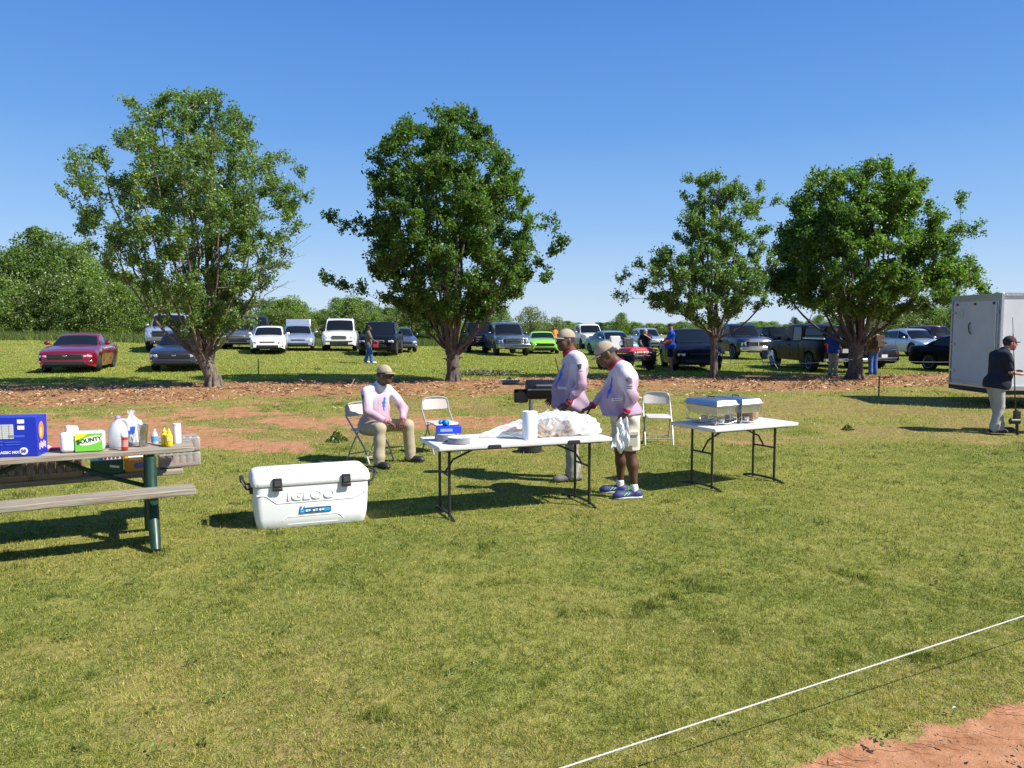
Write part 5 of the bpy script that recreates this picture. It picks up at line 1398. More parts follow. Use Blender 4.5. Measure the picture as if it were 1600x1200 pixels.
    def bent(nm, f, t0, t1, fwd):
        vs = []; nq = 9; tt = np.linspace(t0, t1, 5)
        for j, t in enumerate(tt):
            for i in range(nq):
                q = 1 - 2 * i / (nq - 1); qq = q * (1 - .035 * (j in (0, 4)))
                p = f(t, 1).copy(); p.x *= qq; p.y += fwd * ((1 - q * q) * .085 + .02); p.z += .03 * (1 - q * q) * t + .012; vs.append(p)
        m_ = len(vs); vs += [p + Vector((0, -fwd * .02, -.015)) for p in vs]; fs = []
        for j in range(4):
            for i in range(nq - 1):
                a = j * nq + i; fs.append((a, a + 1, a + nq + 1, a + nq)); fs.append((m_ + a, m_ + a + nq, m_ + a + nq + 1, m_ + a + 1))
        mb = MB(); mb.add(vs, fs, 0, True); return mb.build(nm, glass, root, sharp=60)
    wind = bent('windshield', f, .08, .88, -1)
    mb = MB()
    for a, b in ((.35, -.25), (-.25, -.8)): mb.tube(f(.10, a) + Vector((0, -.11, .02)), f(.14, b) + Vector((0, -.10, .02)), .008, None, 4)
    mb.build('wiper_blades', black, wind)
    f = lambda t, sx: A(lerp3(g3, g2, t), lerp3(zb2 - .045, zr2 - .04, t) + .018, sx * lerp3(bw * .93, tw * .965, t) * .91)
    bent('rear_window', f, .12, .90, 1)
    zbl = lambda s: lerp3(zb1, zb2, (s - g0) / (g3 - g0)) + .025
    ztop = lambda s: (lerp3(zb1, zr1, (s - g0) / (g1 - g0)) if s < g1 else lerp3(zr1, zr2, (s - g1) / (g2 - g1)) if s < g2 else lerp3(zr2, zb2, (s - g2) / (g3 - g2))) - .085
    xs = lambda s, z: lerp3(bw * (.985 - .03 * abs(2 * (s - g0) / (g3 - g0) - 1)), tw, np.clip((z - zbl(s) + .085) / max(.02, ztop(s) + .07 - zbl(s) + .085), 0, 1)) if ztop(s) - zbl(s) > .02 else bw * .96
    cuts = {'coupe': [.27, 1.45, 2.1], 'sedan': [.3, 1.38, 2.35], 'hatch': [.35, 1.45, 2.4], 'suv': [.3, 1.4, 2.4, 3.35], 'crossover': [.35, 1.35, 2.35, 3.0], 'pickup': [.3, 1.35, 2.2]}[kind]
    if o.get('cab') == 'single': cuts = [.3, 1.7, 2.15]
    for sx in (1, -1):
        for i in range(len(cuts) - 1):
            s0, s1 = g0 + cuts[i] + .03, min(g0 + cuts[i + 1] - .03, g3 - .2)
            q = []
            def pt3(s, top):
                z = ztop(s) if top else zbl(s)
                # plane between belt and roof edge
                tb = (z - (zbl(s) - .085)) / (ztop(s) + .055 - (zbl(s) - .085))
                xb = bw * (.985 - .03 * abs(2 * (s - g0) / (g3 - g0) - 1)); xr = tw if g1 < s < g2 else lerp3(tw, bw * .96, min(1, (g1 - s) / (g1 - g0) if s < g1 else (s - g2) / (g3 - g2)))
                return A(s, z, sx * (lerp3(xb, xr, tb) + .012))
            poly = [pt3(s0, 0), pt3(s1, 0)]
            tp = [s for s in (s1, g2, g1, s0) if s0 <= s <= s1]
            tp = sorted(set([s0, s1] + [g for g in (g1, g2) if s0 < g < s1]), reverse=True)
            tops = [pt3(s, 1) for s in tp]
            tops = [p if p.z > poly[0].z + .02 else p + Vector((0, 0, .03)) for p in tops]
            pl = poly + tops
            mb = MB(); nI = len(pl); th = Vector((-sx * .03, 0, 0))
            mb.add(pl + [p + th for p in pl], [tuple(range(nI)), tuple(range(nI, 2 * nI))[::-1]] + [(k, (k + 1) % nI, nI + (k + 1) % nI, nI + k) for k in range(nI)])
            mb.build('side_window', glass, root)
    # wheels
    for s, sd in ((S['fw'], 1), (S['rw'], 1), (S['fw'], -1), (S['rw'], -1)):
        t, rm = WM[S['wh']]
        w = t.copy(); COL.objects.link(w); w.parent = root; w.location = (sd * (W / 2 - .13), y(s), wr)
        st = o.get('steer', 0) if s == S['fw'] else 0
        w.rotation_euler = (0, 0, st + (math.pi if sd < 0 else 0))
        r2 = rm.copy(); COL.objects.link(r2); r2.parent = w
    # doors: seams and handles, mirrors
    for sx in (1, -1):
        mb = MB()
        mb.ell((0, 0, 0), (.10, .06, .075)); mb.box((-sx * .1, .02, -.05), (.12, .03, .03))
        mi = mb.build('mirror', o.get('mirror', pt), root); mi.location = (sx * (W / 2 + .09), y(g0 + .42), zb1 + .10)
        mb = MB()
        for c in (cuts[1:-1] if len(cuts) > 2 else cuts[1:2]):
            mb.box((sx * (W / 2 * .998), y(g0 + c - .22), zb1 - .14), (.03, .20, .028))
        mb.build('door_handle', o.get('handle', pt), root)
        mb = MB()
        for c in [cuts[0] - .1] + list(cuts[1:]):
            mb.box((sx * (W / 2 * 1.0 - .003), y(g0 + c), (S['sill'] + zb1) / 2 + .02), (.012, .012, zb1 - S['sill'] - .24))
        mb.build('door_seam', black, root)
    # front
    nz = float(np.interp(.05, tx, tz))
    hl = mat('headlight_glass', (.55, .58, .6), .08, spec=.9, coat=1, metal=.35); gk = o.get('grille_mat', black)
    def fx(x, s=0.0): return y(0) + .02 + .42 * max(0, abs(x) / (W / 2) - .62) ** 1.3 + s
    tall = kind in ('pickup', 'suv')
    hz = nz - (.16 if tall else .08)
    for sx in (1, -1):
        mb = MB()
        hw = .30 if not tall else .26; hh = .20 if tall else .12
        if kind == 'coupe': hh = .09
        R = rotm(0, 0, sx * .42)
        mb.box((sx * (W / 2 - .24), fx(W / 2 - .24) + .045, hz), (hw, .12, hh), R)
        mb.build('headlight', hl, root, bevel=.03)
        mb = MB(); mb.box((sx * (W / 2 * .80), y(L) - .06, nz + (.02 if not tall else -.02)), (.26 if not tall else .14, .10, .13 if not tall else .36), rotm(0, 0, -sx * .3))
        mb.build('taillight', mat('taillight_red', (.35, .01, .01), .15, coat=1), root, bevel=.02)
    gm = MB()
    gstyle = front
    if gstyle == 'truck':     # tall chromed grille with bars
        gm.box((0, y(0) - .0, nz - .16), (W * .56, .07, .36))
        g = gm.build('grille', gk, root, bevel=.02)
        cb = MB()
        for k in range(o.get('bars', 3)): cb.box((0, y(0) - .045, nz - .28 + k * .26 / max(1, o.get('bars', 3) - 1)), (W * .52, .03, o.get('barh', .045)))
        cb.box((0, y(0) - .042, nz + .015), (W * .58, .04, .035)); cb.box((0, y(0) - .042, nz - .335), (W * .58, .04, .03))
        if o.get('vbar'): cb.box((0, y(0) - .045, nz - .16), (.06, .035, .36))
        cb.build('grille_bars', o.get('bar_mat', chrome), g, bevel=.008)
        bm_ = MB(); bm_.box((0, y(0) + .05, .60), (W * .93, .26, .24)); bm_.build('bumper', o.get('bumper', chrome), root, bevel=.05)
        lm = MB(); lm.box((0, y(0) - .02, .46), (W * .55, .2, .12)); lm.build('lower_intake', black, root, bevel=.02)
    elif gstyle == 'bigmouth':
        gm.box((0, y(0) + .03, nz - .09), (W * .60, .09, .19)); g = gm.build('grille', gk, root, bevel=.03)
        if o.get('emblem'):
            em = MB(); em.ell((0, y(0) - .02, nz - .06), (.075, .012, .03), n=10, h=5); em.build('emblem', chrome, g)
        lm = MB(); lm.box((0, y(0) + .02, .36), (W * .70, .10, .14)); lm.build('lower_intake', black, root, bevel=.02)
        for sx in (1, -1):
            fm = MB(); fm.box((sx * W * .42, fx(W * .42) + .0, .42), (.16, .06, .07), rotm(0, 0, sx * .4)); fm.build('fog_light', o.get('fog', chrome), root, bevel=.012)
    elif gstyle == 'suv':
        gm.box((0, y(0) + .005, nz - .13), (W * .42, .07, .24)); g = gm.build('grille', o.get('grille_mat', mat('grille_silver', (.35, .35, .36), .4, metal=.8)), root, bevel=.03)
        cb = MB()
        for k in range(3): cb.box((0, y(0) - .035, nz - .21 + k * .08), (W * .40, .02, .02))
        cb.build('grille_bars', black, g)
        lm = MB(); lm.box((0, y(0) + .03, .48), (W * .52, .1, .14)); lm.build('lower_intake', black, root, bevel=.02)
        bm_ = MB(); bm_.box((0, y(0) + .02, .63), (W * .80, .14, .10)); bm_.build('bumper', o.get('bumper', pt), root, bevel=.04)
    else:                    # slim
        gm.box((0, y(0) + .035, nz - .055), (W * .42, .08, .07)); gm.build('grille', gk, root, bevel=.02)
        lm = MB(); lm.box((0, y(0) + .02, .37), (W * .60, .10, .15)); lm.build('lower_intake', black, root, bevel=.03)
        for sx in (1, -1):
            fm = MB(); fm.box((sx * W * .41, fx(W * .41) + .01, .40), (.12, .06, .10), rotm(0, 0, sx * .4)); fm.build('fog_light', black, root, bevel=.02)
    # rear
    mb = MB(); mb.box((0, y(L) + .005, nz - .12), (.32, .02, .16)); mb.build('licence_plate', mat('plate_white', (.6, .6, .6), .5), root)
    mb = MB(); mb.box((0, y(L) - .02, .52 if tall else .42), (W * .86, .12, .14)); mb.build('rear_bumper', chrome if kind == 'pickup' else black, root, bevel=.03)
    # wipers and interior hint
    if o.get('rails'):
        mb = MB()
        for sx in (1, -1): mb.path([(sx * tw * .86, y(g1 + .15), zr1 + .0), (sx * tw * .86, y(g1 + .3), zr1 + .07), (sx * tw * .86, y(g2 - .3), zr2 + .08), (sx * tw * .86, y(g2 - .1), zr2 + .01)], .022, 6)
        mb.build('roof_rail', o['rails'], root)
    if o.get('topper'):
        mb = MB(); z0 = 1.34
        mb.box((0, y(4.84), 1.60), (W * .86, 1.92, .50), taper=.86); tp = mb.build('bed_topper', pt, root, bevel=.05)
        for sx in (1, -1):
            mb = MB(); mb.box((sx * W * .412, y(4.84), 1.62), (.03, 1.6, .26), rotm(0, -sx * .22, 0)); mb.build('topper_window', mat('tinted_panel', (.02, .022, .025), .35, spec=.3), tp)
        mb = MB()
        for sx in (1, -1): mb.box((sx * W * .43, y(4.84), 1.36), (.05, 1.9, .06))
        mb.build('topper_rail', o['topper'], tp)
    if o.get('trunk_open'):
        mb = MB(); mb.box((0, y(4.1), 1.42), (W * .80, .08, .82), rotm(-.25, 0, 0)); mb.build('open_boot_lid', pt, root, bevel=.05)
    if o.get('hood_black'):
        mb = MB(); mb.box((0, y(0) + .8, .95), (W * .25, .5, .02), rotm(.1, 0, 0)); mb.build('hood_vent', black, root, bevel=.01)
    return root

def front_at(px, py, yaw, kind, scale=1.0):
    """root position for a car whose front bumper stands at a spot of the field"""
    p = P(px, py); L = SPEC[kind]['L'] * scale
    c = p + Vector((-math.sin(yaw), math.cos(yaw), 0)) * (L / 2)
    return Vector((c.x, c.y, gz(c.x, c.y)))

def build_cars():
    global WM
    WM = wheel_meshes()
    white = paint('white', (.72, .72, .70), 0, .35); silver = paint('silver', (.42, .44, .46), .7, .32); blk = mat('paint_black', (.006, .0065, .009), .32, metal=0, coat=.03, spec=.10)
    red = paint('ruby', (.27, .006, .018), .45, .24); dgrey = paint('dark_grey', (.05, .055, .075), .6, .28); gm = paint('gunmetal', (.16, .18, .20), .6, .3); navy = mat('paint_navy', (.016, .024, .055), .3, metal=.3, coat=.4)
    lime = paint('lime', (.30, .72, .03), .1, .3); sky = mat('paint_sky_blue', (.14, .26, .38), .42, metal=.2, coat=.25); slate = paint('slate', (.11, .14, .20), .6, .28); lsil = paint('pale_silver', (.46, .52, .60), .6, .3); burg = paint('burgundy', (.06, .01, .03), .4, .3)
    chrome = mat('car_chrome', (.75, .76, .78), .15, metal=1.0); greyb = mat('grey_plastic', (.12, .12, .125), .6)
    hond = mat('paint_pale_trim', (.5, .52, .54), .4, metal=.4)
    def C(kind, lab, pt, px, py, yd, front='slim', **kw):
        sc = kw.pop('scale', 1.0); yaw = D2R(yd)
        return make_car(kind, lab, pt, front_at(px, py, yaw, kind, sc), yaw, front, None, None, kw, sc)
    C('coupe', 'glossy dark red sports coupe at the far left with turned front wheels', red, 102, 584, 17, 'bigmouth', emblem=1, steer=.5, fog=chrome)
    C('sedan', 'dark grey sedan with a wide silver edged lower grille, partly behind the leaning tree trunk', dgrey, 272, 582, 14, 'bigmouth', fog=chrome, emblem=1)
    C('pickup', 'silver heavy duty pickup with black barred grille behind the dark grey sedan', lsil, 258, 552, 16, 'truck', bars=4, barh=.02, bar_mat=mat('dim_chrome', (.3, .32, .34), .3, metal=.9), bumper=greyb)
    C('crossover', 'dark silver car low behind the leaning tree trunk', gm, 372, 547, 14, 'suv')
    C('pickup', 'navy blue pickup standing behind the dark silver car near the leaning tree', navy, 395, 539, 14, 'truck')
    C('sedan', 'small white sedan with a black smiling lower grille', white, 418, 554.5, 14, 'slim', scale=.96)
    C('sedan', 'silver sedan with its boot lid raised, right behind the white sedan', lsil, 466, 549, 15, 'slim', trunk_open=1)
    C('suv', 'big white suv with a silver grille and roof rails', white, 530, 549.5, 10, 'suv', rails=hond, mirror=blk)
    C('crossover', 'black crossover behind the walking woman', blk, 588, 557, 3, 'suv', scale=1.06, grille_mat=greyb)
    C('sedan', 'grey metallic sedan right of the black crossover', slate, 630, 551, 14, 'bigmouth')
    C('pickup', 'black pickup on the left of the slate blue chrome grilled pickup', blk, 757, 552, 9, 'truck', bar_mat=greyb, bumper=blk)
    C('pickup', 'slate blue pickup with a big chrome grille and bumper, beside the lime green car', slate, 804, 557, 12, 'truck', bars=4, barh=.035)
    C('coupe', 'lime green sedan with a black grille', lime, 852, 553.5, 3, 'bigmouth', fog=lime)
    C('pickup', 'white pickup behind the two standing men', white, 932, 546, 10, 'truck', bumper=white)
    C('sedan', 'light blue sedan between the bowed man and the red utility cart', sky, 978, 557, 14, 'slim')
    C('crossover', 'silver wagon behind the light blue sedan', lsil, 1022, 547, 6, 'suv')
    C('hatch', 'black hatchback parked behind the small twin stemmed tree', blk, 1094, 581, -3, 'slim', scale=1.06)
    C('pickup', 'dark navy pickup with crosshair grille, left of the larger black truck', navy, 1184, 562.5, 8, 'truck', bars=2, vbar=1)
    C('suv', 'black suv seen between the two black pickups', blk, 1232, 549, 8, 'suv', scale=.95)
    make_car('pickup', 'large black pickup turned away, with a pale railed topper over its bed', blk, Vector((12.55, 32.0, gz(12.55, 32))), D2R(183), 'truck', None, None, dict(topper=white), .97)
    C('suv', 'dark blue suv behind the trunk of the broad tree', navy, 1356, 552, 8, 'suv')
    # rear view sedan: tail toward the camera
    p = P(1381, 577); yaw = D2R(200)
    make_car('sedan', 'charcoal sedan seen from behind with a pale plate and thin red tail lights', gm if False else paint('charcoal', (.04, .042, .05), .5, .25), Vector((p.x - .82, p.y + 2.25, gz(p.x, p.y + 2.3))), yaw, 'slim')
    C('crossover', 'pale silver crossover behind the charcoal sedan', lsil, 1462, 558, 7, 'suv')
    p = P(1476, 577)
    make_car('sedan', 'black sedan half hidden by the white trailer', blk, Vector((18.3, 30.4, gz(18.3, 30.4))), D2R(20), 'slim')
    C('suv', 'burgundy suv peeking out behind the white trailer', burg, 1492, 547, 10, 'suv')
    C('crossover', 'dark suv cut off by the left photo edge, only its corner in view', blk, -133, 590, 14, 'suv')
    for o in list(WM.values()):
        for q in o: bpy.data.objects.remove(q)

def build_cart():
    """red utility cart"""
    p = P(998, 579); root = thing('utility_cart', 'red two seat utility cart with black front bumper bars and one pale seat', 'utility cart', p, D2R(25))
    red = mat('cart_red', (.55, .02, .025), .35, coat=.5); blk = mat('cart_black', (.02, .02, .022), .5); sea = mat('cart_seat', (.45, .45, .44), .6)
    mb = MB(); mb.box((0, 0.2, .78), (1.20, .95, .22), taper=.86); mb.box((0, -.28, .70), (1.1, .2, .16)); mb.build('hood', red, root, bevel=.07)
    mb = MB(); mb.box((0, .9, .48), (1.15, 2.3, .2)); mb.box((0, -.32, .52), (1.05, .14, .3)); mb.build('frame', blk, root, bevel=.03)
    mb = MB()
    for z in (.42, .58, .70): mb.path([(-.62, -.30, z), (-.52, -.48, z), (.52, -.48, z), (.62, -.30, z)], .022, 6)
    for x in (-.45, -.15, .15, .45): mb.tube((x, -.48, .38), (x, -.48, .78), .018)
    mb.path([(-.66, -.3, .55), (-.72, -.44, .75), (-.4, -.46, .8)], .02, 6); mb.path([(.66, -.3, .55), (.72, -.44, .75), (.4, -.46, .8)], .02, 6)
    mb.build('bumper_bars', blk, root)
    mb = MB(); mb.box((-.02, -.50, .60), (.16, .012, .05)); mb.build('badge', red, root)
    for sx in (1, -1):
        mb = MB(); mb.box((sx * .42, -.385, .68), (.2, .03, .1)); mb.build('headlight', mat('headlight_glass', (.55, .58, .6), .08), root, bevel=.02)
    mb = MB(); mb.box((-.3, .95, .80), (.5, .5, .14)); mb.box((-.3, 1.22, 1.08), (.5, .12, .5), rotm(-.15, 0, 0)); mb.build('seat', sea, root, bevel=.06)
    mb = MB(); mb.box((.3, .95, .80), (.5, .5, .14)); mb.box((.3, 1.22, 1.05), (.5, .12, .45), rotm(-.15, 0, 0)); mb.build('seat', blk, root, bevel=.06)
    mb = MB(); mb.box((0, 1.75, .80), (1.25, .85, .30)); mb.build('cargo_bed', blk, root, bevel=.03)
    ring = [(-.3 + .17 * math.cos(a), .62 + .06 * math.sin(a), 1.0 + .15 * math.sin(a)) for a in np.linspace(0, 6.283, 14, endpoint=False)]
    mb = MB(); mb.path(ring, .016, 6, closed=True); mb.tube((-.3, .62, 1.0), (-.3, .4, .8), .02); mb.build('steering_wheel', blk, root)
    ty = mat('tyre_rubber', (.018, .018, .018), .85)
    for sx in (1, -1):
        for yy in (.12, 1.65):
            RX = rotm(0, math.pi / 2, 0)
            mb = MB(); mb.lathe([(.14, -.12), (.26, -.12), (.30, -.08), (.30, .08), (.26, .12), (.14, .12)], 20, R=RX); w = mb.build('wheel', ty, root); w.location = (sx * .62, yy, .30)
            mb = MB(); mb.lathe([(.14, -.1), (.14, .1), (.05, .11), (.001, .11)], 12, R=RX); mb.build('rim', mat('cart_rim', (.3, .3, .3), .5, metal=.6), w)

def build_trailer():
    root = thing('cargo_trailer', 'white enclosed cargo trailer with hinged rear doors at the right edge', 'trailer', (10.46, 16.45, gz(10.46, 16.45)), D2R(1.5))
    Lx, Wy, z0, z1 = 5.2, 1.75, .42, 2.50
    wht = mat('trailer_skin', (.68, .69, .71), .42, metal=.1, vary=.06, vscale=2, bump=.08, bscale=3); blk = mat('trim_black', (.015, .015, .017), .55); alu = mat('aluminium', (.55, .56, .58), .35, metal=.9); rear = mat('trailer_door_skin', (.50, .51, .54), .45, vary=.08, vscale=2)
    mb = MB(); mb.box((Lx / 2, Wy / 2, (z0 + z1) / 2), (Lx - .01, Wy - .01, z1 - z0 - .02)); mb.build('shell', wht, root)
    mb = MB()
    for y in (-.006, Wy + .006): mb.box((Lx / 2, y, z1 - .03), (Lx, .03, .08)); mb.box((Lx / 2, y, z0 + .04), (Lx, .03, .10))
    for y in (0.0, Wy):
        mb.box((-.01, y, (z0 + z1) / 2), (.06, .05, z1 - z0))
    mb.box((-.01, Wy / 2, z1 - .06), (.05, Wy, .12)); mb.box((-.01, Wy / 2, z0 + .03), (.05, Wy, .07)); mb.build('corner_trim', alu, root, bevel=.006)
    # panel seams and rivets of the side skin
    mb = MB()
    for i in range(1, 5): mb.box((i * 1.1, -.006, (z0 + z1) / 2), (.02, .006, z1 - z0 - .2))
    for i in range(42): mb.ell((.08 + i * .12, -.022, z1 - .035), (.008, .005, .008), n=6, h=4)
    for i in range(14): mb.ell((.035, -.007, z0 + .2 + i * .14), (.008, .006, .008), n=6, h=4)
    mb.build('side_seam', alu, root)
    mb = MB(); mb.box((-.02, Wy * .5, (z0 + z1) / 2 - .02), (.03, Wy - .14, z1 - z0 - .26)); d = mb.build('rear_door', rear, root, bevel=.008)
    mb = MB(); mb.box((-.05, .28, 1.30), (.03, .34, .03)); mb.box((-.05, .14, 1.30), (.04, .06, .09)); mb.tube((-.06, .12, z0 + .15), (-.06, .12, z1 - .2), .014); mb.build('lock_bar', alu, d)
    mb = MB(); mb.path([(-.05, .98, 1.62), (-.08, 1.0, 1.68), (-.08, 1.02, 1.82), (-.05, 1.0, 1.88)], .014, 6); mb.build('handle', blk, d)
    for z in (z0 + .35, 1.38, z1 - .4):
        mb = MB(); mb.box((-.045, Wy - .12, z), (.03, .14, .05)); mb.build('hinge', alu, d)
        mb = MB(); mb.box((-.045, .09, z), (.03, .1, .05)); mb.build('hinge', alu, d)
    for y in (.22, Wy / 2, Wy - .22):
        mb = MB(); mb.ell((-.045, y, z1 - .09 + (-.12)), (.02, .045, .03)); mb.build('marker_light', mat('marker_red', (.12, .01, .01), .3), root)
    mb = MB(); mb.box((-.042, Wy - .35, z1 - .42), (.006, .2, .22)); mb.build('notice_sticker', mat('sticker_faded', (.42, .46, .44), .6), d)
    mb = MB(); mb.box((Lx / 2, Wy / 2, z0 - .05), (Lx - .1, Wy - .2, .12)); mb.box((.0, Wy / 2, z0 - .04), (.1, Wy, .1)); mb.build('chassis', blk, root, bevel=.01)
    for xx in (2.4, 3.2):
        for y in (.02, Wy - .02):
            mb = MB(); mb.lathe([(.18, -.1), (.31, -.1), (.34, -.07), (.34, .07), (.31, .1), (.18, .1)], 24, R=rotm(math.pi / 2, 0, 0)); w = mb.build('wheel', mat('tyre_rubber', (.018, .018, .018), .85), root); w.location = (xx, y, .34)
            mb = MB(); mb.lathe([(.18, -.09), (.18, .09), (.05, .1), (.001, .1)], 14, R=rotm(math.pi / 2, 0, 0)); mb.build('rim', mat('cart_rim', (.3, .3, .3), .5, metal=.6), w)
    mb = MB(); mb.box((2.8, -.09, .78), (1.6, .18, .04)); mb.build('fender', alu, root, bevel=.01)
# ------------------------------------------------------------------ tables, chairs, cooler ...
def folding_table(label, C, yaw, L, W=.76, handles=()):
    root = thing('folding_table', label, 'folding table', C, yaw, 'white folding tables')
    wht = mat('table_plastic', (.62, .62, .60), .5, vary=.05, vscale=6, bump=.25, bscale=220); leg = mat('leg_steel', (.035, .033, .032), .4, metal=.3); blk = mat('black_plastic', (.02, .02, .022), .5)
    mb = MB(); mb.box((0, 0, .718), (L, W, .044)); top = mb.build('tabletop', wht, root, bevel=.012, seg=3)
    mb = MB(); mb.box((0, 0, .742), (.006, W - .02, .0035)); mb.build('fold_seam', mat('seam_grey', (.35, .35, .34), .6), top)
    fr = MB()
    for y in (-W / 2 + .09, W / 2 - .09): fr.box((0, y, .687), (L - .16, .022, .02))
    fr.build('under_frame', leg, root)
    for sx in (-1, 1):
        x = sx * (L / 2 - .16)
        for y in (-.17, .17):
            mb = MB(); mb.tube((x, y, .02), (x, y, .695), .0145); mb.build('leg', leg, root)
        mb = MB()
        mb.path([(x, -W / 2 + .05, .012), (x, -W / 2 + .12, .03), (x, -.17, .045), (x, .17, .045), (x, W / 2 - .12, .03), (x, W / 2 - .05, .012)], .014, 8)
        mb.build('foot', leg, root)
        mb = MB(); mb.tube((x, -.17, .42), (x, .17, .42), .011); mb.build('cross_bar', leg, root)
        mb = MB(); xi = sx * (L / 2 - .16 - .42)
        mb.path([(x, 0, .42), (x - sx * .09, 0, .55), (xi, 0, .69)], .011, 8); mb.build('brace', leg, root)
    for hx in handles:
        mb = MB(); mb.prism([(hx - .07, .70), (hx + .07, .70), (hx + .06, .735), (hx - .06, .735)], -W / 2 - .012, -W / 2 + .02); mb.build('latch', blk, top, bevel=.004)
    return root

def folding_chair():
    root = thing('folding_chair', 'white folding chair under the sitting man', 'folding chair', (0, 0, 0), 0, 'white folding chairs')
    pl = mat('chair_plastic', (.56, .51, .46), .45, vary=.04, vscale=5); st = mat('chair_tube', (.40, .37, .34), .4, metal=.2)
    # facing -y
    mb = MB()
    nx = 13; vs = []
    for i in range(nx):
        t = i / (nx - 1) * 2 - 1; x = t * .20; zc = .035 * (1 - t * t)
        yy = .235 + .035 * (1 - t * t)
        for z, dy in ((.625 - .012 * (1 - abs(t) ** 6) * 1, 0), (.805 - .075 * abs(t) ** 4, .02)):
            vs += [(x, yy + dy, z), (x, yy + dy + .016, z)]
    fs = []
    for i in range(nx - 1):
        a = i * 4; b = a + 4
        fs += [(a, b, b + 2, a + 2), (a + 1, a + 3, b + 3, b + 1), (a, a + 1, b + 1, b), (a + 2, b + 2, b + 3, a + 3)]
    fs += [(0, 2, 3, 1), ((nx - 1) * 4, (nx - 1) * 4 + 1, (nx - 1) * 4 + 3, (nx - 1) * 4 + 2)]
    mb.add(vs, fs, 0, True); mb.build('backrest', pl, root, bevel=.006)
    mb = MB(); mb.box((0, -.0, .445), (.39, .39, .028)); mb.box((0, -.19, .43), (.36, .03, .03)); mb.build('seat', pl, root, bevel=.014, seg=3)
    for sx in (-1, 1):
        x = sx * .218
        mb = MB(); mb.path([(x, -.235, 0), (x, -.13, .22), (x, .235, .62), (x * .98, .25, .70), (x * .94, .258, .745)], .0125, 8); mb.build('leg', st, root)
        mb = MB(); mb.path([(x * .92, .26, 0), (x * .92, .18, .17), (x * .92, .02, .42), (x * .92, -.03, .44)], .0115, 8); mb.build('leg', st, root)
    mb = MB(); mb.tube((-.218, -.19, .10), (.218, -.19, .10), .009); mb.build('stretcher', st, root); mb = MB(); mb.tube((-.20, .215, .10), (.20, .215, .10), .009); mb.build('stretcher', st, root)
    mb = MB(); mb.path([(-.205, .258, .745), (-.19, .264, .775), (-.15, .27, .793), (-.06, .28, .803), (.06, .28, .803), (.15, .27, .793), (.19, .264, .775), (.205, .258, .745)], .0115, 8); mb.build('back_frame', st, root)
    for sx in (-1, 1):
        for y, x in ((-.235, .218), (.26, .2)):
            pass
    return root

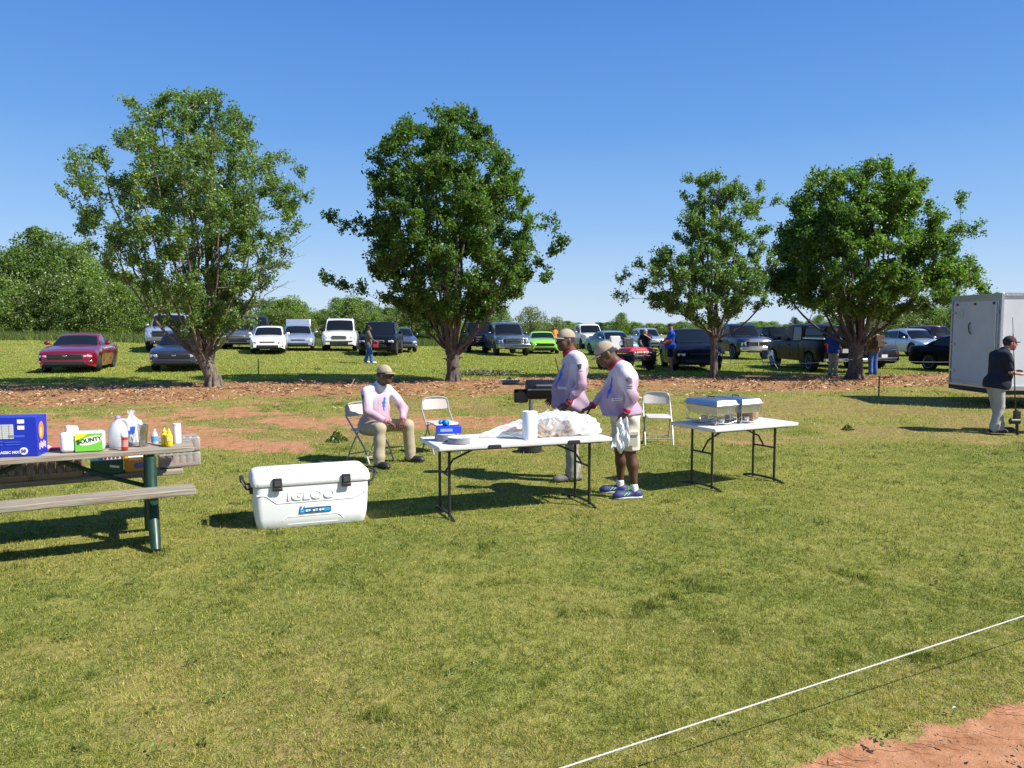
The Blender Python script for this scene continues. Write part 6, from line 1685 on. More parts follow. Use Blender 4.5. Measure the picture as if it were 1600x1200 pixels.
def build_cooler():
    C = Vector((-1.83, 7.13, 0)) ; yaw = math.atan2(.37, .94)
    ux, uy = math.cos(yaw), math.sin(yaw)
    C = Vector((-1.85 - uy * .25, 7.04 + ux * .25, 0)); C.z = gz(C.x, C.y) - .006
    root = thing('cooler', 'large white plastic cooler with two black latches standing on the lawn', 'cooler', C, yaw)
    root.scale = (1.05, 1.05, 1.03)
    wht = mat('cooler_plastic', (.80, .80, .79), .42, vary=.02, vscale=4, bump=.06, bscale=90); blk = mat('black_plastic', (.02, .02, .022), .5)
    L, W = 1.04, .50
    def ring(l, w, z, r=.06, n=6):
        pts = []
        for cx, cy, a0 in ((l / 2 - r, w / 2 - r, 0), (-l / 2 + r, w / 2 - r, 90), (-l / 2 + r, -w / 2 + r, 180), (l / 2 - r, -w / 2 + r, 270)):
            for k in range(n + 1):
                a = math.radians(a0 + 90 * k / n); pts.append((cx + r * math.cos(a), cy + r * math.sin(a), z))
        return pts
    def loft(mb, specs, m=0):
        R = [ring(*s) for s in specs]; n = len(R[0]); vs = [p for r in R for p in r]
        fs = [(i * n + k, i * n + (k + 1) % n, (i + 1) * n + (k + 1) % n, (i + 1) * n + k) for i in range(len(R) - 1) for k in range(n)]
        fs += [tuple(range(n))[::-1], tuple((len(R) - 1) * n + k for k in range(n))]
        mb.add(vs, fs, m, True)
    mb = MB(); loft(mb, [(.91, .39, 0, .05), (.94, .415, .012, .06), (.975, .442, .10, .07), (.992, .462, .22, .07), (.995, .475, .32, .07), (.995, .48, .388, .07)])
    body = mb.build('body', wht, root, sharp=50, bevel=.0)
    mb = MB(); loft(mb, [(1.0, .485, .394, .07), (1.03, .50, .402, .07), (1.035, .505, .445, .07), (1.0, .475, .492, .08), (.965, .44, .506, .08)])
    lid = mb.build('lid', wht, root, sharp=50)
    mb = MB(); mb.path([(-.25, -.2505, .452), (.16, -.2505, .452)], .004, 6); mb.box((-.0, .02, .507), (.72, .30, .006)); mb.build('lid_ridge', wht, lid, bevel=.002)
    # front face recess lines: face lies about y=-.236 near z=.3 and leans in below
    fy = lambda z: -float(np.interp(z, [0, .012, .10, .22, .32, .388], [.19, .2025, .2175, .23, .2375, .24]))
    def line(pts, r=.0035): return [(x, fy(z) - .0015, z) for x, z in pts]
    mb = MB(); mb.path(line([(-.475, .325), (-.40, .32), (-.31, .245), (-.2, .243), (.2, .243), (.36, .245), (.47, .30)]), .0045, 6)
    mb.path(line([(-.26, .075), (-.24, .10), (-.22, .112), (.20, .112), (.235, .10), (.27, .06)]), .006, 6); mb.build('body_rib', wht, body)
    mb = MB(); mb.box((0, fy(.06) + .018, .055), (.45, .04, .05)); mb.build('grip_recess', wht, body, bevel=.008)
    a = math.atan2(.0075, .10)
    text_mesh('raised_lettering', 'IGLOO', .105, wht, body, (-.01, fy(.30) - .003, .298), (math.pi / 2 - a, 0, 0), .0035, sx=1.28, bold=.002)
    for x in (-.30, .29):
        mb = MB(); mb.box((x, -.262, .425), (.078, .022, .10)); mb.box((x, -.268, .375), (.085, .018, .03)); l = mb.build('latch', blk, lid, bevel=.006)
        mb = MB(); mb.box((x, -.276, .43), (.05, .006, .05)); mb.build('latch_pad', mat('latch_grey', (.06, .06, .065), .4), l)
    for sx in (-1, 1):
        mb = MB(); mb.path([(sx * .49, -.12, .36), (sx * .55, -.12, .37), (sx * .585, -.10, .44), (sx * .585, .10, .44), (sx * .55, .12, .37), (sx * .49, .12, .36)], .016, 8, flat=.6)
        mb.tube((sx * .583, -.1, .44), (sx * .583, .1, .44), .02); mb.box((sx * .505, 0, .35), (.04, .28, .05)); mb.build('handle', blk, root, bevel=.004)
    # sticker
    z = .175; a2 = math.atan2(.0125, .12)
    mb = MB(); mb.box((0, 0, 0), (.275, .003, .078)); st = mb.build('sticker', mat('sticker_navy', (.008, .02, .05), .35), body, bevel=.001); st.location = (.02, fy(z) - .002, z); st.rotation_euler = (-a2, 0, 0)
    mb = MB(); mb.box((-.012, -.0025, -.017), (.24, .002, .038)); mb.build('sticker_band', mat('sticker_blue', (.01, .10, .26), .35), st)
    mb = MB(); mb.box((.103, -.0038, -.017), (.055, .002, .030)); mb.build('sticker_panel', mat('sticker_cyan', (.01, .32, .60), .35), st)
    mb = MB(); mb.box((-.112, -.0038, 0), (.042, .002, .072)); mb.build('sticker_panel', mat('sticker_mid', (.015, .20, .42), .35), st)
    W_ = mat('print_bright', (.85, .85, .85), .5)
    text_mesh('sticker_text', '7', .055, W_, st, (-.112, -.006, .01), (math.pi / 2, 0, 0), bold=.001)
    text_mesh('sticker_text', 'DAY', .014, W_, st, (-.112, -.006, -.024), (math.pi / 2, 0, 0))
    text_mesh('sticker_text', 'MAXCOLD', .022, W_, st, (-.005, -.004, .022), (math.pi / 2, 0, 0), sx=1.0, bold=.0006)
    text_mesh('sticker_text', '165', .016, W_, st, (.11, -.004, .024), (math.pi / 2, 0, 0))
    for i, x in enumerate((-.062, .0, .055)):
        mb = MB(); mb.lathe([(.001, 0), (.010, 0), (.010, .002), (.001, .002)], 12, c=(x - .012, -.005, -.017), R=rotm(math.pi / 2, 0, 0)); mb.build('sticker_icon', W_, st)
        mb = MB(); mb.box((x + .012, -.0045, -.010), (.02, .002, .005)); mb.box((x + .012, -.0045, -.02), (.02, .002, .005)); mb.build('sticker_print', W_, st)

def build_picnic():
    u = Vector((.877, .481, 0)).normalized(); yaw = math.atan2(u.y, u.x)
    O = Vector((-2.79, 6.68, 0))           # near right corner of the top
    v = Vector((-u.y, u.x, 0))
    C = O - u * .9 + v * .30; C.z = gz(C.x, C.y) + .045
    root = thing('picnic_table', 'weathered wooden picnic table on dark green pipe legs at the left edge', 'picnic table', C, yaw)
    # local frame: right end of the top at x=.9, near edge y=-.30
    m = bpy.data.materials.new('weathered_planks'); m.use_nodes = True; g = NG(m); b = g.N['Principled BSDF']
    tc = g.N.new('ShaderNodeTexCoord').outputs['Object']; mp = g.N.new('ShaderNodeMapping'); mp.inputs['Scale'].default_value = (.5, 14, 14); g.L.new(tc, mp.inputs['Vector'])
    n = g.noise(mp.outputs['Vector'], 4, 6, .7); n2 = g.noise(tc, 5, 4)
    c = g.mix(g.rng(n, .35, .65), (.16, .125, .085), (.36, .31, .24)); c = g.mix(g.math('MULTIPLY', g.rng(n2, .45, .7), .45), c, (.24, .25, .21))
    g.L.new(c, b.inputs['Base Color']); b.inputs['Roughness'].default_value = .88
    bp = g.N.new('ShaderNodeBump'); bp.inputs['Distance'].default_value = .01; bp.inputs['Strength'].default_value = .6; g.L.new(n, bp.inputs['Height']); g.L.new(bp.outputs['Normal'], b.inputs['Normal'])
    grn = mat('green_pipe', (.012, .045, .028), .4, vary=.3, vscale=12, spec=.5)
    x0, x1 = -1.5, .9
    for i in range(4):
        y = -.30 + .0725 + i * .151
        mb = MB(); mb.box(((x0 + x1) / 2 + (.01 if i % 2 else 0), y, .742 + .002 * (i % 2)), (x1 - x0, .143, .042)); mb.build('top_plank', m, root, bevel=.006)
    for y in (-.53, .50):
        mb = MB(); mb.box(((x0 + x1) / 2, y, .435), (x1 - x0 - .06, .26, .05)); mb.build('bench_plank', m, root, bevel=.008)
    for xx in (.55, -1.1):
        for sy in (-1, 1):
            mb = MB(); mb.path([(xx, -.21 + sy * .09, .70), (xx, -.22 + sy * .13, .45), (xx, -.23 + sy * .22, .22), (xx, -.23 + sy * .34, .06), (xx, -.23 + sy * .40, -.03)], [.046, .046, .046, .044, .038], 12); mb.build('leg', grn, root)
        mb = MB(); mb.tube((xx, -.64, .385), (xx, .60, .385), .034, None, 12); mb.tube((xx, -.26, .70), (xx, .24, .70), .03, None, 12)
        mb.build('cross_pipe', grn, root)
    mb = MB(); mb.path([(-.15, 0, .69), (.2, 0, .52), (.52, 0, .40)], .02, 8); mb.path([(-.40, 0, .69), (-.75, 0, .52), (-1.07, 0, .40)], .02, 8); mb.build('brace', grn, root)
    top = .766; B = .461
    def at_px(px, z, yloc):
        """world point where the photo column px crosses the table line y=yloc"""
        # solve for local x
        best = None
        for i in range(-160, 110):
            w = C + u * (i / 100) + v * yloc
            q = 800 + F * w.x / (w.y * math.cos(PITCH) - (z - CAMH) * math.sin(PITCH))
            if best is None or abs(q - px) < best[0]: best = (abs(q - px), w)
        w = best[1]; return Vector((w.x, w.y, C.z + z))
    # ---- blue snack box
    bl = mat('box_blue', (.012, .03, .42), .4); p = at_px(14, top, -.06)
    r = thing('snack_box', 'big blue snack multipack box at the left end of the picnic table', 'box', p, yaw - .28)
    mb = MB(); mb.box((0, 0, .16), (.50, .22, .32)); bx = mb.build('carton', bl, r, bevel=.004)
    W_ = mat('print_bright', (.85, .85, .85), .5); fy = -.112
    mb = MB(); mb.box((-.02, fy, .205), (.20, .002, .115)); pn = mb.build('facts_panel', mat('facts_pale', (.66, .66, .6), .5), bx)
    mb = MB()
    for i in range(7): mb.box((-.02, fy - .0015, .160 + i * .015), (.19, .001, .0018))
    for i in range(4): mb.box((-.10 + i * .05, fy - .0022, .205), (.0018, .001, .11))
    mb.build('facts_lines', mat('print_line', (.15, .15, .3), .6), pn)
    for zz, ww in ((.285, .05), (.235, .05)):
        mb = MB(); mb.box((.135, fy, zz), (ww, .002, .032)); mb.build('white_label', W_, bx)
    mb = MB(); mb.box((.10, fy, .165), (.12, .002, .018)); mb.box((-.06, fy - .0012, .125), (.12, .002, .010)); mb.box((.07, fy - .0012, .12), (.12, .002, .008)); mb.box((-.06, fy - .0012, .10), (.12, .002, .01)); mb.box((.07, fy - .0012, .10), (.10, .002, .008)); mb.build('blue_print', mat('box_lightblue', (.05, .12, .62), .5), bx)
    text_mesh('box_text', 'CLASSIC MIX', .030, W_, bx, (.03, fy - .001, .035), (math.pi / 2, 0, 0), bold=.0008)
    mb = MB(); mb.lathe([(.001, 0), (.030, 0), (.030, .002), (.001, .002)], 24, c=(.15, fy - .001, .045), R=rotm(math.pi / 2, 0, 0)); cc = mb.build('count_disc', W_, bx)
    text_mesh('box_text', '50', .036, bl, cc, (.15, fy - .006, .045), (math.pi / 2, 0, 0), bold=.001)
    mb = MB(); mb.box((-.085, fy - .001, .035), (.04, .002, .022), rotm(0, .3, 0)); mb.build('red_mark', mat('print_red', (.6, .03, .03), .5), bx)
    # right side: orange crisp picture, text
    mb = MB(); mb.ell((.251, -.02, .20), (.003, .055, .075), n=14, h=8); mb.build('crisp_picture', mat('print_orange', (.75, .25, .04), .5), bx)
    mb = MB(); mb.ell((.252, -.03, .19), (.003, .03, .05), n=10, h=7); mb.build('crisp_picture', mat('print_yellow', (.85, .50, .08), .5), bx)
    mb = MB()
    for i in range(5): mb.box((.2515, -.065 + i * .03, .075 + .012 * (i % 2)), (.002, .018, .05))
    mb.build('side_print', mat('print_pinkwhite', (.75, .55, .65), .5), bx)
    # ---- red/white packet behind
    p = at_px(82, top, .17); mb = MB(); mb.box((0, 0, .008), (.30, .20, .016), rotm(0, .05, 0), 0); mb.box((-.07, 0, .018), (.13, .19, .006), rotm(0, .05, .2), 1)
    o = mb.build('napkin_packet', [mat('packet_red', (.6, .10, .12), .5), W_], bevel=.004, loc=p); o.rotation_euler = (0, 0, yaw); tag(o, 'flat red and white packet lying behind the blue snack box', 'packet')
    # ---- paper towel pack
    p = at_px(131, top, -.10); r = thing('paper_towel_pack', 'plastic wrapped paper towel pack with green and yellow label', 'paper towels', p, yaw - .10)
    film = mat('pack_film', (.74, .75, .76), .25, coat=.6, vary=.05, vscale=12, bump=.5, bscale=18)
    mb = MB(); mb.box((-.105, 0, .085), (.11, .17, .17)); mb.box((.055, 0, .085), (.23, .16, .165)); pk = mb.build('wrap', film, r, bevel=.03, seg=4)
    mb = MB(); mb.box((-.08, .02, .185), (.09, .10, .05), rotm(.1, .1, .2)); mb.build('loose_towels', mat('white_tissue', (.82, .82, .82), .9), pk, bevel=.012)
    mb = MB(); mb.box((.052, -.084, .08), (.205, .006, .15)); lb = mb.build('label_panel', mat('label_green', (.16, .52, .05), .4), pk, bevel=.002)
    mb = MB(); mb.prism([(-.048, .10), (-.048, .152), (.045, .152), (.02, .128)], -.0885, -.0878); mb.build('label_swoosh', mat('label_yellow', (.85, .75, .04), .4), lb)
    mb = MB(); mb.ell((.07, -.0882, .095), (.095, .001, .034), rotm(0, -.25, 0), n=20, h=8); mb.build('label_swoosh', mat('label_white', (.80, .86, .66), .4), lb)
    text_mesh('label_text', 'BOUNTY', .048, mat('label_ink', (.02, .05, .03), .5), lb, (.058, -.0915, .098), (math.pi / 2, -.16, 0), bold=.0010, sx=.95)
    # ---- water jug with bag
    p = at_px(185, top, -.02); r = thing('water_jug', 'translucent gallon jug of water with a lilac cap', 'water jug', p, yaw)
    pe = mat('jug_plastic', (.70, .73, .76), .28, trans=.35, spec=.5)
    mb = MB(); mb.lathe([(.07, 0), (.077, .01), (.078, .13), (.07, .17), (.045, .215), (.021, .235), (.019, .255)], 24); jb = mb.build('bottle', pe, r, sharp=60)
    mb = MB(); mb.path([(.02, 0, .235), (.06, 0, .235), (.082, 0, .19), (.078, 0, .14)], .014, 8); mb.build('handle', pe, jb)
    mb = MB(); mb.lathe([(.023, .25), (.023, .27), (.02, .275)], 14); mb.build('screw_cap', mat('cap_lilac', (.35, .25, .5), .4), r)
    # plastic bag
    def bag(name, label, loc, rx, ry, rz_, seed, m_, neck=True, nu=36, nv=26):
        rng = np.random.default_rng(seed); vs = []
        ph = rng.uniform(0, 6, 8)
        for j in range(nv):
            t = j / (nv - 1)
            for i in range(nu):
                a = 2 * math.pi * i / nu
                prof = math.sin(math.pi * min(1, t * 1.08) ** .8) ** .55 if t < .9 else .25
                if neck: prof = (math.sin(math.pi * min(1, .08 + t * .9)) ** .6) if t < .72 else max(.12, .62 - (t - .72) * 2.6) if t < .9 else .16 + (t - .9) * 1.8
                w = 1 + .09 * math.sin(3 * a + ph[0] + 4 * t) + .07 * math.sin(7 * a + ph[1] - 6 * t) + .05 * math.sin(11 * a + ph[2] + 9 * t) * (0.4 + t)
                vs.append((rx * prof * w * math.cos(a), ry * prof * w * math.sin(a), rz_ * t + .012 * math.sin(5 * a + ph[3]) * t))
        fs = [(j * nu + i, j * nu + (i + 1) % nu, (j + 1) * nu + (i + 1) % nu, (j + 1) * nu + i) for j in range(nv - 1) for i in range(nu)]
        mb = MB(); mb.add(vs, fs, 0, True); o = mb.build(name, m_, loc=loc, sharp=180); o.rotation_euler = (0, 0, yaw)
        tag(o, label, 'plastic bag'); return o
    film2 = mat('clear_bag', (.82, .85, .88), .22, alpha=.42, spec=.6)
    p = at_px(207, top, .10); bg = bag('plastic_bag', 'clear plastic bag of cutlery with a blue label behind the steel tumbler', p, .085, .07, .30, 4, film2)
    mb = MB(); mb.prism([(-.05, .10), (.02, .11), (.03, .17), (-.035, .165)], -.085, -.070); mb.build('blue_label', mat('label_blue', (.02, .09, .5), .4), bg, bevel=.004)
    mb = MB()
    rr = random.Random(2)
    for i in range(26): mb.tube((rr.uniform(-.05, .05), rr.uniform(-.04, .04), .02), (rr.uniform(-.05, .05), rr.uniform(-.04, .04), .17), .006, None, 5)
    mb.build('cutlery', mat('white_plastic', (.78, .79, .8), .4), bg)
    # ---- red bottle with white lid
    p = at_px(196, top, -.235); r = thing('seasoning_bottle', 'red bottle with a white lid standing at the near edge of the picnic table', 'bottle', p, yaw)
    mb = MB(); mb.lathe([(.022, 0), (.026, .004), (.027, .02), (.023, .06), (.026, .095), (.027, .11), (.024, .115)], 18); bd = mb.build('bottle', mat('bottle_red', (.42, .02, .02), .25, coat=.5), r)
    mb = MB(); mb.lathe([(.027, .112), (.030, .118), (.030, .128), (.022, .150), (.010, .158)], 16); mb.build('lid', mat('white_plastic', (.78, .79, .8), .4), r)
    mb = MB(); mb.lathe([(.0275, .03), (.0245, .06), (.0268, .09)], 18, caps=False); mb.build('label_band', mat('label_pink', (.6, .22, .2), .4), bd)
    # ---- steel tumbler
    p = at_px(224, top, -.10); steel = mat('brushed_steel', (.55, .55, .56), .28, metal=1.0, vary=.08, vscale=3)
    r = thing('steel_tumbler', 'tall brushed steel tumbler cup', 'tumbler', p, yaw)
    mb = MB(); mb.lathe([(.030, 0), (.033, .004), (.035, .085), (.036, .095), (.0405, .105), (.0435, .195), (.0415, .196), (.038, .19), (.034, .11)], 26, caps=False); tb = mb.build('cup', steel, r, sharp=50)
    # ---- mustard bottles
    yel = mat('mustard_yellow', (.85, .62, .01), .35); 
    for k, (px, yl, lab) in enumerate(((257, -.12, 'left one of the two yellow mustard bottles'), (264, -.19, 'right one of the two yellow mustard bottles, a little nearer'))):
        p = at_px(px, top, yl); r = thing('mustard_bottle', lab, 'mustard bottle', p, yaw, 'yellow mustard bottles')
        mb = MB(); mb.lathe([(.024, 0), (.029, .006), (.030, .075), (.027, .10), (.015, .115), (.014, .12)], 18); bd = mb.build('bottle', yel, r)
        mb = MB(); mb.lathe([(.017, .118), (.017, .130), (.010, .136), (.005, .155), (.003, .158)], 12); mb.build('nozzle_cap', yel, r)
        mb = MB(); mb.box((.0, -.030, .062), (.034, .003, .024), rotm(0, .2, 0)); mb.build('label', mat('label_whitered', (.75, .45, .35), .4), bd)
    p = at_px(277, top, -.02); r = thing('dressing_bottle', 'plain white bottle at the right end behind the mustard', 'bottle', p, yaw)
    mb = MB(); mb.lathe([(.034, 0), (.036, .005), (.035, .15), (.033, .16)], 20); mb.build('bottle', mat('white_plastic', (.78, .79, .8), .4), r)
    mb = MB(); mb.lathe([(.034, .158), (.034, .178), (.032, .18)], 20); mb.build('lid', mat('lid_white', (.7, .7, .7), .5), r)
    p = at_px(243, top, .03); r = thing('spray_bottle', 'small clear bottle with a blue and green label right of the tumbler', 'bottle', p, yaw)
    mb = MB(); mb.lathe([(.028, 0), (.030, .005), (.030, .08), (.018, .105), (.012, .12), (.011, .135)], 16); bd = mb.build('bottle', pe, r)
    mb = MB(); mb.lathe([(.0308, .025), (.0308, .07)], 16, caps=False); mb.build('label', mat('label_bluegreen', (.10, .30, .5), .4), bd)
    # ---- things on the far bench
    by = .50
    card = mat('brown_cardboard', (.30, .20, .12), .8, vary=.12, vscale=9)
    for k, (px, w, lab) in enumerate(((15, .40, 'open cardboard drinks case under the left end of the table'), (88, .42, 'cardboard drinks case with shrink film, right one of the two on the far bench'))):
        p = at_px(px, B, by + .02); r = thing('drinks_case', lab, 'case', p, yaw, 'drinks cases on the far bench')
        mb = MB(); mb.box((0, 0, .025), (w, .26, .05)); ct = mb.build('tray', card, r, bevel=.003)
        mb = MB()
        for i in range(6):
            for j in range(4): mb.lathe([(.028, .012), (.03, .03), (.03, .12), (.012, .15), (.012, .165)], 10, c=(-w / 2 + .035 + i * (w - .07) / 5, -.095 + j * .063, 0))
        mb.build('bottles', mat('dark_bottle', (.05, .02, .015), .15, coat=.5), r)
        mb = MB(); mb.box((0, 0, .10), (w + .004, .264, .135)); mb.build('shrink_film', mat('shrink_film', (.6, .5, .45), .2, alpha=.22), r, bevel=.01)
    p = at_px(112, B, by - .03); mb = MB(); mb.slab([(-.02, 0, 0), (.10, .02, .01), (.12, .0, .12), (.02, -.02, .14)], (0, .005, 0)); mb.slab([(0, -.04, .0), (.06, -.05, .0), (.10, -.04, .05), (.02, -.03, .07)], (0, .004, 0))
    o = mb.build('cardboard_flap', card, loc=p); o.rotation_euler = (0, 0, yaw); tag(o, 'torn cardboard flaps beside the drinks cases', 'cardboard')
    p = at_px(168, B, by); r = thing('soda_pack', 'green soda can carton on the far bench', 'soda pack', p, yaw)
    mb = MB(); mb.box((0, 0, .065), (.27, .22, .13)); cn = mb.build('carton', mat('carton_green', (.008, .085, .035), .4), r, bevel=.008)
    mb = MB(); mb.box((.06, -.112, .07), (.08, .003, .02), rotm(0, .2, 0)); mb.build('print', W_, cn)
    p = at_px(175, B + .13, by); r = thing('drink_pouch_box', 'small white and violet box lying on the green soda carton', 'box', p, yaw)
    mb = MB(); mb.box((0, 0, .022), (.15, .16, .044)); cn = mb.build('carton', mat('carton_white', (.6, .58, .66), .4), r, bevel=.004)
    mb = MB()
    for i in range(4): mb.ell((-.05 + i * .033, -.081, .022), (.013, .003, .016), n=8, h=5)
    mb.build('print', mat('print_violet', (.15, .04, .28), .5), cn)
    p = at_px(213, B, by); r = thing('snack_carton', 'orange snack carton with blue print on the far bench', 'box', p, yaw)
    mb = MB(); mb.box((0, 0, .09), (.19, .16, .18)); cn = mb.build('carton', mat('carton_orange', (.85, .33, .02), .4), r, bevel=.004)
    mb = MB(); mb.ell((.03, -.082, .06), (.055, .003, .03), n=12, h=6); mb.build('print', mat('print_bluegrey', (.12, .16, .45), .5), cn)
    mb = MB(); mb.box((0, -.082, .145), (.13, .003, .014)); mb.box((-.01, -.082, .12), (.10, .003, .012)); mb.build('print', W_, cn)
    # trays of wrapped buns
    p = at_px(280, B + .02, by + .05); clear = mat('tray_clear', (.80, .80, .80), .12, alpha=.25, spec=.7); bun = mat('bun_brown', (.20, .10, .05), .7, vary=.3, vscale=20); cansm = mat('can_silver', (.6, .6, .62), .25, metal=1)
    for k in range(2):
        r = thing('bottle_tray', ['shrink wrapped tray of brown bottles, lower one at the end of the far bench', 'shrink wrapped tray of brown bottles, upper one at the end of the far bench'][k], 'drinks tray', p + Vector((0, 0, .145 * k - .012)), yaw, 'wrapped trays on the bench end')
        mb = MB(); mb.box((0, 0, .02), (.36, .24, .04)); mb.build('tray', mat('tray_brown', (.14, .08, .055), .7), r, bevel=.003)
        mb = MB()
        for i in range(6):
            for j in range(4): mb.lathe([(.026, .01), (.028, .02), (.028, .09), (.018, .105)], 10, c=(-.15 + i * .06, -.09 + j * .06, 0))
        bo = mb.build('bottles', bun, r)
        mb = MB()
        for i in range(6):
            for j in range(4): mb.lathe([(.019, .104), (.019, .12), (.015, .122)], 10, c=(-.15 + i * .06, -.09 + j * .06, 0))
        mb.build('bottle_caps', cansm, bo)
        mb = MB(); mb.box((0, 0, .07), (.375, .25, .14)); mb.build('shrink_film', clear, r, bevel=.02, seg=3)

def build_props():
    # tables
    T1 = Vector((.037, 7.77, 0)); y1 = math.atan2(.36, .933)
    T1.z = gz(T1.x, T1.y) - .002
    folding_table('long white folding table with a centre fold, holding bread bags and plates', T1, y1, 1.83, .74, (-.36, .48))
    T2 = Vector((2.63, 9.03, gz(2.63, 9.03) - .002)); y2 = D2R(28)
    folding_table('short white folding table carrying the two chafing dishes', T2, y2, 1.30, .76)
    def on(T, yw, x, y, z=.7405):
        return Vector((T.x + math.cos(yw) * x - math.sin(yw) * y, T.y + math.sin(yw) * x + math.cos(yw) * y, T.z + z))
    # chairs
    ch = folding_chair()
    f = Vector((.88, -.47, 0))
    ch.location = (-1.97, 10.58, gz(-1.97, 10.58)); ch.rotation_euler = (0, 0, math.atan2(.78, .62))
    dup(ch, Vector((-1.05, 11.35, gz(-1.05, 11.35))), D2R(28), 'empty white folding chair between the sitting man and the long table')
    dup(ch, Vector((2.33, 12.2, gz(2.33, 12.2))), D2R(-4), 'empty white folding chair facing forward between the bowed man and the chafing dishes')
    # far camp chair in the shade
    p = P(1205, 583); r = thing('camp_chair', 'small dark folding camp chair in the shade before the black pickup', 'camp chair', p, D2R(20))
    dk = mat('camp_frame', (.12, .12, .13), .5, metal=.5); cb = cloth('camp_fabric', (.12, .15, .2))
    mb = MB()
    for sx in (-1, 1): mb.path([(sx * .25, -.22, 0), (sx * .25, .2, .42), (sx * .25, .26, .85)], .012, 6); mb.path([(sx * .25, .24, 0), (sx * .25, -.2, .42)], .012, 6)
    mb.tube((-.25, -.2, .42), (.25, -.2, .42), .01); mb.build('frame', dk, r)
    mb = MB(); mb.box((0, 0, .41), (.48, .42, .02)); mb.build('seat', cb, r); mb = MB(); mb.box((0, .245, .72), (.48, .02, .28), rotm(-.12, 0, 0)); mb.build('backrest', cb, r)
    p2 = p + Vector((.02, -.02, .42)); mb = MB(); mb.box((0, 0, .06), (.2, .14, .12), taper=.8); o = mb.build('cloth_bundle', mat('pale_blue_cloth', (.3, .42, .6), .8), loc=p2, bevel=.03); tag(o, 'pale blue bundle on the seat of the small camp chair', 'bundle')
    # chafing dishes
    steel = mat('chafer_steel', (.62, .62, .63), .34, metal=1.0, vary=.05, vscale=5, bump=.05, bscale=12); blk = mat('black_plastic', (.02, .02, .022), .5); wire = mat('chrome_wire', (.6, .6, .6), .2, metal=1)
    def chafer(lab, x, y, rz):
        r = thing('chafing_dish', lab, 'chafing dish', on(T2, y2, x, y), y2 + rz, 'chafing dishes')
        r.scale = (1, 1, .94)
        L, W = .56, .32
        mb = MB()
        def lp(l, w, z): return [(-l / 2, -w / 2, z), (l / 2, -w / 2, z), (l / 2, w / 2, z), (-l / 2, w / 2, z)]
        def loft(mb, S):
            vs = [p for s in S for p in lp(*s)]; n = 4
            fs = [(i * n + k, i * n + (k + 1) % n, (i + 1) * n + (k + 1) % n, (i + 1) * n + k) for i in range(len(S) - 1) for k in range(n)] + [(3, 2, 1, 0), tuple((len(S) - 1) * n + k for k in range(n))]
            mb.add(vs, fs)
        loft(mb, [(L - .07, W - .06, .135), (L - .045, W - .035, .235), (L - .01, W, .238), (L - .01, W, .243)]); mb.build('water_pan', steel, r, bevel=.012, seg=3)
        mb = MB(); loft(mb, [(L + .01, W + .02, .247), (L + .01, W + .02, .255), (L - .025, W - .012, .268), (L - .06, W - .045, .305), (L - .10, W - .085, .310)]); ld = mb.build('lid', steel, r, bevel=.008, seg=3)
        mb = MB(); mb.path([(-.05, 0, .308), (-.05, 0, .334), (.05, 0, .334), (.05, 0, .308)], .007, 8); mb.build('handle', blk, ld)
        mb = MB(); a, b = L / 2 - .02, W / 2 - .01
        mb.path([(-a, -b, .23), (a, -b, .23), (a, b, .23), (-a, b, .23)], .004, 6, closed=True)
        for sx in (-1, 1):
            for sy in (-1, 1):
                mb.path([(sx * a, sy * b, .23), (sx * a, sy * b, .05), (sx * (a - .02), sy * b, .0)], .0038, 6)
                mb.path([(sx * a, sy * b, .10), (sx * (a - .06), sy * b, .06), (sx * (a - .12), sy * b, .045)], .003, 6)
            mb.path([(sx * a, -b, .05), (sx * a, 0, .02), (sx * a, b, .05)], .0035, 6)
        mb.path([(-a, -b, .045), (0, -b, .03), (a, -b, .045)], .0035, 6); mb.path([(-a, b, .045), (0, b, .03), (a, b, .045)], .0035, 6)
        mb.box((-.14, 0, .022), (.14, W - .05, .005)); mb.box((.14, 0, .022), (.14, W - .05, .005)); mb.build('wire_stand', wire, r)
        for sx in (-.14, .14):
            mb = MB(); mb.lathe([(.040, .025), (.042, .03), (.042, .075), (.035, .08), (.03, .078)], 18, c=(sx, -.03, 0)); mb.build('fuel_can', steel, r)
    chafer('steel chafing dish nearer the left table corner, closed lid with black handle', -.34, .03, D2R(90))
    chafer('steel chafing dish behind and right of the other, beside the brown box', .05, .04, D2R(90))
    r = thing('cardboard_box', 'small brown cardboard box standing right of the chafing dishes', 'box', on(T2, y2, .29, .08), y2 + .1)
    mb = MB(); mb.box((0, 0, .105), (.11, .24, .21)); bx = mb.build('carton', mat('brown_cardboard2', (.33, .22, .13), .8, vary=.2, vscale=14), r, bevel=.004)
    mb = MB(); mb.box((.0, 0, .213), (.09, .20, .01)); mb.build('lid_flap', mat('card_pale', (.5, .45, .38), .8), bx)
    mb = MB(); mb.box((-.02, -.122, .11), (.05, .003, .12)); mb.build('print', mat('print_rust', (.25, .12, .06), .7), bx)
    # ---- on the long table
    foil = mat('foil_pan', (.62, .63, .66), .3, metal=.85, vary=.08, vscale=40, bump=.3, bscale=90)
    def platestack(lab, x, y, n, rr):
        o = MB()
        prof = []
        for i in range(n): prof += [(rr - .03, .004 + i * .0065), (rr, .009 + i * .0065), (rr, .011 + i * .0065)]
        prof = [(rr - .04, 0)] + prof
        o.lathe(prof, 28); ob = o.build('plate_stack', mat('plate_pale', (.62, .64, .66), .6), loc=on(T1, y1, x, y), sharp=25); tag(ob, lab, 'plate stack', 'stacks of plates')
    platestack('stack of pale round foam plates at the left front corner of the long table', -.66, -.20, 9, .115)
    platestack('stack of pale plates under the blue glove box', -.735, .03, 10, .105)
    r = thing('glove_box', 'bright blue box of disposable gloves lying on the plates', 'box', on(T1, y1, -.70, .03, .7405 + .074), y1 - .15)
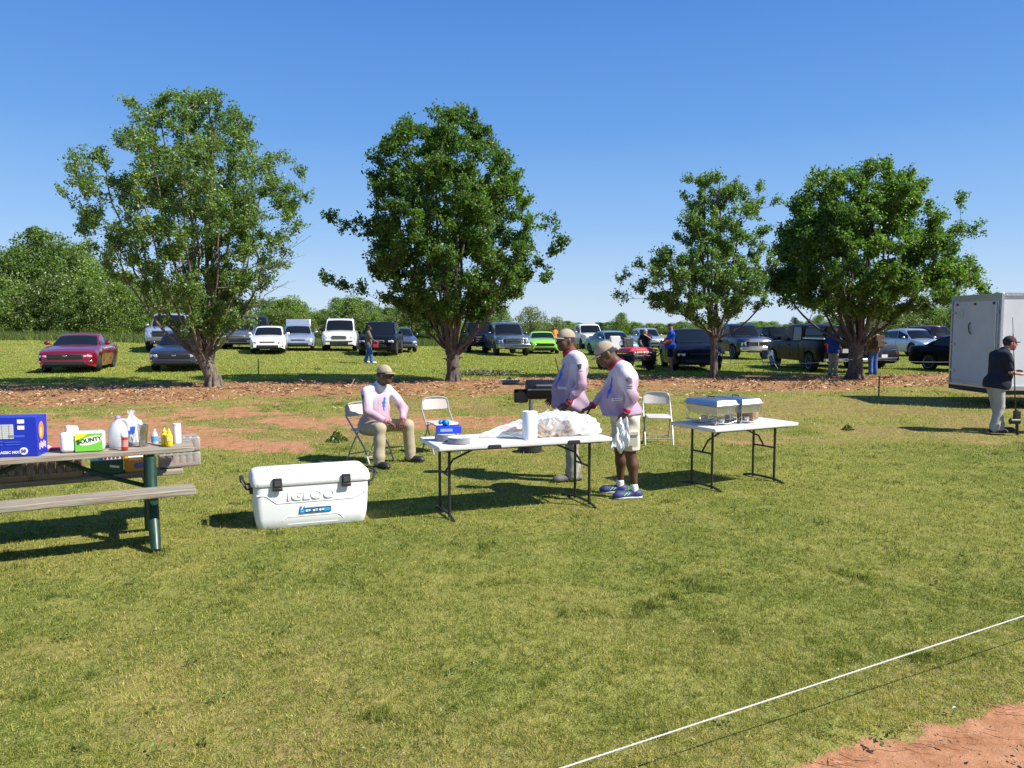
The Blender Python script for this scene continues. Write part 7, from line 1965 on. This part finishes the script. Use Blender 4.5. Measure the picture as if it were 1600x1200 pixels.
    mb = MB(); mb.box((0, 0, .035), (.24, .12, .07)); bx = mb.build('carton', mat('glove_box_blue', (.015, .05, .55), .4), r, bevel=.003)
    mb = MB(); mb.box((-.03, -.062, .035), (.12, .003, .028)); mb.build('print', mat('print_paleblue', (.25, .35, .75), .5), bx)
    mb = MB(); rr = random.Random(6)
    for i in range(9): mb.ell((-.045 + rr.uniform(-.04, .05), rr.uniform(-.03, .03), .085 + rr.uniform(-.005, .03)), (.03, .022, .02), rotm(rr.uniform(-1, 1), rr.uniform(-1, 1), rr.uniform(0, 3)), n=9, h=6)
    mb.build('gloves', mat('nitrile_blue', (.02, .25, .62), .45), r)
    # paper towel roll
    tis = mat('white_tissue', (.82, .82, .82), .9, bump=.5, bscale=40)
    r = thing('paper_towel_roll', 'upright white paper towel roll on the long table, left of the bread bags', 'paper towel roll', on(T1, y1, .085, -.17), y1)
    mb = MB(); mb.lathe([(.020, .002), (.072, 0), (.075, .003), (.075, .275), (.073, .278), (.022, .278), (.020, .27)], 32, caps=False); mb.lathe([(.018, .27), (.0205, .002)], 16, caps=False); mb.build('roll', tis, r)
    mb = MB(); mb.lathe([(.0215, .0), (.0215, .281), (.019, .281), (.019, 0)], 16, caps=False); mb.build('core', mat('core_card', (.35, .26, .18), .8), r)
    # thin plastic sheet spreading left of the roll
    rng = np.random.default_rng(12)
    film = mat('thin_white_film', (.80, .80, .82), .3, alpha=.55, spec=.5)
    def sheet(label, O_, pts, name='plastic_bag', m_=film, nn=22, amp=.02, seed=0, par=None, th=.0):
        """coons-like patch through 4 edge curves given as 3x3 control grid"""
        G = np.array(pts, float).reshape(3, 3, 3); vs = []
        B = lambda t: ((1 - t) ** 2, 2 * t * (1 - t), t * t)
        for i in range(nn):
            for j in range(nn):
                a, b = B(i / (nn - 1)), B(j / (nn - 1)); p = sum(a[k] * b[l] * G[k, l] for k in range(3) for l in range(3))
                w = amp * (math.sin(i * .9 + j * .35 + seed) * .5 + math.sin(j * 1.1 - i * .45 + seed * 2) * .5)
                vs.append((p[0] + w * .4, p[1] - w * .6, max(.003, p[2] + w)))
        fs = [(i * nn + j, i * nn + j + 1, (i + 1) * nn + j + 1, (i + 1) * nn + j) for i in range(nn - 1) for j in range(nn - 1)]
        mb = MB(); mb.add(vs, fs, 0, True); o = mb.build(name, m_, par, sharp=180, loc=None if par else O_)
        return o
    # bread bags: bag = film hull + buns
    bunm = mat('bun_crust', (.36, .24, .14), .65, vary=.25, vscale=16, bump=.2, bscale=30); bunp = mat('bun_pale', (.75, .62, .46), .8)
    def bread(lab, x, y, seed, n=8, rx=.15, ry=.12, rzh=.2):
        r = thing('bread_bag', lab, 'bread bag', on(T1, y1, x, y), y1 + .1 * seed, 'bags of bread buns')
        rr = random.Random(seed); k = 0
        for lay in range(2):
            for i in range(3 if lay else 4):
                bx_, by_ = (-rx * .62 + i * rx * .42 + lay * .03, rr.uniform(-.035, .035))
                mb = MB(); mb.ell((0, 0, 0), (.047, .045, .030), n=14, h=8); b_ = mb.build('bun', bunm, r); b_.location = (bx_, by_, .035 + lay * .065); b_.rotation_euler = (rr.uniform(-.5, .5), rr.uniform(-.6, .6), rr.uniform(0, 3))
                mb = MB(); mb.ell((0, 0, -.012), (.045, .043, .022), n=14, h=6); mb.build('bun_side', bunp, b_)
        rng = np.random.default_rng(seed); ph = rng.uniform(0, 6, 8); nu, nv = 44, 22; vs = []
        for j in range(nv):
            t = j / (nv - 1)
            for i in range(nu):
                a = 2 * math.pi * i / nu; pr = max(.03, math.sin(math.pi * min(.97, .12 + .85 * t)) ** .45)
                w = 1 + .07 * math.sin(5 * a + ph[0] + 5 * t) + .06 * math.sin(9 * a + ph[1] - 7 * t) + .045 * math.sin(17 * a + ph[2] + 12 * t)
                vs.append((rx * pr * w * math.cos(a), ry * pr * w * math.sin(a), rzh * t + .02 * t * math.sin(3 * a + ph[3]) + .008 * math.sin(11 * a + ph[4]) * t))
        fs = [(j * nu + i, j * nu + (i + 1) % nu, (j + 1) * nu + (i + 1) % nu, (j + 1) * nu + i) for j in range(nv - 1) for i in range(nu)]
        mb = MB(); mb.add(vs, fs, 0, True); mb.build('bag_film', mat('bread_film', (.80, .80, .82), .16, alpha=.28, spec=.9, bump=.8, bscale=35), r, sharp=180)
        return r
    bread('clear bag of round bread buns, right of the paper towel roll', .31, -.09, 1)
    bread('clear bag of round bread buns in the middle of the heap', .52, -.12, 2)
    bread('clear bag of round bread buns at the right end of the heap', .74, -.05, 4, rx=.14)
    bread('clear bag of round bread buns lying on top at the back of the heap', .48, .13, 7, rx=.17, rzh=.24)
    r = thing('plastic_sack', 'crumpled thin white plastic sack draped behind the roll and over the bread bags', 'plastic sack', on(T1, y1, 0, 0, .742), y1)
    sheet('', None, [(-.36, .05, .01), (-.34, .15, .02), (-.28, .24, .01), (.02, -.06, .02), (.05, .10, .20), (.08, .3, .12), (.24, -.10, .16), (.28, .08, .26), (.32, .28, .12)], 'film_wing', film, 26, .02, 1, r)
    sheet('', None, [(.14, -.06, .16), (.16, .10, .20), (.18, .25, .06), (.40, -.12, .23), (.45, .06, .42), (.48, .28, .15), (.84, -.14, .10), (.84, .02, .24), (.86, .22, .06)], 'film_hood', film, 30, .022, 3, r)
    sheet('', None, [(.55, -.19, .02), (.55, -.19, .10), (.55, -.1, .2), (.70, -.22, .01), (.72, -.22, .12), (.72, -.1, .22), (.92, -.16, .01), (.90, -.16, .08), (.88, -.02, .16)], 'film_fold', film, 20, .016, 5, r)
    # something dark under the table: propane/black thing behind
    p = P(828, 706); r = thing('gas_burner', 'small black round burner on the grass behind the long table', 'burner', p)
    mb = MB(); mb.lathe([(.16, .0), (.18, .02), (.18, .10), (.12, .13), (.05, .14)], 20); mb.build('bowl', blk, r); mb = MB()
    for k in range(3):
        a = k * 2.09; mb.tube((.14 * math.cos(a), .14 * math.sin(a), .05), (.22 * math.cos(a), .22 * math.sin(a), 0), .01)
    mb.build('feet', blk, r)
    # ---- barrel grill
    p = Vector((.62, 12.3, gz(.62, 12.3))); r = thing('barrel_grill', 'black barrel barbecue grill with a side firebox and a steel side shelf behind the men', 'grill', p, D2R(4))
    gb = mat('grill_black', (.018, .018, .02), .38, vary=.3, vscale=8, metal=.3)
    RX = rotm(0, math.pi / 2, 0)
    mb = MB(); mb.lathe([(.001, -.40), (.15, -.40), (.16, -.38), (.16, .40), (.15, .42), (.001, .42)], 26, c=(0, 0, .86), R=RX, caps=False); br = mb.build('barrel', gb, r)
    mb = MB(); mb.box((0, -.157, .87), (.76, .02, .02)); mb.path([(-.25, -.14, .93), (-.25, -.20, .94), (.25, -.20, .94), (.25, -.14, .93)], .011, 8); mb.build('lid_handle', mat('grill_steel', (.35, .35, .35), .4, metal=.8), br)
    mb = MB(); mb.lathe([(.001, -.11), (.10, -.11), (.11, -.09), (.11, .09), (.10, .11), (.001, .11)], 22, c=(-.48, -.02, .76), R=RX, caps=False); fb = mb.build('firebox', gb, r)
    mb = MB(); mb.lathe([(.001, 0), (.095, 0), (.095, .02), (.001, .02)], 20, c=(-.48, -.12, .75), R=rotm(math.pi / 2, 0, 0)); mb.build('firebox_vent', gb, fb)
    mb = MB(); mb.lathe([(.075, 0), (.075, .09)], 16, c=(.15, -.1, .60)); mb.build('ash_cup', gb, r)
    for x in (-.32, .32):
        for y in (-.16, .16):
            mb = MB(); mb.box((x, y, .33), (.035, .035, .70)); mb.build('leg', mat('grill_leg', (.25, .25, .25), .5, metal=.5), r)
    mb = MB(); mb.box((0, 0, .25), (.68, .34, .015)); mb.build('bottom_shelf', gb, r)
    mb = MB(); mb.box((-.60, 0, .955), (.36, .32, .015)); mb.build('side_shelf', gb, r)
    pp = p + Vector((-.66, -.03, .966)); rr_ = thing('foil_tray', 'aluminium foil tray with tongs on the shelf of the barrel grill', 'foil tray', pp, .1)
    mb = MB(); vs = []
    for (l, w, z) in ((.24, .16, 0), (.30, .22, .055), (.33, .25, .057), (.30, .22, .05), (.24, .16, .006)): vs += [(-l / 2, -w / 2, z), (l / 2, -w / 2, z), (l / 2, w / 2, z), (-l / 2, w / 2, z)]
    mb.add(vs, [(i * 4 + k, i * 4 + (k + 1) % 4, i * 4 + 4 + (k + 1) % 4, i * 4 + 4 + k) for i in range(4) for k in range(4)] + [(0, 1, 2, 3), (16, 17, 18, 19)]); mb.build('pan', foil, rr_, fix=False)
    mb = MB(); mb.path([(-.08, 0, .02), (.0, .02, .10), (.06, .0, .03)], .006, 6); mb.path([(-.05, .04, .02), (.01, .02, .12), (.09, .03, .05)], .006, 6); mb.box((.0, .0, .075), (.05, .04, .03), rotm(.3, .5, 0)); o = mb.build('tongs', mat('tong_dark', (.08, .08, .09), .3, metal=.8), loc=pp); tag(o, 'dark metal tongs resting in the foil tray', 'tongs')
    # ---- stakes
    for px, py, H, tilt, lab in ((404, 585, .60, 0, 'short dark metal stake in the field right of the leaning tree'), (873, 583, .62, -.22, 'dark metal stake leaning left between the middle tree and the standing men'), (1373, 619, .56, 0, 'short black stake in front of the broad tree beside the trailer')):
        p = P(px, py); mb = MB(); mb.box((0, 0, H / 2 - .05), (.035, .012, H)); mb.box((0, .012, H / 2 - .05), (.010, .024, H)); 
        for k in range(4): mb.box((0, -.010, .1 + k * H / 5), (.014, .012, .012))
        o = mb.build('metal_stake', mat('stake_dark', (.03, .028, .026), .6), loc=p); o.rotation_euler = (0, tilt, 0); tag(o, lab, 'stake', 'short metal stakes')
    # ---- near rope
    a = Vector((.32, 2.50, .175)); 
    def on_ray(px, py, z):
        q = ray(px, py); t = (z - CAMH) / q.z; return Vector((q.x * t, q.y * t, z))
    A0, B0 = on_ray(884, 1198, .19), on_ray(1598, 963, .28)
    d = (B0 - A0); pts = []
    ropem = mat('rope_white', (.52, .51, .48), .85)
    n = 900; t0, t1 = -.75, 1.9
    R = d.normalized(); Nn = R.cross(Vector((0, 0, 1))).normalized(); U = Nn.cross(R)
    mb = MB()
    for s in range(3):
        ps = []
        for i in range(n):
            t = t0 + (t1 - t0) * i / (n - 1); c = A0 + d * t; c.z -= .03 * (1 - ((t - .6) / 1.4) ** 2) * 0
            ang = t * d.length / .022 * math.pi * .66 + s * 2.094
            ps.append(c + Nn * (.0019 * math.cos(ang)) + U * (.0019 * math.sin(ang)))
        mb.path(ps, .0019, 5)
    o = mb.build('rope', ropem, fix=False); tag(o, 'thin white twisted rope strung low across the near right lawn', 'rope')
    # far rope between trees and trailer
    P1, P2, P3 = P(1190, 598, .35), P(1373, 619, .50), None
    mb = MB(); a, b = Vector((6.7, 24.4, .75)), Vector((11.3, 25.5, .80)); ps = [a.lerp(b, i / 12) - Vector((0, 0, .10 * (1 - (i / 6 - 1) ** 2))) for i in range(13)]
    b2, c2 = Vector((11.9, 25.5, .80)), Vector((14.2, 23.5, .82)); mb.path(ps, .007, 5); mb.path([b2.lerp(c2, i / 6) - Vector((0, 0, .05 * (1 - (i / 3 - 1) ** 2))) for i in range(7)], .007, 5)
    o = mb.build('rope', mat('rope_faded', (.45, .5, .5), .7)); tag(o, 'thin pale rope strung between the two right trees and on past the broad trunk', 'rope')
    mb = MB(); a = Vector((8.9, 13.0, .62)); b = Vector((12.4, 13.35, .66)); mb.path([a.lerp(b, i / 10) for i in range(11)], .008, 6)
    # ---- rod at right
    p = P(1588, 680); q = Vector((p.x - .16, p.y, p.z + 2.02)); r = thing('tall_rod', 'tall thin black rod with a red band and a chunky black reel near its foot', 'rod', p)
    v = q - p; mb = MB(); mb.path([(0, 0, 0), v * .5, v], [.012, .009, .004], 8); mb.build('shaft', mat('rod_black', (.02, .02, .02), .4), r)
    mb = MB(); mb.tube(v * .74, v * .86, .010); mb.build('red_band', mat('rod_red', (.6, .03, .05), .4), r)
    mb = MB(); mb.tube(v * .12 + Vector((-.10, 0, 0)), v * .12 + Vector((.06, 0, 0)), .05, None, 12); mb.box(v * .17 + Vector((.02, 0, 0)), (.10, .06, .16)); mb.tube(Vector((.02, 0, 0)), v * .22 + Vector((.03, 0, 0)), .02); mb.path([v * .1 + Vector((-.1, 0, 0)), v * .1 + Vector((-.13, -.03, .02)), v * .1 + Vector((-.13, -.03, .07))], .01, 6); mb.build('reel', mat('rod_black', (.02, .02, .02), .4), r, bevel=.006)
# ------------------------------------------------------------------ light, sky, camera
def setup():
    w = bpy.data.worlds.new('World'); scene.world = w; w.use_nodes = True
    N, Lk = w.node_tree.nodes, w.node_tree.links
    bg = N['Background']; sky = N.new('ShaderNodeTexSky'); sky.sky_type = 'NISHITA'; sky.sun_disc = False
    sd = Vector((.95, -.32, 0)).normalized(); el = D2R(45)
    sky.sun_elevation = el; sky.sun_rotation = math.atan2(sd.x, sd.y)
    sky.altitude = 200; sky.air_density = 1.0; sky.dust_density = .2; sky.ozone_density = 2.5
    # the photographed blue: paler towards the horizon, mixed with the physical sky
    tc = N.new('ShaderNodeTexCoord'); sx = N.new('ShaderNodeSeparateXYZ'); Lk.new(tc.outputs['Generated'], sx.inputs[0])
    cr = N.new('ShaderNodeValToRGB'); E = cr.color_ramp.elements
    k = 1 / 2 ** EXPO / SKY
    cols = [(0.0, (.54, .70, .90)), (.03, (.50, .67, .89)), (.12, (.28, .51, .88)), (.24, (.13, .35, .80)), (.40, (.065, .235, .69)), (1.0, (.035, .11, .36))]
    E[0].position = 0; E[0].color = (*cols[0][1], 1); E[1].position = 1; E[1].color = (*cols[-1][1], 1)
    for p_, c_ in cols[1:-1]:
        e = E.new(p_); e.color = (*c_, 1)
    Lk.new(sx.outputs['Z'], cr.inputs['Fac'])
    sc = N.new('ShaderNodeVectorMath'); sc.operation = 'SCALE'; sc.inputs['Scale'].default_value = k; Lk.new(cr.outputs['Color'], sc.inputs[0])
    mx = N.new('ShaderNodeMix'); mx.data_type = 'RGBA'; mx.inputs['Factor'].default_value = .9
    Lk.new(sky.outputs[0], mx.inputs['A']); Lk.new(sc.outputs[0], mx.inputs['B']); Lk.new(mx.outputs['Result'], bg.inputs['Color'])
    bg.inputs['Strength'].default_value = SKY
    l = bpy.data.lights.new('sun', 'SUN'); l.energy = SUN; l.angle = D2R(.53); l.color = (1, .95, .87)
    o = bpy.data.objects.new('sun', l); COL.objects.link(o)
    dirv = Vector((sd.x * math.cos(el), sd.y * math.cos(el), math.sin(el)))
    o.rotation_euler = dirv.to_track_quat('Z', 'Y').to_euler(); o.location = (20, -10, 30)
    c = bpy.data.cameras.new('camera'); c.sensor_width = 36; c.lens = F / 1600 * 36; c.clip_end = 3000; c.clip_start = .05
    co = bpy.data.objects.new('camera', c); COL.objects.link(co); co.location = (0, 0, CAMH); co.rotation_euler = (math.pi / 2 - PITCH, 0, 0)
    scene.camera = co
    scene.view_settings.view_transform = 'Standard'; scene.view_settings.look = 'None'; scene.view_settings.exposure = EXPO; scene.view_settings.gamma = 1
    scene.cycles.max_bounces = 8; scene.cycles.transparent_max_bounces = 16; scene.cycles.use_denoising = True
SKY, SUN, EXPO = .115, 4.4, .92
setup()
build_ground(); build_grass(); build_mulch(); build_litter(); build_crumbs()
build_trees(); build_brush()
build_cars(); build_cart(); build_trailer()
build_picnic(); build_cooler(); build_props(); build_people()
